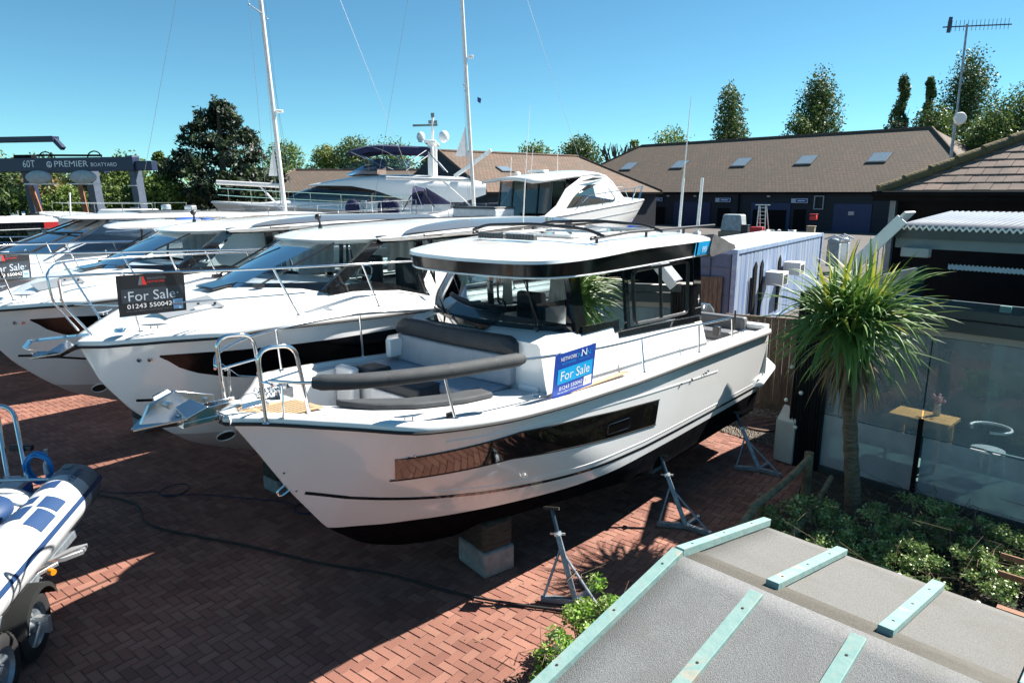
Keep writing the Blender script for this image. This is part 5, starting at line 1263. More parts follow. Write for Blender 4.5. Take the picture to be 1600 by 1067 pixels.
# ================= TERRACE WITH GLASS SCREEN =================
CA = R(-47.8); CO = (4.75, 9.9, 0)
TE = empty('terrace', CO, CA); tag(TE, 'cafe terrace with frosted glass screen, dark beams and a corrugated roof edge', 'building')
def cf(x, y, z=0): return V(CO[0] + x * math.cos(CA) - y * math.sin(CA), CO[1] + x * math.sin(CA) + y * math.cos(CA), z)
darkgrey = mk('dark_grey_paint', (.045, .06, .068), .45, var=.1); blackp = mk('black_paint', (.006, .006, .007), .8, spec=.15)
lightgrey = mk('light_grey_paint', (.33, .36, .38), .5, var=.08); fasciag = mk('fascia_grey', (.16, .20, .22), .5, var=.1)
frost = glassm('frosted_glass', (.75, .85, .86), 1.5, rough=.15, frost=.72); scr = glassm('hazed_screen_glass', (.72, .84, .88), 1.4, rough=.02, frost=.34)  # on the clear upper screen, frost paints in a hazy reflection veil
m_ = MB(); m_.box((4, 3.6, .05), (9, 7.0, .10)); m_.build('terrace_floor', mk('teal_decking', (.035, .11, .11), .5, var=.25, scale=2, stretch=(1, 12, 1)), TE)
m_ = MB()
for a, b in ((.0, 1.30), (1.36, 3.2)): m_.box(((a + b) / 2, 0, .50), (b - a, .012, .82))
m_.build('frosted_panel', frost, TE)
m_ = MB()
for a, b in ((.0, 1.30), (1.32, 3.2)): m_.box(((a + b) / 2, .004, 1.62), (b - a, .010, 1.40))
m_.build('glass_screen', scr, TE)
m_ = MB(); m_.box((1.6, .03, .925), (3.3, .03, .018)); m_.build('glass_channel', mk('channel', (.30, .38, .40), .4), TE)
m_ = MB(); m_.box((1.6, .0, .06), (3.4, .10, .09)); m_.build('plinth', darkgrey, TE)
m_ = MB(); m_.box((1.5, .02, 2.375), (3.4, .06, .09)); m_.build('pale_strip', mk('pale_strip', (.36, .33, .30), .6, var=.1), TE)
m_ = MB(); m_.box((1.5, -.02, 2.51), (3.4, .12, .165)); m_.build('lower_beam', darkgrey, TE, bevel=.005)
m_ = MB(); m_.box((1.5, -.04, 2.675), (3.4, .14, .12)); m_.build('upper_beam', darkgrey, TE, bevel=.005)
m_ = MB(); m_.box((1.33, -.10, .60), (.055, .05, 1.18)); m_.build('post', blackp, TE, bevel=.004)
m_ = MB(); rings = []
for k in range(53):
    x = -.50 + k * .0095; rings.append([(x, -.10 + .012 * math.cos(k * 1.2), .0), (x, -.10 + .012 * math.cos(k * 1.2), 2.75)])
m_.grid(rings); m_.box((-.25, .12, 1.37), (.5, .40, 2.75)); m_.build('corner_cladding', mk('black_cladding', (.006, .0065, .008), .5, spec=.25), TE)
tealw = mk('teal_wall', (.018, .055, .06), .7, var=.2)
m_ = MB(); m_.box((-.46, 2.75, 1.38), (.06, 5.0, 2.76)); m_.build('side_wall', tealw, TE)
m_ = MB(); m_.box((1.9, 3.55, 1.2), (4.6, .06, 2.3)); m_.build('inner_wall', mk('blue_teal_wall', (.03, .085, .12), .6, var=.4, scale=1.2), TE)
m_ = MB(); m_.box((1.35, 3.48, 1.3), (.16, .05, 2.1)); m_.box((2.4, 3.48, 1.9), (1.7, .05, .08)); m_.box((2.4, 3.48, 1.25), (1.7, .05, .08)); m_.build('inner_frame', mk('pale_teal', (.14, .33, .33), .6), TE)
m_ = MB(); m_.box((3.6, 6.85, 2.0), (10.5, .12, 4.2)); m_.build('back_wall', blackp, TE)
m_ = MB(); m_.box((1.6, 6.7, 1.7), (.10, .08, 1.2)); m_.box((2.0, 6.7, 1.6), (.5, .06, .9)); m_.build('window_frame', tealw, TE)
# roof pieces and added sun-blocking slabs
m_ = MB(); m_.box((1.9, .05, 3.535), (2.4, .06, .13)); m_.build('fascia', fasciag, TE)
m_ = MB(); m_.box((1.9, .02, 3.665), (2.4, .10, .125)); m_.build('upper_fascia', darkgrey, TE)
corr = mk('shaded_corrugated_sheet', (.10, .14, .20), .6, var=.15, spec=.3)  # dark blue puts the bungalow's shade into the sheet colour
m_ = MB(); rows = []
nW = 2.3 / .076
for i in range(int(nW * 8) + 1):
    x = .70 + i * .076 / 8; z = .019 * math.cos(2 * math.pi * i / 8)
    rows.append([(x, -.06, 3.75 + z), (x, .9, 3.81 + z), (x, 2.3, 3.90 + z)])
m_.grid(rows); m_.build('corrugated_roof', corr, TE, ang=80, solid=.006)
m_ = MB(); m_.grid([[(r_[0][0], -.065, r_[0][2] + .012), (r_[0][0], -.065, r_[0][2] - .022), (r_[0][0], -.02, r_[0][2] - .022)] for r_ in rows]); m_.build('sheet_edge', white, TE, ang=80)
m_ = MB(); m_.box((1.85, 3.1, 3.86), (2.3, 1.6, .05)); m_.box((3.2, 6.0, 3.86), (4.0, 1.9, .05)); m_.build('sun_blocking_slabs', blackp, TE)  # slabs added to block the sun, leaving a slot that lights the table
m_ = MB(); rows = []
for i in range(240):
    x = 1.1 + i * .0127; z = .012 * math.cos(2 * math.pi * i / 4)
    rows.append([(x, 1.0, 3.13 + z * .6), (x, 1.0, 3.20 + z)])
m_.grid(rows); m_.build('daylight_slit_strip', mk('pale_blue_sheet', (.38, .55, .72), .4), TE)  # pale blue colour stands in for daylight through the roof slit
m_ = MB(); m_.beam((.86, -.04, 3.95), (-.12, -.04, 2.80), .38, .03, up=(-.72, 0, .69)); m_.beam((.84, -.245, 3.86), (-.12, -.245, 2.72), .03, .16, up=(-.72, 0, .69)); m_.build('sloping_beam', white, TE, bevel=.008)
m_ = MB(); m_.box((.98, -.02, 3.42), (.34, .12, .12)); m_.build('light_box', lightgrey, TE, bevel=.01)
m_ = MB(); m_.tube([(-.22, -.18, 2.7), (-.25, -.17, 1.6), (-.2, -.17, .9)], .004, 5)
BL = MB()
for x, z, y in ((-.48, 1.60, -.2), (-.30, 1.22, -.2), (-.52, 1.06, -.2), (-.34, .66, -.2)): BL.ball(cf(x, y, z), .032, 12, 8)
o = BL.build('string_lights', MC['bulb_white'], None); tag(o, 'white globe bulbs hanging down the black corner post', 'string lights')
m_ = MB(); m_.tube([cf(-.40, -.19, 2.5), cf(-.47, -.2, 1.63), cf(-.33, -.2, 1.25), cf(-.50, -.2, 1.09), cf(-.35, -.2, .69)], .004, 5); o2 = m_.build('flex', rubber, o)
# table, vase, chair, bench on the terrace
tabw = mk('table_top', (.72, .38, .13), .35, var=.25, scale=3, stretch=(1, 14, 1), coat=.3)
TB = empty('table', cf(.95, 1.25, .1), CA); TB.scale = (.85, .8, 1); tag(TB, 'pale wooden table with flowers on it behind the glass screen', 'table')
m_ = MB()
for k in range(5): m_.box((0, -.42 + k * .20, .70), (1.0, .195, .05))
m_.build('tabletop', tabw, TB, bevel=.004)
for x in (-.4, .4):
    for y in (-.4, .4): m_ = MB(); m_.box((x, y, .34), (.06, .06, .68)); m_.build('leg', tabw, TB)
VS = empty('vase', cf(1.08, 1.50, .83), 0); tag(VS, 'small glass vase of pink flowers on the pale table', 'vase')
m_ = MB(); m_.tube([(0, 0, 0), (0, 0, .03), (0, 0, .12), (0, 0, .18)], [.045, .055, .04, .045], 14); m_.build('jar', mk('jar_glass', (.45, .5, .5), .1), VS)
m_ = MB(); random.seed(1)
for k in range(16): m_.ball((random.uniform(-.08, .08), random.uniform(-.08, .08), random.uniform(.18, .32)), random.uniform(.018, .03), 7, 5)
m_.build('flowers', mk('pink_petals', (.75, .38, .42), .7, var=.3, scale=20), VS)
CH = empty('chair', cf(1.85, 1.25, .1), CA + R(-20)); tag(CH, 'white curved-back chair beside the pale table on the terrace', 'chair')
m_ = MB(); m_.tube([(.25 * math.cos(a), .25 * math.sin(a), .78) for a in [R(-60) + k * R(300) / 14 for k in range(15)]], .02, 8); m_.build('backrest', white, CH, ang=60)
m_ = MB(); m_.cyl((0, 0, .42), (0, 0, .45), .22, .22, 20); m_.build('seat', lightgrey, CH)
for a in (45, 135, 225, 315): m_ = MB(); m_.tube([(.2 * math.cos(R(a)), .2 * math.sin(R(a)), .43), (.25 * math.cos(R(a)), .25 * math.sin(R(a)), 0)], .014, 8); m_.build('leg', white, CH)
BN = empty('brick_planter', cf(3.3, 1.9, .1), CA); tag(BN, 'low red brick ledge at the right edge behind the glass screen', 'planter')
m_ = MB(); redb = mk('red_brick', (.28, .08, .06), .8, var=.3, scale=8)
for r_ in range(5):
    for k in range(9): m_.box((-1 + k * .235 + (r_ % 2) * .11, 0, .04 + r_ * .085), (.22, .1, .07))
m_.build('brickwork', redb, BN, bevel=.004)
# ================= TILED BUNGALOW ROOF BEHIND THE TERRACE =================
tiles = mk('concrete_tile', (.20, .14, .115), .85, var=.35, scale=1.6, bump=.3, bscale=60, col2=(.115, .092, .08))
moss = mk('mossy_ridge', (.095, .075, .055), .95, var=.5, scale=7, bump=1, bscale=18, col2=(.15, .12, .04), detail=7)
BG = empty('bungalow', cf(0, 0), CA); tag(BG, 'tiled hipped roof with mossy hip and black eaves beyond the terrace', 'building')
X0, Y0, Z0 = -1.75, 6.3, 4.22; sl = math.tan(R(29)); run = 9.0
m_ = MB(); gauge = .33
nc = int(run / (gauge * math.cos(R(29)))) + 1; dpy = gauge * math.cos(R(29)); dz = gauge * math.sin(R(29)); random.seed(9)
for r_ in range(nc):
    y = r_ * dpy; xs0 = y; n = int((13 - xs0) / .30)
    for k in range(n + 1):
        x = xs0 - .15 + k * .30 + (r_ % 2) * .15; 
        if x > 13: continue
        xa = max(x, xs0); h = random.uniform(-.004, .004)
        a = V(X0 + xa, Y0 + y, Z0 + r_ * dz + .035 + h); b = V(X0 + x + .292, a.y, a.z); c = V(b.x, Y0 + y + dpy, Z0 + (r_ + 1) * dz + .012 + h); d = V(X0 + max(x, xs0 + dpy), c.y, c.z)
        m_.add([a, b, c, d, a + V(0, 0, -.03), b + V(0, 0, -.03)], [(0, 1, 2, 3), (4, 5, 1, 0)])
m_.build('roof', tiles, BG, ang=0)
m_ = MB(); rings = []
hp = [V(X0 - .1 + t * run, Y0 - .1 + t * run, Z0 + .03 + t * run * sl) for t in [i / 24 for i in range(25)]]
for i in range(24):
    a, b = hp[i], hp[i + 1]; m_.tube([a - V(0, 0, .0), b + V(0, 0, -.02)], [.125, .115], 12)
m_.build('hip_tiles', moss, BG, ang=60)
m_ = MB(); m_.box((X0 + 6.2, Y0 - .10, 4.12), (12.8, .05, .2)); m_.build('fascia', blackp, BG)
m_ = MB(); m_.tube([(X0 - .2, Y0 - .19, 4.17), (X0 + 12, Y0 - .19, 4.17)], .06, 10); m_.build('gutter', blackp, BG)
m_ = MB(); m_.prism([(X0, Y0, Z0 - .02), (X0 + run, Y0 + run, Z0 + run * sl - .02), (X0, Y0 + 2 * run, Z0 - .02)], (-.02, .0, -.02)); m_.build('side_roof', tiles, BG, ang=0)
m_ = MB(); m_.box((X0 + 6.4, Y0 + 4.3, 2.05), (12.0, 7.8, 4.1)); m_.build('wall', blackp, BG)
m_ = MB(); m_.box((X0 + .1, Y0 + .3, 2.1), (.12, .12, 4.1)); m_.build('drainpipe', fasciag, BG)
# TV aerial
TV = empty('tv_aerial', (10.72, 17.2, 0), 0); tag(TV, 'tall leaning aerial mast with a long comb antenna above the mossy roof', 'aerial')
m_ = MB(); m_.tube([(-.02, 0, 3.9), (-.04, 0, 6.0)], .035, 8); m_.tube([(-.03, 0, 5.9), (-.06, 0, 8.05)], .024, 8)
for z in (4.5, 5.3, 5.95, 7.0): m_.cyl((-.03, 0, z), (-.03, 0, z + .05), .045, .045, 8)
m_.build('mast', galv, TV)
m_ = MB(); m_.beam((-.62, .0, 7.98), (1.15, .25, 8.10), .025, .025)
for k in range(16): x = -.5 + k * .105; m_.beam((x - .02, -.02 + .14 * (x + .6), 8.0 + .07 * (x + .5) - .12), (x + .02, .04 + .14 * (x + .6), 8.0 + .07 * (x + .5) + .13), .010, .010)
m_.beam((-.48, 0, 7.86), (-.46, 0, 8.2), .04, .07); m_.build('antenna', mk('aerial_dark', (.05, .06, .10), .5), TV)
m_ = MB(); m_.cyl((.02, -.12, 5.93), (.02, -.04, 5.93), .14, .15, 20); m_.build('dome', white, TV, bevel=.02)

# ================= SHIPPING CONTAINER =================
def contmat():
    m = mk('container_paint', (.11, .20, .42), .55, var=.1, scale=1.1, detail=7, stretch=(7, 7, .35), col2=(.36, .41, .47), bump=.1, bscale=10)
    return m
cpm = contmat(); CN = empty('shipping_container', (6.35, 19.35, 0), R(53.6)); tag(CN, 'faded blue shipping container with white streaked side and pale top', 'container')
Lc, Wc, Hc = 10.3, 2.44, 2.62
m_ = MB(); rows = []; n = 150
for i in range(n + 1):
    x = .12 + (Lc - .24) * i / n; y = -.0 if (i % 6) < 4 else .010; rows.append([(x, .02 + y, .15), (x, .02 + y, Hc - .12)])
m_.grid(rows); m_.build('side_panel', cpm, CN, ang=0)
m_ = MB(); m_.box((.04, Wc / 2, Hc / 2), (.05, Wc - .1, Hc - .2)); m_.build('end_doors', mk('container_door', (.06, .10, .19), .5, var=.3, scale=2), CN)
m_ = MB()
for y in (.15, .75, 1.22, 1.7, 2.28): m_.tube([(-.01, y, .15), (-.01, y, Hc - .15)], .018, 6)
for z in (.5, 1.3, 2.1): m_.box((-.005, Wc / 2, z), (.02, Wc - .2, .03))
m_.build('locking_bars', mk('container_bar', (.05, .07, .12), .5), CN)
m_ = MB()
for x in (.05, Lc - .05):
    for y in (.05, Wc - .05): m_.box((x, y, Hc / 2), (.14, .14, Hc))
for y in (.04, Wc - .04):
    for z in (.08, Hc - .07): m_.box((Lc / 2, y, z), (Lc, .10, .13))
for x in (.05,):
    for z in (.08, Hc - .07): m_.box((x, Wc / 2, z), (.12, Wc, .13))
m_.build('frame', mk('container_frame', (.16, .25, .45), .5, var=.35, scale=4, col2=(.34, .42, .55)), CN, bevel=.01)
m_ = MB(); rows = []
for i in range(90):
    x = .1 + (Lc - .2) * i / 89; z = Hc - .01 + (.012 if i % 4 < 2 else 0); rows.append([(x, .05, z), (x, Wc - .05, z)])
m_.grid(rows); m_.build('roof', mk('container_roof', (.62, .63, .62), .7, var=.25, scale=2.5, col2=(.45, .44, .42)), CN, ang=0)
m_ = MB(); m_.box((0, Wc - .8, 1.8), (.02, .4, .9)); 
for k, (x, z) in enumerate(((3.0, 1.6), (5.0, 1.75))):
    AC = empty('air_unit', (0, 0, 0), R(53.6)); AC.location = CN.location + Matrix.Rotation(R(53.6), 3, 'Z') @ V(x, -.32, z - .05); tag(AC, ('white air conditioning box nearer the corner of the blue container', 'white air conditioning box farther along the blue container side')[k], 'air conditioner')
    m2 = MB(); m2.box((0, 0, 0), (.65, .55, .42)); m2.build('casing', white, AC, bevel=.015)
    m2 = MB(); m2.box((.0, -.28, -.02), (.40, .01, .28)); m2.build('grille', darkgrey, AC)
m_ = MB()
for x in (1.7, 2.35, 4.3): m_.prism([(x, -.01, .3), (x + .28, -.01, .3), (x + .28, -.01, 2.0), (x + .14, -.01, 2.15), (x, -.01, 2.0)], (0, .02, 0))
m_.build('louvre_slot', blackp, CN)
m_ = MB()
for x in (1.3, 1.42): m_.tube([(x, -.03, .6), (x, -.03, 1.7)], .02, 6)
m_.build('pipe', rubber, CN)
text('lettering', 'CPIU 289120 2', (.0, Wc - .5, 1.2), (0, 0, -1), (0, -1, 0), 1.1, .12, signwhite, CN, ext=.02)

# ================= INDUSTRIAL BUILDINGS =================
def tilemat(name, c1, c2, sx=1.0):
    m = bpy.data.materials.new(name); m.use_nodes = True; t = m.node_tree; N = t.nodes; Lk = t.links; b = N['Principled BSDF']; b.inputs['Roughness'].default_value = .85
    tc = N.new('ShaderNodeTexCoord'); mp = N.new('ShaderNodeMapping'); mp.inputs['Scale'].default_value = (1, 1, 1); Lk.new(tc.outputs['UV'], mp.inputs[0])
    br = N.new('ShaderNodeTexBrick'); br.inputs['Scale'].default_value = 1; br.inputs['Brick Width'].default_value = .45; br.inputs['Row Height'].default_value = .42; br.inputs['Mortar Size'].default_value = .03; br.inputs['Bias'].default_value = -.1
    br.inputs['Color1'].default_value = (*c1, 1); br.inputs['Color2'].default_value = (*c2, 1); br.inputs['Mortar'].default_value = tuple(c * .35 for c in c2) + (1,)
    Lk.new(mp.outputs[0], br.inputs['Vector'])
    n1 = N.new('ShaderNodeTexNoise'); n1.inputs['Scale'].default_value = .35; n1.inputs['Detail'].default_value = 8; n1.inputs['Roughness'].default_value = .65; Lk.new(mp.outputs[0], n1.inputs['Vector'])
    r1 = N.new('ShaderNodeMapRange'); r1.inputs[1].default_value = .35; r1.inputs[2].default_value = .68; r1.inputs[3].default_value = 0; r1.inputs[4].default_value = .75; Lk.new(n1.outputs[0], r1.inputs[0])
    mx = N.new('ShaderNodeMix'); mx.data_type = 'RGBA'; Lk.new(r1.outputs[0], mx.inputs[0]); Lk.new(br.outputs[0], mx.inputs[6]); mx.inputs[7].default_value = (.085, .075, .058, 1)
    Lk.new(mx.outputs[2], b.inputs['Base Color'])
    bp = N.new('ShaderNodeBump'); bp.inputs['Strength'].default_value = .8; bp.inputs['Distance'].default_value = .05; Lk.new(br.outputs['Fac'], bp.inputs['Height']); bp.invert = True; Lk.new(bp.outputs[0], b.inputs['Normal'])
    return m
tA = tilemat('plain_tiles', (.150, .105, .080), (.105, .077, .060)); tB = tilemat('red_plain_tiles', (.20, .125, .09), (.145, .092, .068))
def roofplane(pts, mat, name, par, uax=None):
    # planar roof polygon with metric UVs
    m2 = MB(); m2.poly(pts); o = m2.build(name, mat, par, ang=0); me = o.data; uv = me.uv_layers.new(name='UVMap')
    P = [Vector(p) for p in pts]; u = (P[1] - P[0]).normalized(); n = u.cross(P[2] - P[0]).normalized(); v = n.cross(u)
    for li, lp in enumerate(me.loops): q = me.vertices[lp.vertex_index].co - P[0]; uv.data[li].uv = (q.dot(u), q.dot(v))
    return o
def hipbuilding(name, e0, e1, depth, ez, rz, hipin, label, tm, wallm, gable=False, gl=None):
    d = (V(*e1, 0) - V(*e0, 0)); L = d.length; az = math.atan2(d.y, d.x)
    E = empty(name, (e0[0], e0[1], 0), az); tag(E, label, 'building')
    # local x along the front eave, +y away from the camera
    a, b = hipin
    D = depth
    roofplane([(-.5, -.5, ez), (L + .5, -.5, ez), (L - b, D / 2, rz), (a, D / 2, rz)], tm, 'roof', E)
    roofplane([(L + .5, D + .5, ez), (-.5, D + .5, ez), (a, D / 2, rz), (L - b, D / 2, rz)], tm, 'roof', E)
    roofplane([(-.5, D + .5, ez), (-.5, -.5, ez), (a, D / 2, rz)], tm if a > .1 else wallm, 'roof_end', E)
    roofplane([(L + .5, -.5, ez), (L + .5, D + .5, ez), (L - b, D / 2, rz)], tm if b > .1 else wallm, 'roof_end', E)
    m2 = MB(); m2.box((L / 2, D / 2, ez / 2 - .05), (L, D, ez - .1)); m2.build('wall', wallm, E)
    m2 = MB(); m2.box((L / 2, -.52, ez - .1), (L + 1, .08, .2)); m2.build('gutter', blackp, E)
    m2 = MB(); m2.tube([(a, D / 2, rz + .05), (L - b, D / 2, rz + .05)], .16, 6); m2.tube([(a, D / 2, rz + .05), (-.5, -.5, ez + .1)], .15, 6); m2.tube([(L - b, D / 2, rz + .05), (L + .5, -.5, ez + .1)], .15, 6); m2.build('ridge_tiles', mk('ridge_brown', (.13, .09, .07), .9, var=.3), E)
    return E, L
navyb = mk('navy_boarding', (.012, .016, .026), .7, var=.3, scale=1, stretch=(.2, .2, 4))
NV, LN = hipbuilding('workshop', (5.5, 110.3), (44.5, 66.0), 24, 4.25, 11.35, (9, 9), 'long brown-roofed workshop with navy doors and small signs', tA, navyb)
dn = mk('blue_roller_door', (.012, .03, .10), .5, var=.15)
def loc2(E, u, y=-.0): pass
def xon(px):  # position along the eave line seen at image column px
    k = (px - 800) / 1067.0; a = V(5.5, 110.3, 0); d = (V(44.5, 66.0, 0) - a).normalized()
    # x/(y*.977+.2*...)=k
    return (k * (a.y * .977) - a.x) / (d.x - k * d.y * .977)
def onb(px0, px1, z0, z1, y, name, mat, th=.1):
    x0, x1 = xon(px0), xon(px1); m2 = MB(); m2.box(((x0 + x1) / 2, y, (z0 + z1) / 2), (abs(x1 - x0), th, z1 - z0)); return m2.build(name, mat, NV)
for a, b in ((1055, 1112), (1176, 1238), (1306, 1366)): onb(a, b, 0, 3.0, -.06, 'roller_door', dn)
for a, b in ((1180, 1232),): onb(a, b, .0, 2.2, -.14, 'door_opening', blackp)
for a, b in ((1022, 1040), (1124, 1142), (1244, 1262)): onb(a, b, 0, 2.3, -.10, 'door', blackp)
for a, b in ((1016, 1037), (1120, 1144), (1239, 1265)):
    x0, x1 = xon(a), xon(b); sg = empty('sign', (0, 0, 0), 0, NV); m2 = MB(); m2.box(((x0 + x1) / 2, -.2, 3.28), (x1 - x0, .06, .5)); o = m2.build('unit_sign', mk('sign_silver', (.45, .52, .60), .5), NV)
    bpy.data.objects.remove(sg); m2 = MB(); m2.box((lerp(x0, x1, .62), -.25, 3.28), ((x1 - x0) * .66, .03, .34)); m2.build('sign_panel', navyletter, o)
    m2 = MB(); m2.box((lerp(x0, x1, .62), -.28, 3.28), ((x1 - x0) * .45, .02, .09)); m2.build('sign_line', signwhite, o)
x0, x1 = xon(1330), xon(1339); m2 = MB(); m2.box(((x0 + x1) / 2, -.16, 2.0), (x1 - x0, .05, .4)); m2.build('door_notice', mk('notice_pink', (.65, .45, .48), .6), NV)
m2 = MB()
for px in (1276, 1290):
    x = xon(px); m2.box((x, -.3, 3.1), (.1, .1, 1.5))
m2.box((xon(1283), -.3, 3.8), (xon(1290) - xon(1276), .1, .1)); m2.box((xon(1283), -.3, 2.4), (xon(1290) - xon(1276), .1, .1)); m2.build('window_frame', lightgrey, NV)
m2 = MB(); m2.box((xon(1157), -.2, 2.0), (.14, .14, 4)); m2.build('drainpipe', blackp, NV)
m2 = MB()
for px in (1019, 1046, 1088, 1203): m2.box((xon(px), -.2, 3.75), (.35, .2, .16))
m2.build('wall_lamp', mk('lamp_white', (.5, .5, .48), .5), NV)
skyg = mk('skylight_glass', (.20, .26, .31), .12, coat=.6)
sr = math.atan2(7.1, 12.5)
for px, py in ((945, 268), (1028, 265), (1130, 260), (1240, 257), (1367, 255)):
    # height up the slope from the image row
    x = xon(px); yv = 6.0
    for it in range(6):
        w_ = V(5.5, 110.3, 0) + (V(44.5, 66.0, 0) - V(5.5, 110.3, 0)).normalized() * x
    wz = 4.25 + math.tan(sr) * (yv + .5)
    x = x + (px - 1000) / 400 * .0
    c = V(x - (px - 800) / 1067 * 4.2, yv, wz + .08); M = Matrix.Rotation(sr, 3, 'X')
    m2 = MB(); m2.box(c, (2.2, 2.3, .12), M=M); o = m2.build('skylight', MC['lamp_white'] if False else mk('skylight_frame', (.10, .10, .10), .5), NV)
    m2 = MB(); m2.box(c + M @ V(0, 0, .07), (1.9, 2.0, .03), M=M); m2.build('pane', skyg, o)
GB, LG = hipbuilding('workshop', (-2.4, 67.7), (17.0, 82.2), 18, 4.25, 8.5, (0.0, 4.5), 'brown-roofed shed with a black gable behind the sailing yacht', tB, navyb)
m2 = MB(); M = Matrix.Rotation(math.atan2(4.25, 9.5), 3, 'X'); m2.box((5.5, 4.6, 4.25 + .447 * 5.1 + .08), (1.6, 1.4, .12), M=M); o = m2.build('skylight', MC['skylight_frame'], GB); m2 = MB(); m2.box((5.5, 4.6, 4.25 + .447 * 5.1 + .15), (1.4, 1.2, .03), M=M); m2.build('pane', skyg, o)
hipbuilding('workshop', (-30, 84), (-9, 84), 14, 4.25, 7.0, (2, 2), 'dark brown roof in shade behind the bow of the large motor yacht', tA, navyb)
# ================= VEGETATION =================
import numpy as np
def leafm(name, c, c2, tr=.25): return mk(name, c, .55, var=.3, scale=.35, col2=c2, transl=tr, world=True, detail=3)
def foliage(name, blobs, n, size, mats, par, seed=1, shell=.4, aspect=.6, flat=0.0, down=0, jit=.5):
    rng = np.random.default_rng(seed); bl = np.array([b for b in blobs], float)
    w = (bl[:, 3] * bl[:, 4] * bl[:, 5]) ** .75; w /= w.sum(); k = rng.choice(len(bl), n, p=w)
    d = rng.normal(size=(n, 3)); d /= np.linalg.norm(d, axis=1)[:, None]
    r = shell + (1 - shell) * rng.random(n) ** .6; r *= 1 + rng.normal(size=n) * .06
    # lumpy surface
    r *= 1 + .08 * np.sin(d[:, 0] * 7 + k * 1.7) * np.sin(d[:, 1] * 6 + k) + .10 * np.sin(d[:, 2] * 11 + k * 2.3)
    c = bl[k, :3] + d * r[:, None] * bl[k, 3:6]
    s = size * (1 + jit * (rng.random(n) - .5) * 2)
    a = rng.normal(size=(n, 3)); a[:, 2] *= (1 - flat)
    if down: a[:, 2] -= down * 2
    a /= np.linalg.norm(a, axis=1)[:, None]
    b = np.cross(a, rng.normal(size=(n, 3))); b /= np.linalg.norm(b, axis=1)[:, None]
    a *= s[:, None] * .5; b *= (s * aspect)[:, None] * .5
    v = np.stack([c - a, c + b * 1.0 - a * .1, c + a, c - b * 1.0 + a * .1], 1).reshape(-1, 3)
    me = bpy.data.meshes.new(name); me.from_pydata(v.tolist(), [], [(4 * i, 4 * i + 1, 4 * i + 2, 4 * i + 3) for i in range(n)])
    for m in mats: me.materials.append(m)
    if len(mats) > 1:
        cl = (np.sin(bl[k, 0] * 3.1 + bl[k, 2] * 5.3 + d[:, 0] * 3) + rng.normal(size=n) * .7); idx = np.clip(((cl + 1.2) / 2.4 * len(mats)).astype(int), 0, len(mats) - 1); me.polygons.foreach_set('material_index', idx.tolist())
    me.update(); o = bpy.data.objects.new(name, me); S.collection.objects.link(o); o.parent = par; return o
bark = mk('bark', (.10, .08, .06), .9, var=.4, scale=8, bump=.6, bscale=20)
G1 = leafm('leaf_mid', (.12, .185, .04), (.07, .125, .028)); G2 = leafm('leaf_bright', (.20, .28, .05), (.14, .21, .04)); G3 = leafm('leaf_dark', (.05, .085, .025), (.03, .055, .018))
GY = leafm('leaf_yellow', (.28, .28, .07), (.19, .21, .05)); GO = leafm('leaf_bronze', (.28, .19, .08), (.19, .15, .06)); GP = leafm('leaf_poplar', (.14, .19, .07), (.085, .13, .045)); GC = leafm('leaf_conifer', (.016, .032, .014), (.008, .018, .009), .05)
def crownblobs(w, h, n, seed, kind='round', z0=0):
    rg = random.Random(seed); out = []
    for i in range(n):
        t = rg.random(); z = z0 + t * h
        if kind == 'poplar': rad = w / 2 * (math.sin(math.pi * min(1, (t * .88 + .12))) ** .55) * (.85 + .15 * rg.random()); s_ = w * .24
        elif kind == 'cone': rad = w / 2 * (1 - t) ** .8; s_ = w * .14 * (1.3 - t)
        else: rad = w / 2 * math.sqrt(max(.02, 1 - (2 * t - 1) ** 2)) * .85; s_ = w * .28
        a = rg.random() * 6.283; q = rad * math.sqrt(rg.random())
        s2 = s_ * (.7 + .6 * rg.random()); out.append((q * math.cos(a), q * math.sin(a), z, s2, s2, s2 * (1.9 if kind == 'poplar' else .85)))
    return out
def tree(px, base_y, top_py, wpx, D, kind, mats, label, n=2600, seed=1, name='tree', h0=.12, group='trees behind the boatyard', leaf=None, nb=26):
    x = (px - 800) / 1067 * D; top = 4.2 + (300 - top_py) / 1067 * D; w = wpx / 1067 * D
    E = empty(name, (x, D, 0), 0); tag(E, label, 'tree', group)
    m2 = MB(); rg = random.Random(seed); z1 = top * .8
    m2.tube([(0, 0, 0), (.1, .05, z1 * .4), (0, 0, z1)], [w * .035 + .12, w * .025 + .08, .05], 8)
    for k in range(9):
        a = rg.random() * 6.28; z = top * rg.uniform(.2, .7); rr = w * rg.uniform(.2, .42); m2.tube([(0, 0, z), (rr * .5 * math.cos(a), rr * .5 * math.sin(a), z + top * .08), (rr * math.cos(a), rr * math.sin(a), z + top * .2)], [.10, .06, .02], 5)
    m2.build('trunk', bark, E)
    bl = crownblobs(w, top * (1 - h0) * .96, int(nb * 2.4), seed, kind, top * h0)
    if kind == 'poplar':
        for k in range(5): a = rg.random() * 6.28; bl.append((w * .12 * math.cos(a), w * .12 * math.sin(a), top * rg.uniform(.84, .93), w * .10, w * .10, top * .06))
    foliage('crown', bl, int(n * 5.5), leaf or .0028 * D + .035, mats, E, seed)
    return E
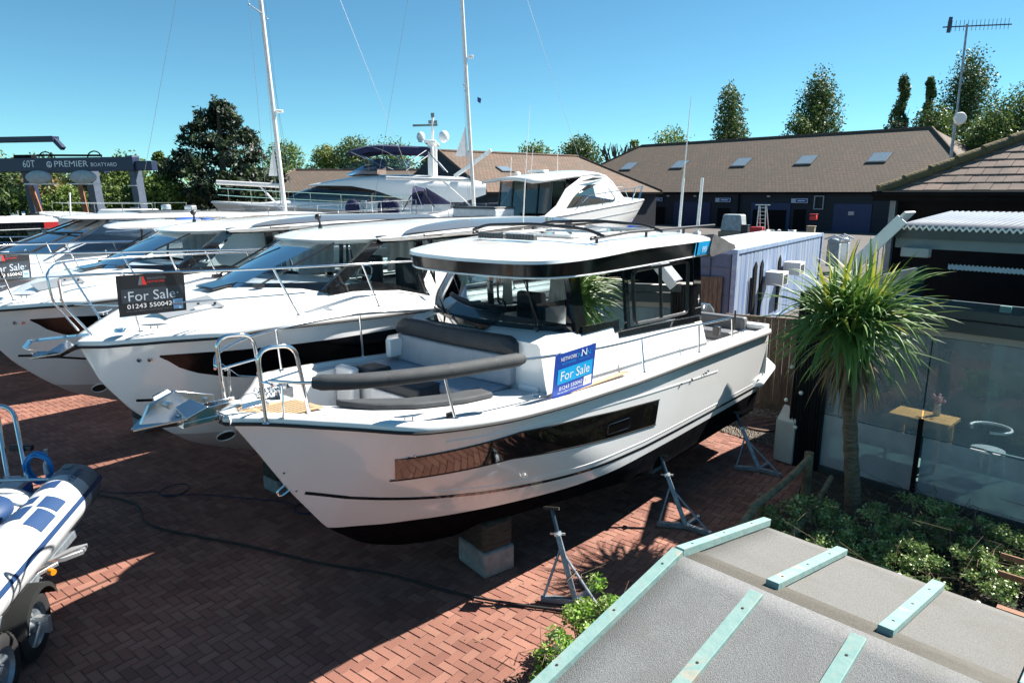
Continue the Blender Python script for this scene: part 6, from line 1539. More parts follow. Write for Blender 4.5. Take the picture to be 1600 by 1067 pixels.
# poplars and oaks behind the workshops
PT = [(1125, 158, 62, 112, 'poplar', 'broad poplar above the left half of the long workshop roof'), (1250, 142, 76, 112, 'poplar', 'bushy poplar above the middle of the long workshop roof'),
      (1380, 133, 26, 95, 'poplar', 'slim columnar poplar, left one of the two narrow ones by the roof ridge end'), (1419, 134, 22, 96, 'poplar', 'slim columnar poplar, right one of the two narrow ones'), (1476, 122, 80, 98, 'poplar', 'tallest wide poplar just behind the aerial mast')]
for i, (px, ty, w, D, kd, lb) in enumerate(PT): tree(px, 0, ty, w, D, kd, [G3, GP, GP, G1], lb, n=3800 if w > 40 else 1900, seed=20 + i, h0=.18, nb=34 if w > 40 else 16)
tree(1560, 0, 160, 110, 82, 'round', [G3, G1, G1, G2], 'dense bright green oak at the right edge behind the mossy roof', n=5200, seed=31, h0=.25)
tree(1525, 0, 190, 80, 80, 'round', [G3, G1, G2], 'rounded tree low between the aerial mast and the oak', n=3000, seed=32, h0=.2)
tree(1225, 0, 190, 50, 108, 'round', [G3, G1, G2], 'low tree at the left foot of the bushy poplar', n=1500, seed=33)
tree(1430, 0, 178, 70, 92, 'round', [G3, G1, G2], 'dark round tree below the narrow poplars', n=2600, seed=34)
tree(1375, 0, 195, 40, 90, 'round', [GC, G3], 'dark bush on the roofline left of the narrow poplars', n=1200, seed=35)
tree(1042, 0, 211, 80, 118, 'round', [G1, G2, G2], 'bright low tree peeping over the left part of the workshop roof', n=2000, seed=36)
tree(985, 0, 219, 22, 118, 'round', [G1, G2], 'small green tree at the left end of the workshop ridge', n=700, seed=37)
tree(902, 0, 227, 70, 116, 'round', [G3, G1, GP], 'grey green tree between the two workshop roofs', n=2200, seed=38)
tree(835, 0, 232, 60, 118, 'round', [G1, GP, G2], 'round tree behind the sports cruiser hardtop', n=1600, seed=39)
for k, (px, ty, w, lb) in enumerate(((455, 238, 70, 'light green tree right of the dark conifer'), (520, 240, 60, 'yellow green tree left of the yacht canopy'), (560, 226, 70, 'grey green tree behind the yacht canopy'), (620, 236, 90, 'green tree behind the yacht radar arch'), (680, 238, 40, 'small tree at the foot of the yacht mast'))):
    tree(px, 0, ty, w, 112, 'round', ([G1, G2], [GY, G2], [GP, G1], [G1, G2, G3], [G1, G3])[k], lb, n=2000, seed=50 + k)
# bare twiggy tree on the workshop roofline
E = empty('bare_tree', ((962 - 800) / 1067 * 116, 116, 0)); tag(E, 'bare pollarded tree with stubby branches at the left of the workshop roof', 'tree')
m_ = MB(); random.seed(6)
m_.tube([(0, 0, 0), (0, 0, 9)], [.4, .25], 8)
for k in range(14):
    x = random.uniform(-3.2, 3.2); m_.tube([(0, 0, 8), (x * .7, 0, 9.2), (x, 0, 10.2 + random.uniform(.2, 1.7))], [.2, .16, .09], 5)
    for q in range(3): m_.tube([(x, 0, 10), (x + random.uniform(-.6, .6), 0, 11 + random.uniform(0, 1.2))], [.09, .04], 4)
m_.build('branches', bark, E)
# big dark conifer
E = empty('conifer', (-22.6, 55, 0)); tag(E, 'large dark conifer towering left of the first mast', 'tree')
m_ = MB(); m_.tube([(0, 0, 0), (0, 0, 11)], [.5, .08], 8); m_.build('trunk', bark, E)
bl = []; rg = random.Random(12)
for k in range(120):
    t = rg.random() ** .8; z = 1.0 + t * 9.9; rad = 4.6 * (1 - (max(0, t - .15) / .85) ** 2.3) * (.9 + .2 * rg.random()) + .2; a = rg.random() * 6.28
    q = rad * (.55 + .45 * rg.random()); s_ = 1.0 * (1.15 - .7 * t); bl.append((q * math.cos(a) * .95, q * math.sin(a) * .95, z, s_ * 1.3, s_ * 1.3, s_ * .6))
for x, z in ((-.2, 10.9), (1.2, 10.2), (-1.6, 10.1), (.5, 10.6)): bl.append((x, 0, z, .35, .35, .7))
foliage('crown', bl, 34000, .36, [GC, GC, G3], E, 5, shell=.3, aspect=.36)
# hedge-like trees left, behind the travel lift
LTS = [(15, 262, 110, 62, 'dark tree at the left edge behind the travel lift', [G3, G1]), (85, 255, 80, 66, 'dark green bushy tree behind the 60T leg of the lift', [G3, G1, G1]), (80, 283, 70, 55, 'bronze flowering bush between the lift legs', [GO, GO, G1]),
       (125, 300, 80, 54, 'low green bush right of the bronze one', [G1, G2]), (160, 272, 90, 60, 'olive tree behind the middle lift leg', [G1, GY, G3]), (215, 256, 90, 60, 'broad willow behind the right lift leg', [G1, G2, G1]), (265, 238, 26, 58, 'young pale poplar between lift and conifer', [GP, G2]),
       (262, 285, 70, 52, 'bright willow beside the conifer', [G2, G1]), (190, 300, 80, 52, 'green willow bush under the lift beam', [G1, G2, G3]), (40, 305, 90, 52, 'dark bush low behind the left lift leg', [G3, G1])]
for i, (px, ty, w, D, lb, ms) in enumerate(LTS): tree(px, 0, ty, w, D, 'round', ms, lb, n=3000 if w > 50 else 1200, seed=70 + i, leaf=.24, h0=.05)
# distant tree belt closing the horizon
rng_ = random.Random(3); bl = []
for k in range(150): x = -170 + k * 2.9; bl.append((x, 150 + rng_.uniform(-8, 12), rng_.uniform(1, 4.5), 4.5, 3, 3.6))
o = foliage('tree_belt', bl, 24000, 1.0, [G1, G3, GP], None, 9); o['kind'] = 'stuff'; o['label'] = 'distant belt of trees closing the horizon'; o['category'] = 'woodland'

# ---- cabbage palm ----
PM = empty('palm_tree', (4.27, 7.93, 0)); tag(PM, 'cabbage palm with a mop of strap leaves on a slim bare trunk', 'palm tree')
m_ = MB(); tp = rail_curve([(.03, 0, 0), (.0, .02, .5), (-.10, .02, 1.2), (-.20, 0, 1.9), (-.22, 0, 2.5)], 8)
m_.tube(tp, [.098 - .03 * i / len(tp) + .006 * math.sin(i * 2.2) for i in range(len(tp))], 14); m_.build('trunk', mk('palm_bark', (.15, .12, .085), .95, var=.55, scale=9, stretch=(1, 1, 7), bump=1, bscale=16), PM, ang=60)
pl1 = mk('palm_leaf', (.15, .27, .055), .5, spec=.35, var=.25, scale=1.2, transl=.22, col2=(.07, .15, .04)); pl2 = mk('palm_leaf_yellow', (.46, .46, .06), .55, spec=.3, var=.2, transl=.25); pl3 = mk('palm_leaf_dead', (.17, .13, .07), .8, var=.3)
def strap(m2, c, az, el, L, w, droop, twist=0):
    p = Vector(c); d = V(math.cos(az) * math.cos(el), math.sin(az) * math.cos(el), math.sin(el)); n = 9; L0 = []; rows = []
    side = V(-math.sin(az), math.cos(az), 0)
    for i in range(n + 1):
        t = i / n; ww = w * (min(1, .55 + 3 * t) if t < .2 else (1 - max(0, t - .45) / .55) ** .8 + .02)
        up = side.cross(d).normalized(); sd2 = (side * math.cos(twist * t) + up * math.sin(twist * t))
        fold = up * ww * .22
        rows.append([p - sd2 * ww / 2 + fold, p, p + sd2 * ww / 2 + fold])
        p = p + d * (L / n); d = (d + V(0, 0, -1) * droop * (.25 + t) / n * 2.2).normalized()
    m2.grid(rows)
heads = [(V(-.24, 0, 2.64), 1.0), (V(-.44, .05, 2.80), .9), (V(-.08, -.03, 2.86), .9)]
random.seed(14)
for mt, nm, cnt, er, dr, Lr in ((pl1, 'fronds', 430, (-42, 66), (.15, 1.1), (.72, 1.10)), (pl2, 'young_fronds', 36, (5, 85), (.05, .7), (.7, 1.02)), (pl3, 'dead_fronds', 190, (-82, -35), (.7, 1.6), (.45, .95))):
    m2 = MB()
    for k in range(cnt):
        hc, s_ = random.choice(heads); el = R(random.uniform(*er)); az = random.random() * 6.283
        if nm == 'dead_fronds': hc = heads[0][0] - V(0, 0, .12)
        strap(m2, hc + V(math.cos(az) * .04, math.sin(az) * .04, random.uniform(-.16, .1)), az, el, random.uniform(*Lr) * s_, random.uniform(.032, .054), random.uniform(*dr), random.uniform(-.6, .6))
    m2.build(nm, mt, PM, ang=25)
# ---- shrubs in the bed ----
sg1 = mk('shrub_leaf', (.20, .30, .09), .35, var=.3, scale=8, transl=.15, col2=(.11, .18, .05), coat=.3); sg2 = mk('shrub_leaf_pale', (.34, .44, .16), .32, var=.2, scale=8, transl=.15, coat=.3); sg3 = mk('hedge_leaf', (.20, .36, .05), .3, var=.25, scale=8, transl=.2, coat=.3); twig = mk('twig', (.13, .095, .06), .9, var=.3)
def shrub(name, cx, cy, rx, ry, h, n, seed, label, mats, cat='shrub', grp=None, leaf=.040, tw=40, tall=1.0):
    E = empty(name, (cx, cy, 0)); tag(E, label, cat, grp); rg = random.Random(seed); bl = []; m2 = MB()
    for k in range(max(8, n // 150)):
        a = rg.random() * 6.283; q = math.sqrt(rg.random()); bl.append((rx * q * math.cos(a), ry * q * math.sin(a), h * rg.uniform(.3, 1.0) * (1 - .3 * q), .11, .11, .08))
    for b in bl:
        a = V(b[0] * .3 + rg.uniform(-.1, .1), b[1] * .3, 0); m2.tube([a, a.lerp(V(*b[:3]), .5) + V(rg.uniform(-.08, .08), rg.uniform(-.08, .08), .05), V(*b[:3])], [.008, .006, .003], 4)
    for k in range(tw):
        x, y = rg.uniform(-rx, rx), rg.uniform(-ry, ry); z = h * rg.uniform(.2, .9); m2.tube([(x, y, z), (x + rg.uniform(-.2, .2), y + rg.uniform(-.2, .2), z + rg.uniform(-.05, .15)), (x + rg.uniform(-.4, .4), y + rg.uniform(-.4, .4), z + rg.uniform(-.1, .25))], [.005, .004, .002], 4)
    m2.build('stems', twig, E); foliage('leaves', bl, n, leaf, mats, E, seed, shell=.1, aspect=.62, flat=.4); return E
SHR = [(3.55, 7.55, .45, .45, .62, 1700, 'leafy shrub spilling over the low pole fence'), (3.05, 6.7, .55, .55, .55, 2200, 'spreading shrub between the pole fence and the felt roof'), (4.05, 7.05, .5, .45, .70, 2000, 'shrub at the foot of the palm on the roof side'),
       (4.85, 7.55, .5, .4, .62, 1900, 'shrub right of the palm trunk under the glass screen'), (5.45, 6.95, .5, .4, .58, 1700, 'shrub in front of the black glass post'), (4.7, 6.5, .5, .45, .5, 1400, 'sparse twiggy shrub in the shade below the palm'), (6.3, 6.9, .55, .4, .62, 1700, 'shrub against the frosted glass at the right edge'), (5.9, 6.2, .5, .4, .45, 1100, 'low thin shrub by the wooden bench back'), (3.6, 6.2, .5, .45, .45, 1200, 'dark low shrub behind the roof verge')]
for i, (x, y, rx, ry, h, n, lb) in enumerate(SHR): shrub('shrub', x, y, rx * 1.1, ry * 1.15, h * 1.12, int(n * 2.6), 100 + i, lb, [sg1, sg1, sg2], grp='shrubs in the bed below the palm', leaf=.034)
shrub('hedge', .78, 5.5, .26, .42, .80, 4200, 130, 'glossy bright green hedge bush nearest the boat stand, beside the roof verge', [sg3, sg3, sg2], 'hedge', 'hedge bushes along the roof verge', tw=10)
shrub('hedge', .42, 4.85, .25, .42, .72, 3600, 131, 'bright green hedge bush lower left, half cut off by the roof edge', [sg3, sg3, sg2], 'hedge', 'hedge bushes along the roof verge', tw=10)
shrub('hedge', .14, 4.4, .20, .28, .50, 2000, 132, 'lowest bright green hedge bush at the bottom of the picture', [sg3, sg3, sg2], 'hedge', 'hedge bushes along the roof verge', tw=8)
# small weeds and leaves on the paving
rg = random.Random(77); m_ = MB()
for k in range(60):
    x, y = rg.uniform(-.6, 2.2), rg.uniform(4.3, 7.5); a = rg.random() * 6.28; s_ = rg.uniform(.012, .03)
    m_.add([(x + s_ * math.cos(a), y + s_ * math.sin(a), .008), (x - s_ * .5 * math.sin(a), y + s_ * .5 * math.cos(a), .014), (x - s_ * math.cos(a), y - s_ * math.sin(a), .007), (x + s_ * .4 * math.sin(a), y - s_ * .4 * math.cos(a), .012)], [(0, 1, 2, 3)])
o = m_.build('fallen_leaves', mk('dry_leaf', (.16, .10, .05), .8), None); tag(o, 'scattered dry leaves on the paving', 'leaves', kind='stuff')
# wooden bench / picnic seats
bw = mk('bench_wood', (.26, .11, .055), .6, var=.3, scale=4, stretch=(12, 12, 1))
BE = empty('bench', (4.65, 5.75, 0), R(-44)); tag(BE, 'reddish wooden bench back with two rails and a post at the right edge', 'bench')
for x in (.55, 2.0): m_ = MB(); m_.box((x, 0, .48), (.07, .05, .95)); m_.build('post', bw, BE, bevel=.004)
for z in (.72, .90): m_ = MB(); m_.box((1.1, -.035, z), (2.4, .02, .055)); m_.build('back_rail', bw, BE, bevel=.003)
for y in (-.2, -.32, -.44): m_ = MB(); m_.box((1.1, y, .46), (2.3, .10, .025)); m_.build('seat_slat', bw, BE, bevel=.003)
for x in (.2, 2.0): m_ = MB(); m_.box((x, -.44, .22), (.06, .06, .45)); m_.build('leg', bw, BE)
dk_ = mk('dark_bench', (.045, .028, .025), .6, var=.3)
B_2 = empty('picnic_table', (3.55, 4.35, 0), R(-44)); tag(B_2, 'dark brown slatted table just beyond the roof edge at lower right', 'table')
m_ = MB()
for k in range(7): m_.box((.12 + k * .20, .0, .74), (.185, .75, .03))
m_.build('tabletop', dk_, B_2, bevel=.004)
m_ = MB()
for x in (.25, 1.2): m_.beam((x, -.3, 0), (x, .2, .72), .05, .08); m_.beam((x, .3, 0), (x, -.2, .72), .05, .08)
m_.build('legs', dk_, B_2)
LG_ = empty('timber_stack', (3.1, 5.3, 0), R(-35)); tag(LG_, 'three short reddish timber rails lying beyond the roof edge', 'timber')
m_ = MB()
for k in range(3): m_.beam((.0, k * .11, .42 + .05 * k), (.38, .22 + k * .11, .52 + .05 * k), .06, .06)
m_.beam((.1, .1, 0), (.1, .15, .44), .05, .05); m_.build('rails', bw, LG_, bevel=.004)

# ================= TRAVEL LIFT =================
liftb = mk('lift_navy', (.012, .024, .065), .45, var=.15); liftg = mk('lift_grey', (.07, .09, .13), .5, var=.2)
TL = empty('travel_lift', (-32, 44, 0), R(-12)); tag(TL, 'navy boat lifting gantry lettered 60T with white writing on its beam', 'travel lift')
m_ = MB(); m_.box((1.6, 0, 5.86), (16.5, .55, .80)); m_.box((10.3, .1, 5.75), (1.4, .5, .55)); m_.build('beam', liftb, TL, bevel=.02)
for x, nm in ((1.75, 'leg'), (9.45, 'leg')):
    m_ = MB(); m_.beam((x + .4, .3, 0), (x - .05, .3, 6.35), .42, .6, up=(0, 1, 0)); m_.build('leg', liftb if x < 5 else liftg, TL, bevel=.02)
m_ = MB(); m_.beam((6.2, .9, 0), (5.8, .9, 5.6), .5, .6, up=(0, 1, 0)); m_.build('leg', liftg, TL)
m_ = MB(); m_.beam((-6, 7.5, 5.9), (1, 7.5, 5.9), .5, .6); m_.build('cross_beam', liftb, TL)
m_ = MB(); m_.box((-2, 1.5, 7.5), (9.9, .5, .34)); m_.beam((2.8, 1.5, 7.5), (3.4, 1.5, 6.9), .3, .26); m_.build('upper_boom', liftb, TL, bevel=.02)
m_ = MB(); m_.tube([(3.0, -.1, 6.42), (7.6, -.1, 6.36)], .07, 6)
for x in (3.6, 7.1): m_.tube([(x + .5 * math.cos(a), -.1, 6.2 + .42 * math.sin(a)) for a in [math.pi * k / 8 for k in range(9)]], .04, 5)
m_.box((2.0, 0, 6.35), (1.3, .4, .22)); m_.build('hydraulic_pipes', blackp, TL)
slg = mk('grey_tarp', (.42, .45, .46), .8, var=.2, bump=.5, bscale=6)
for x in (3.1, 6.3):
    m_ = MB(); m_.ball((x, -.3, 5.1), (.95, .3, .42), 14, 8); m_.build('hoist_cover', slg, TL); m_ = MB(); m_.beam((x - 1.1, -.3, 4.7), (x + 1.2, -.3, 4.7), .15, .07); m_.build('spreader', white, TL)
m_ = MB(); m_.beam((2.5, -.4, 4.6), (3.4, -.4, 1.2), .08, .35, up=(1, 0, 0)); m_.beam((6.1, -.4, 4.6), (6.5, -.4, 1.2), .08, .32, up=(1, 0, 0)); m_.build('lifting_strap', mk('strap_orange', (.30, .12, .06), .8, var=.4), TL)
m_ = MB()
for k in range(4): m_.box((9.45, -.08, 2.0 + k * 1.3), (.6, .02, .05))
m_.build('leg_band', white, TL)
text('lettering', '60T', (2.05, -.29, 5.70), (1, 0, 0), (0, 0, 1), .9, .42, signwhite, TL); text('lettering', 'PREMIER', (4.35, -.29, 5.72), (1, 0, 0), (0, 0, 1), 2.4, .34, signwhite, TL); text('lettering', 'BOATYARD', (6.95, -.29, 5.72), (1, 0, 0), (0, 0, 1), 1.8, .22, signwhite, TL)
m_ = MB(); m_.tube([(4.0 + .17 * math.cos(a * .524), -.30, 5.86 + .17 * math.sin(a * .524)) for a in range(12)], .03, 5, closed=True); m_.beam((4.0, -.3, 5.76), (4.0, -.3, 5.98), .03, .05, up=(0, 1, 0)); m_.tube([(3.9, -.3, 5.82), (4.0, -.3, 5.76), (4.1, -.3, 5.82)], .025, 5); m_.build('emblem', signwhite, TL)

# ================= SAILING YACHTS =================
def wire(m2, a, b, r=.006): m2.tube([a, b], r, 4, caps=False)
mastm = mk('mast_white', (.62, .62, .62), .35, var=.08)
def sailboat(loc, yaw, L, label, mast_x, mast_top, rake, boom, boomz, hs=1.0, dx=0, spreadz=(8.2,)):
    E, H = simplehull(loc, yaw, label, L, 1.75 * hs, gelrow, 'sailing yacht', None, 'sailing_yacht', 1.1)
    zd = H.sheer(mast_x) + .25; top = V(mast_x - rake, 0, mast_top)
    m2 = MB(); m2.tube([(mast_x, 0, zd), top], [.085, .075], 12); m2.build('mast', mastm, E, ang=60)
    m2 = MB(); m2.tube([(mast_x - .15, 0, boomz), (mast_x - boom, 0, boomz + .12)], .085, 10); m2.build('boom', mastm, E, ang=60)
    m2 = MB(); m2.tube([(mast_x - .05, 0, zd + .2), (mast_x - .36 * boom, 0, boomz)], .035, 8); m2.build('boom_vang', mastm, E)
    m2 = MB(); at = lambda z: V(mast_x - rake * (z - zd) / (mast_top - zd), 0, z)
    wire(m2, (L - .4, 0, H.sheer(L) + .1), top); wire(m2, (.2, 0, H.sheer(0) + .1), top)
    sp = MB()
    for z in spreadz:
        for s_ in (1, -1):
            a = at(z); b = a + V(-.12, 1.0 * s_, .06); sp.tube([a, b], [.03, .018], 6); sp.ball(b, .035, 6, 5)
            wire(m2, (mast_x - .2, 1.45 * s_, H.sheer(mast_x)), b); wire(m2, b, at(min(mast_top, z + 5.5))); wire(m2, (mast_x + .1, 1.3 * s_, H.sheer(mast_x)), at(z - .1))
    sp.build('spreader', galv, E); m2.build('rigging', mk('rig_wire', (.28, .28, .30), .4, metal=.5), E)
    m2 = MB(); rings = []
    for X, w, h in ((L * .72, .45, .12), (L * .62, .8, .38), (L * .5, .95, .50), (L * .38, 1.0, .52), (L * .30, 1.0, .35), (L * .1, 1.1, .22)):
        rings.append([(X, w * math.cos(math.pi * q / 12), H.sheer(X) + h * max(0, math.sin(math.pi * q / 12)) ** .5) for q in range(13)])
    m2.grid(rings); m2.build('coachroof', gel, E, ang=60)
    for s_ in (1, -1):
        m2 = MB(); H_ = lambda x: H.sheer(x)
        m2.add([(L * .64, .80 * s_, H_(L * .6) + .14), (L * .60, .78 * s_, H_(L * .6) + .32), (L * .40, .96 * s_, H_(L * .4) + .36), (L * .36, 1.02 * s_, H_(L * .36) + .14)], [(0, 1, 2, 3)]); m2.build('cabin_window', dglass, E)
        m2 = MB()
        for X in [L * t for t in (.05, .2, .35, .5, .65, .8, .93)]: y = max(.1, H.yin(X, .06)) * s_; m2.tube([(X, y, H.sheer(X)), (X, y, H.sheer(X) + .62)], .013, 5)
        for dz_ in (.32, .62): m2.tube([(L * t, max(.1, H.yin(L * t, .06)) * s_, H.sheer(L * t) + dz_) for t in (.05, .2, .35, .5, .65, .8, .93)], .006, 4)
        m2.build('guard_wires', chrome, E)
    return E, H, at
Y1, H_1, at1 = sailboat((-14.4, 26.0, .9), R(2), 11.5, 'sailing yacht whose leaning mast carries a small white flag, near the conifer', 5.85, 18.5, .75, 2.45, 3.55, spreadz=(9.5,))
m_ = MB(); m_.poly([at1(3.9) + V(-.12, 0, 0), at1(3.9) + V(-.45, 0, .0), at1(5.1) + V(-.14, 0, 0)]); m_.build('flag', mk('flag_white', (.75, .75, .76), .8, transl=.2), Y1, ang=0)
m_ = MB(); m_.cyl(at1(6.2) + V(.12, 0, 0), at1(6.2) + V(.34, 0, 0), .07, .05, 8); m_.build('mast_lamp', white, Y1)
Y2, H_2, at2 = sailboat((-6.7, 32.0, .95), R(2), 11.0, 'sailing yacht with a navy sprayhood and a mast carrying short spreaders', 4.95, 20.5, .85, 4.0, 3.78, spreadz=(7.75,))
m_ = MB(); m_.poly([at2(4.85) + V(-.12, 0, 0), at2(4.85) + V(-.72, 0, .0), at2(6.2) + V(-.16, 0, 0)]); m_.build('flag', MC['flag_white'], Y2, ang=0)
m_ = MB(); m_.box(at2(9.1) + V(.25, 0, 0), (.22, .12, .14)); m_.build('mast_lamp', white, Y2, bevel=.02)
m_ = MB(); m_.poly([at2(7.3) + V(.45, -1.0, 0), at2(7.3) + V(.62, -1.0, -.08), at2(7.3) + V(.58, -1.0, -.28), at2(7.3) + V(.45, -1.0, -.2)]); m_.build('pennant', navyletter, Y2, ang=0)
m_ = MB(); rings = []
for i in range(9):
    t = i / 8; a = math.pi * t; rings.append([(lerp(2.2, 2.7, q / 3) + 0, .95 * math.cos(a), 2.7 + .85 * math.sin(a) ** .7 * (1 - .05 * q)) for q in range(4)])
m_.grid(rings); m_.grid([[(lerp(2.7, 3.8, q / 3), .95 * math.cos(math.pi * i / 8), 2.7 + lerp(.83, .12, q / 3) * math.sin(math.pi * i / 8) ** .7) for q in range(4)] for i in (0, 1, 2, 3)]); m_.build('sprayhood', bluecanvas, Y2, ang=60)
m_ = MB(); m_.tube([(1.75, -.9, 2.4), (2.15, -.9, 3.1), (2.7, -.9, 3.3)], .03, 6); m_.tube([(2.7, -.92, 3.3), (3.2, -.92, 2.6)], .03, 6); m_.build('hood_frame', mattblack, Y2)
for k, x in enumerate((-.35, 1.05, 1.4)):
    E = None; m_ = MB(); m_.ball((x, -1.5, 2.55), (.32, .12, .42), 14, 10); m_.build('lifebuoy_cover', bluecanvas, Y2)
m_ = MB(); m_.box((.15, -1.5, 2.75), (.25, .2, .3)); m_.box((.15, -1.5, 2.35), (.1, .1, .7)); m_.build('outboard_motor', galv, Y2, bevel=.03)
for x in (4.4, 5.05): m_ = MB(); m_.tube([(x - .25, -1.75, 2.32), (x + .25, -1.75, 2.32)], [.09, .09], 10); m_.ball((x - .25, -1.75, 2.32), .09, 10, 6); m_.ball((x + .25, -1.75, 2.32), .09, 10, 6); m_.build('fender', MC['blue_tarp'] if False else darkvinyl, Y2)

# ================= LARGE MOTOR YACHT =================
MY = empty('motor_yacht', (-.6, 37.5, .7), R(182)); tag(MY, 'large grey and white flybridge yacht with a navy bimini and white radar arch', 'yacht')
HM = Hull(15.4, 2.3, stem=[(-.05, 10.5), (.5, 12.3), (1.0, 13.2), (1.6, 14.0), (2.2, 14.7), (2.9, 15.3), (3.1, 15.4)], sheer=[(0, 2.35), (6, 2.55), (10, 2.75), (15.4, 3.0)], chine=[(0, .6), (8, .9), (15, 2)], Bc=2.0, entry=(7, 5.5))
HM.build(MY, None, gelsilver, None)
m_ = MB(); HM.cap(m_, [(0, -.04), (.04, 0), (.0, .06), (-.15, .06), (-.15, -.04)], n=40); m_.build('gunwale', gel, MY)
m_ = MB(); HM.strip(m_, 3.5, 11.5, lambda x: HM.sheer(x) - .62, lambda x: HM.sheer(x) - .56, .02, 40, 1); m_.build('hull_stripe', fasciag, MY)
m_ = MB()
for x in (4.2, 5.1, 7.0, 9.2, 10.1):
    m_.poly([HM.pt(x + .28 * math.cos(a * .524), HM.sheer(x) - .95 + .09 * math.sin(a * .524), .01) for a in range(12)])
m_.build('porthole', black, MY, ang=0)
m_ = MB(); m_.tube([HM.pt(12.6 + .16 * math.cos(a * .5), 2.35 + .10 * math.sin(a * .5), .015) for a in range(13)], .02, 4); m_.tube([HM.pt(12.9 + .13 * math.cos(a * .5), 2.35 + .09 * math.sin(a * .5), .015) for a in range(13)], .02, 4); m_.build('emblem', black, MY)
def shell(par, secs, name, mat, ang=50):
    m2 = MB(); rings = []
    for X, w, z0, z1 in secs: rings.append([(X, w * math.copysign(abs(math.cos(math.pi * q / 14)) ** .45, math.cos(math.pi * q / 14)), z0 + (z1 - z0) * math.sin(math.pi * q / 14) ** .5 if 0 < q < 14 else z0) for q in range(15)])
    m2.loft(rings, closed=True); return m2.build(name, mat, par, ang=ang)
shell(MY, [(13.6, .5, 2.9, 2.95), (12.2, 1.3, 2.8, 3.02), (11.3, 1.65, 2.7, 3.12), (10.2, 1.8, 2.6, 3.2), (9.4, 1.85, 2.5, 3.22), (3.0, 1.9, 2.4, 3.22), (2.6, 1.9, 2.4, 3.1)], 'deckhouse', gel)
shell(MY, [(11.2, 1.1, 3.05, 3.15), (10.3, 1.62, 3.0, 3.62), (9.3, 1.72, 3.0, 3.9), (6.0, 1.74, 3.0, 3.9)], 'saloon_glass', dglass)
shell(MY, [(9.9, 1.2, 3.84, 3.90), (8.8, 1.7, 3.84, 4.10), (7.6, 1.88, 3.82, 4.30), (6.4, 1.95, 3.60, 4.40), (4.9, 1.97, 3.1, 4.42), (2.0, 1.97, 3.0, 4.30), (.8, 1.9, 3.4, 4.0)], 'flybridge', gel)
shell(MY, [(8.0, .8, 4.35, 4.45), (7.1, 1.4, 4.42, 4.86), (6.3, 1.6, 4.42, 4.98)], 'flybridge_screen', vinylwin)
m_ = MB(); m_.grid([[(lerp(8.0, 4.6, i / 8) , y, 4.66 + lerp(.18, .5, math.sin(i / 8 * 2.2))) for i in range(9)] for y in (1.62,)] + [[(lerp(8.0, 4.6, i / 8), 1.68, 4.6) for i in range(9)]]); m_.build('side_screen', vinylwin, MY)
m_ = MB(); m_.ball((6.3, .7, 4.95), (.35, .5, .28), 12, 8); m_.build('helm_cover', bluecanvas, MY)
m_ = MB(); rows = []
for i in range(13):
    t = i / 12; X = lerp(7.7, 3.6, t); z = 5.55 + .32 * math.sin(min(1, t * 2.4) * math.pi / 2) - .18 * t; rows.append([(X, lerp(-1.5, 1.5, k / 8), z + .14 * (1 - (k / 4 - 1) ** 2)) for k in range(9)])
m_.grid(rows)
for s_ in (0, 8): m_.grid([[p[s_], (p[s_][0], p[s_][1], p[s_][2] - .28)] for p in rows])
m_.build('bimini', bluecanvas, MY, ang=70)
m_ = MB()
for s_ in (1, -1):
    m_.tube([(7.6, 1.5 * s_, 5.5), (5.9, 1.6 * s_, 4.75)], .03, 6); m_.tube([(3.8, 1.5 * s_, 5.6), (5.2, 1.6 * s_, 4.7)], .03, 6); m_.tube([(3.7, 1.5 * s_, 5.5), (2.9, 1.6 * s_, 4.6)], .03, 6); m_.tube(rail_curve([(7.7, 1.5 * s_, 5.45), (6.6, 1.52 * s_, 5.75), (5.4, 1.5 * s_, 5.3), (5.0, 1.55 * s_, 4.9)], 5), .022, 6)
m_.build('bimini_frame', chrome, MY)
m_ = MB()
for s_ in (1, -1): m_.beam((3.6, 1.3 * s_, 4.3), (3.6, 1.25 * s_, 6.0), .30, .22, up=(0, 1, 0)); 
m_.box((3.6, 0, 6.02), (.6, 2.9, .16)); m_.beam((3.6, .0, 6.0), (3.55, 0, 7.35), .14, .14, up=(0, 1, 0)); m_.build('radar_arch', gel, MY, bevel=.05)
m_ = MB()
for x, y, r_ in ((4.15, .5, .22), (2.95, .6, .27)): m_ = MB(); m_.ball((x, y, 6.32), (r_, r_, r_ * 1.15), 16, 10); m_.cyl((x, y, 6.05), (x, y, 6.2), .14, .14, 12); m_.build('satellite_dome', mk('dome_grey', (.62, .66, .70), .35), MY, ang=60)
m_ = MB(); m_.beam((4.6, 0, 6.92), (3.3, 0, 6.95), .12, .1); m_.box((3.55, 0, 7.45), (.18, .14, .2)); m_.box((3.7, 0, 7.1), (.16, .12, .16)); m_.box((3.4, 0, 7.1), (.16, .12, .16)); m_.build('radar_scanner', fasciag, MY)
m_ = MB(); tt = [lerp(3.5, 14.9, i / 15) for i in range(16)]
for X in tt[::2]: y = max(.1, HM.yin(X, .1)); m_.tube([(X, y, HM.sheer(X)), (X, y, HM.sheer(X) + .75)], .018, 5)
for dz_ in (.4, .75): m_.tube([(X, max(.1, HM.yin(X, .1)), HM.sheer(X) + dz_) for X in tt], .016, 5)
m_.build('guard_rail', chrome, MY)
m_ = MB(); m_.add([(8.9, HM.yb(8.9, 2.6) * .0 + 1.93, 3.02), (8.0, 1.93, 3.18), (7.2, 1.93, 3.16), (6.6, 1.93, 3.02)], [(0, 1, 2, 3)]); m_.add([(4.8, 1.93, 3.05), (3.7, 1.93, 3.5), (2.9, 1.93, 3.5), (2.9, 1.93, 3.05)], [(0, 1, 2, 3)]); m_.build('side_window', dglass, MY, ang=0)
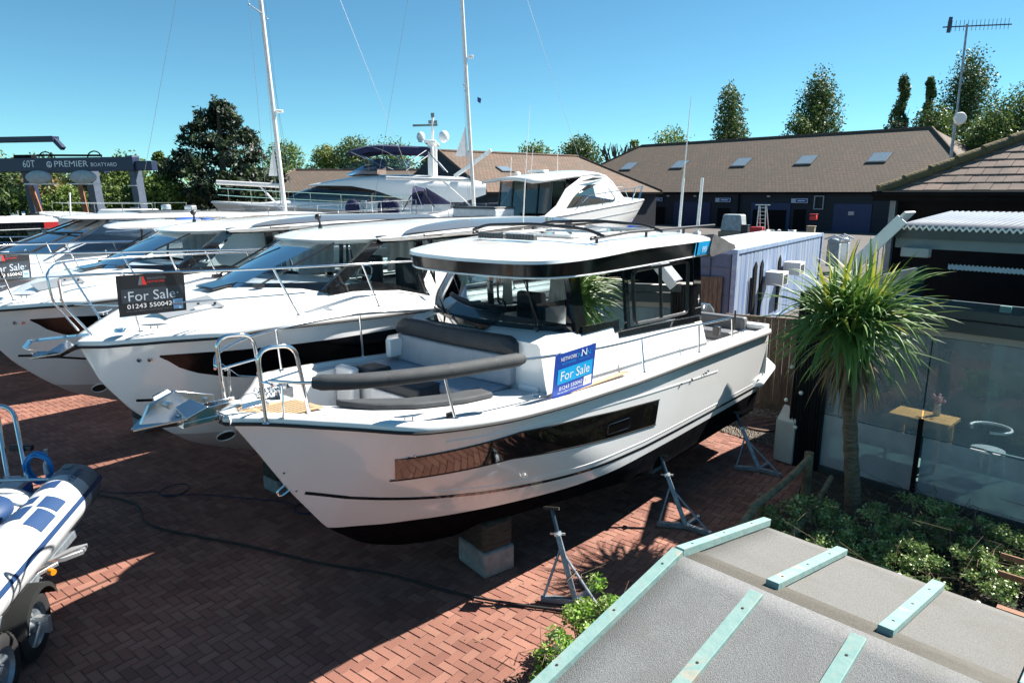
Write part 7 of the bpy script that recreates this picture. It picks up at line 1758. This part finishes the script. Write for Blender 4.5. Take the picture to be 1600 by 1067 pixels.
m_ = MB(); m_.beam((2.4, 1.5, 4.3), (.5, 1.5, 5.6), .1, .2); m_.build('davit', gel, MY, bevel=.03)

# ================= SPORTS CRUISER (stern towards us) =================
SC = empty('sports_cruiser', (-1.1, 26.6, .95), R(48)); tag(SC, 'white hardtop sports cruiser seen from astern, blue script on its transom', 'boat')
HC2 = Hull(10.6, 1.75, stem=[(-.05, 7.2), (.5, 8.6), (1.0, 9.2), (1.6, 9.8), (2.2, 10.3), (2.8, 10.6)], sheer=[(0, 2.2), (3, 2.38), (6, 2.66), (9, 2.9), (10.6, 2.92)], chine=[(0, .6), (6, .8), (10, 1.8)], Bc=1.55, entry=(4.6, 3.4), taper=.02)
HC2.build(SC, None, gel, None)
m_ = MB(); HC2.cap(m_, [(0, -.04), (.03, 0), (.0, .05), (-.25, .06), (-.25, -.05)], n=40); m_.build('gunwale', gel, SC)
m_ = MB(); rows = []
for i in range(20): X = lerp(4.2, 10.2, i / 19); yi = max(.02, HC2.yin(X, .2)); rows.append([(X, lerp(-yi, yi, k / 6), HC2.sheer(X) + .04 + .2 * (1 - abs(k / 3 - 1) ** 2) * min(1, (10.3 - X) / 2)) for k in range(7)])
m_.grid(rows); m_.build('foredeck', gel, SC, ang=60)
m_ = MB(); m_.box((-.1, .0, 1.5), (.35, 3.0, 1.6)); m_.box((.35, .35, 2.4), (1.1, 2.3, .5)); m_.box((-.35, 0, .95), (.8, 3.1, .12)); m_.build('transom', mk('transom_white', (.55, .58, .62), .3), SC, bevel=.10, seg=3)
m_ = MB(); m_.box((.35, .35, 2.68), (1.15, 2.3, .07)); m_.build('transom_cushion', mattblack, SC, bevel=.02)
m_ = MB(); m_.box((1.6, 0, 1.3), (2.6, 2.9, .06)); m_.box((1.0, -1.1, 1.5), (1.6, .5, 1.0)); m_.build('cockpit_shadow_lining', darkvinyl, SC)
text('lettering', 'Liquid', (-.30, 1.40, 2.12), (0, -1, 0), (0, 0, 1), .80, .26, MC['tube_blue'], SC, shear=.3, ext=.01); text('lettering', 'Lunch', (-.30, .15, 2.12), (0, -1, 0), (0, 0, 1), .95, .26, MC['tube_blue'], SC, shear=.3, ext=.01)
for s_ in (1, -1):
    m_ = MB(); y = 1.52 * s_
    m_.prism([(1.2, y, 2.0), (2.6, y, 2.75), (3.2, y, 3.4), (4.2, y, 3.85), (5.6, y * .93, 4.0), (6.4, y * .9, 3.85), (7.2, y * .85, 3.3), (7.9, y * .8, 2.9), (7.0, y, 2.5), (3, y, 2.1)], (0, -.06 * s_, 0)); m_.build('cabin_side', gel, SC, bevel=.02)
    m_ = MB(); m_.add([(3.2, (y + .01 * s_), 2.62), (3.8, (y + .01 * s_), 3.15), (4.6, y + .01 * s_, 3.55), (5.6, (y * .93 + .01 * s_) + .0, 3.62), (6.3, (y * .93 + .01 * s_), 3.45), (6.9, (y * .93 + .01 * s_), 3.0), (6.6, y + .01 * s_, 2.85)], [(0, 1, 2, 3, 4, 5, 6)]); m_.build('side_window', dglass, SC, ang=0)
    m_ = MB(); m_.add([(4.1, (y + .015 * s_), 3.68), (5.0, (y + .015 * s_), 3.86), (6.0, y * .93 + .03 * s_, 3.86), (5.0, y + .015 * s_, 3.74)], [(0, 1, 2, 3)]); m_.build('upper_window', dglass, SC, ang=0)
m_ = MB(); rows = []
for i in range(12):
    X = lerp(1.3, 7.9, i / 11); z = ip(X, [(1.3, 3.62), (3.5, 3.86), (5.4, 4.02), (6.4, 3.88), (7.9, 2.95)]); w = ip(X, [(1.3, 1.35), (2, 1.55), (5.5, 1.45), (7.9, 1.2)]); rows.append([(X, lerp(-w, w, k / 8), z + .14 * (1 - (k / 4 - 1) ** 2)) for k in range(9)])
m_.grid(rows); m_.build('hardtop', gel, SC, ang=60, solid=.10)
m_ = MB(); m_.poly([(2.3, -1.45, 2.0), (2.3, 1.45, 2.0), (2.5, 1.4, 3.7), (2.5, -1.4, 3.7)]); m_.build('aft_canopy', glassm('smoked_vinyl', (.16, .18, .2), 1.35, rough=.08), SC); m_ = MB()
m_.poly([(3.3, -1.45, 1.6), (3.3, 1.45, 1.6), (3.3, 1.4, 3.8), (3.3, -1.4, 3.8)]); m_.build('cockpit_dark', black, SC)  # black sheet stands in for the shade behind the canopy
m_ = MB()
for y in (-1.42, -.7, .0, .7, 1.42): m_.beam((2.27, y, 2.0), (2.47, y * .97, 3.7), .05, .03)
m_.box((2.29, 0, 2.1), (.03, 2.9, .25)); m_.build('canopy_frame', mattblack, SC)
m_ = MB(); H5 = HC2
for X in (4.4, 5.6, 6.8, 8.0, 9.0, 9.8): 
    y = max(.15, H5.yin(X, .08)) * -1; m_.tube([(X - .1, y, H5.sheer(X)), (X + .15, y, H5.sheer(X) + .62)], .016, 5); m_.tube([(X - .1, -y, H5.sheer(X)), (X + .15, -y, H5.sheer(X) + .62)], .016, 5)
for s_ in (1, -1): m_.tube([(3.6, s_ * H5.yin(3.6, .08), H5.sheer(3.6) + .1)] + [(X + .15, s_ * max(.15, H5.yin(X, .08)), H5.sheer(X) + .62) for X in (4.4, 5.6, 6.8, 8, 9, 9.8, 10.2)] + [(10.35, s_ * .1, H5.sheer(10) + .05)], .018, 6)
m_.build('guard_rail', chrome, SC)
m_ = MB()
for X in (8.7, 9.15):
    m_.poly([H5.pt(X + .10 * math.cos(a * .524), H5.sheer(X) - .85 + .11 * math.sin(a * .524), .015, -1) for a in range(12)])
m_.build('porthole', black, SC, ang=0)
m_ = MB(); H5.strip(m_, .5, 3.6, lambda x: 1.25 + .09 * x, lambda x: 1.35 + .09 * x, .012, 20, 1, -1, (0, 0)); m_.build('vent_stripe', mattblack, SC)
m_ = MB(); H5.strip(m_, .3, 10.2, lambda x: H5.sheer(x) - .42, lambda x: H5.sheer(x) - .39, .012, 40, 1, -1); m_.build('hull_moulding', lightgrey, SC)
m_ = MB(); m_.box((3.6, .3, 4.12), (.3, .9, .10)); m_.cyl((3.6, .3, 3.98), (3.6, .3, 4.1), .06, .06, 8); m_.tube([(4.2, 1.2, 3.9), (4.4, 1.25, 5.2)], .012, 5); m_.tube([(3.0, 1.3, 3.8), (3.1, 1.35, 4.7)], .012, 5); m_.tube([(3.4, -.9, 3.95), (3.4, -.9, 4.9)], .012, 5); m_.ball((3.0, .9, 4.0), (.14, .14, .1), 10, 6); m_.build('antennas', white, SC)
m_ = MB(); m_.beam((10.2, 0, .0), (10.0, 0, 2.4), .12, .12); 
stn = empty('boat_stand', (5.6, 34.0, 0)); tag(stn, 'pale steel prop under the bow of the sports cruiser', 'boat stand'); m_ = MB(); m_.beam((0, 0, 0), (-.1, 0, 2.9), .14, .14, up=(0, 1, 0)); m_.build('post', alu, stn); m_ = MB(); m_.box((0, 0, .04), (.8, .8, .08)); m_.build('base', galv, stn)

# ================= YARD CLUTTER BY THE WORKSHOPS =================
def clutter(name, px, D, w, h, d, mat, label, cat, kind='box', grp=None):
    x = (px - 800) / 1067 * D; E = empty(name, (x, D, 0), R(-40)); tag(E, label, cat, grp); return E
E = clutter('tarp_pile', 990, 40, 0, 0, 0, None, 'bright blue tarpaulin heap under the bow of the sports cruiser', 'tarpaulin')
m_ = MB(); m_.ball((0, 0, 1.2), (1.6, 1.2, 1.3), 16, 10); m_.build('sheet', mk('tarp_bright', (.02, .10, .48), .5, var=.4, scale=3, bump=1, bscale=4), E)
E = clutter('water_tank', 1142, 62, 0, 0, 0, None, 'pale wrapped bulk tank on a pallet by the second workshop door', 'tank')
m_ = MB(); m_.box((0, 0, 1.55), (2.0, 1.4, 1.5), taper=.85); m_.build('tank', mk('grey_wrap', (.36, .42, .44), .6, var=.3, bump=.6, bscale=5), E, bevel=.15); m_ = MB(); m_.box((0, 0, .4), (2.2, 1.5, .8)); m_.build('pallet_crate', mk('crate_wood', (.33, .26, .18), .8, var=.3), E)
E = clutter('step_ladder', 1184, 60, 0, 0, 0, None, 'tall aluminium step ladder with red base near the workshop', 'ladder')
m_ = MB()
for x in (-.35, .35): m_.beam((x * 1.2, 0, 0), (x * .8, .0, 3.1), .07, .07, up=(0, 1, 0)); m_.beam((x * 1.2, 1.2, 0), (x * .8, .2, 3.1), .06, .06, up=(0, 1, 0))
for k in range(9): m_.box((0, 0, .35 + k * .32), (.72, .08, .04))
m_.box((0, .1, 3.15), (1.1, .5, .05)); m_.build('frame', alu, E); m_ = MB(); m_.box((-.4, .3, .8), (1.1, .8, .9)); m_.build('red_box', signred, E, bevel=.05)
for i, (px, lb) in enumerate(((1200, 'left white plastic patio chair by the far workshop doors'), (1217, 'middle white plastic patio chair by the far workshop doors'), (1233, 'right white plastic patio chair by the far workshop doors'))):
    E = clutter('plastic_chair', px, 56, 0, 0, 0, None, lb, 'chair', grp='white plastic chairs'); E.rotation_euler = (0, 0, i * 1.3)
    m_ = MB(); m_.box((0, 0, .75), (.6, .6, .06)); m_.build('seat', white, E); m_ = MB(); m_.grid([[(.32 * math.cos(a), .32 * math.sin(a), z) for a in [R(20) + k * R(140) / 8 for k in range(9)]] for z in (.78, 1.25)]); m_.build('backrest', white, E, solid=.03)
    for a in (45, 135, 225, 315): m_ = MB(); m_.tube([(.25 * math.cos(R(a)), .25 * math.sin(R(a)), .75), (.32 * math.cos(R(a)), .32 * math.sin(R(a)), 0)], .03, 5); m_.build('leg', white, E)
for i, (px, py_, c, lb) in enumerate(((1264, 66, signred, 'red crate stacked by the third workshop door'), (1262, 56, MC['crate_wood'], 'wooden crate at the third workshop door'), (1160, 58, MC['dark_vinyl'], 'dark wheeled bin beside the wrapped tank'))):
    E = clutter('crate', px, py_, 0, 0, 0, None, lb, 'crate'); m_ = MB(); z = 2.2 if i == 0 else .75
    m_.box((0, 0, z), (.6, .5, .4 if i == 0 else 1.5)); m_.build('body', c, E, bevel=.06); m_ = MB(); m_.box((0, 0, z + (.32 if i == 0 else .78)), (.66, .56, .06)); m_.build('lid', c, E, bevel=.02)
    if i == 0: m_ = MB(); m_.box((0, 0, 1.9), (.3, .3, .05)); E.location.z = -.35
FN = empty('railing', (15.2, 27.5, 0), R(-37)); tag(FN, 'grey metal railing beyond the blue container', 'railing')
m_ = MB(); m_.tube([(-.8, 0, 2.32), (6, 0, 2.32)], .07, 8)
for k in range(40): m_.box((-.8 + k * .17, 0, 1.2), (.05, .03, 2.2))
m_.build('bars', mk('railing_grey', (.35, .38, .37), .5, metal=.3), FN)
for i, (px, D, c, lb) in enumerate(((1300, 36, MC['grey_wrap'], 'grey and white machine behind the railing by the container'), (1314, 37, alu, 'grey metal drum beyond the container end'))):
    E = clutter('machine', px, D, 0, 0, 0, None, lb, 'machinery'); m_ = MB(); m_.ball((0, 0, 1.7), (.35, .3, .2), 12, 8); m_.box((0, 0, 1.0), (.6, .4, 1.2)); m_.build('body', c, E, bevel=.05); m_ = MB(); m_.tube([(-.5, 0, 1.8), (0, 0, 2.0), (.5, 0, 1.8)], .05, 6); m_.build('handle', white, E)
# small boats and masts beyond the lift
for i, (px, D, lb) in enumerate(((272, 30, 'small white boat with chrome rails below the conifer'),)):
    E, H = simplehull(((px - 800) / 1067 * D + 1, D, .9), R(170), lb, 7.5, 1.3, gelrow, 'boat', None, 'small_boat', 1.1)
    m_ = MB(); m_.box((3.0, 0, 2.35), (2.6, 1.5, .5), taper=.8); m_.build('cabin', gel, E, bevel=.1); m_ = MB()
    for x in (1, 2.5, 4, 5.5, 6.6):
        for s_ in (1, -1): m_.tube([(x, s_ * max(.2, 1.15 - .04 * x * x * .5), 2.2), (x, s_ * max(.2, 1.15 - .04 * x * x * .5), 2.85)], .014, 5)
    m_.tube([(1, 1.13, 2.85), (4, .85, 2.85), (6.6, .25, 2.85)], .015, 5); m_.tube([(1, -1.13, 2.85), (4, -.85, 2.85), (6.6, -.25, 2.85)], .015, 5); m_.build('guard_rail', chrome, E)
    m_ = MB(); m_.box((.3, -.4, 2.5), (.4, .35, .5)); m_.cyl((.9, .4, 2.4), (.9, .4, 2.8), .2, .2, 10); m_.build('deck_gear', alu, E, bevel=.05)

# ---- separate loose pieces into parts of their own ----
def split_loose(o):
    me = o.data; bm = bmesh.new(); bm.from_mesh(me); bm.verts.ensure_lookup_table(); seen = set(); groups = []
    for v in bm.verts:
        if v.index in seen: continue
        st = [v]; g_ = set()
        while st:
            a = st.pop()
            if a.index in g_: continue
            g_.add(a.index)
            for e in a.link_edges: st.append(e.other_vert(a))
        seen |= g_; groups.append(g_)
    bm.free()
    if len(groups) < 2: return
    kids = list(o.children); base = o.name.split('.')[0]
    for gi, g_ in enumerate(groups):
        m2 = me.copy(); bm = bmesh.new(); bm.from_mesh(m2); bm.verts.ensure_lookup_table()
        bmesh.ops.delete(bm, geom=[v for v in bm.verts if v.index not in g_], context='VERTS'); bm.to_mesh(m2); bm.free()
        if gi == 0: o.data = m2
        else:
            c = o.copy(); c.data = m2; c.name = base; S.collection.objects.link(c)
for o in list(bpy.data.objects):
    if o.type == 'MESH' and o.name.split('.')[0] in ('louvre_slot', 'skin_fitting', 'shackle', 'lifting_strap', 'porthole', 'portlight', 'portlight_glass', 'deck_light', 'wall_lamp', 'cabin_window', 'cabin_side', 'screws', 'bimini_frame', 'deck_gear', 'felt_nail'): split_loose(o)
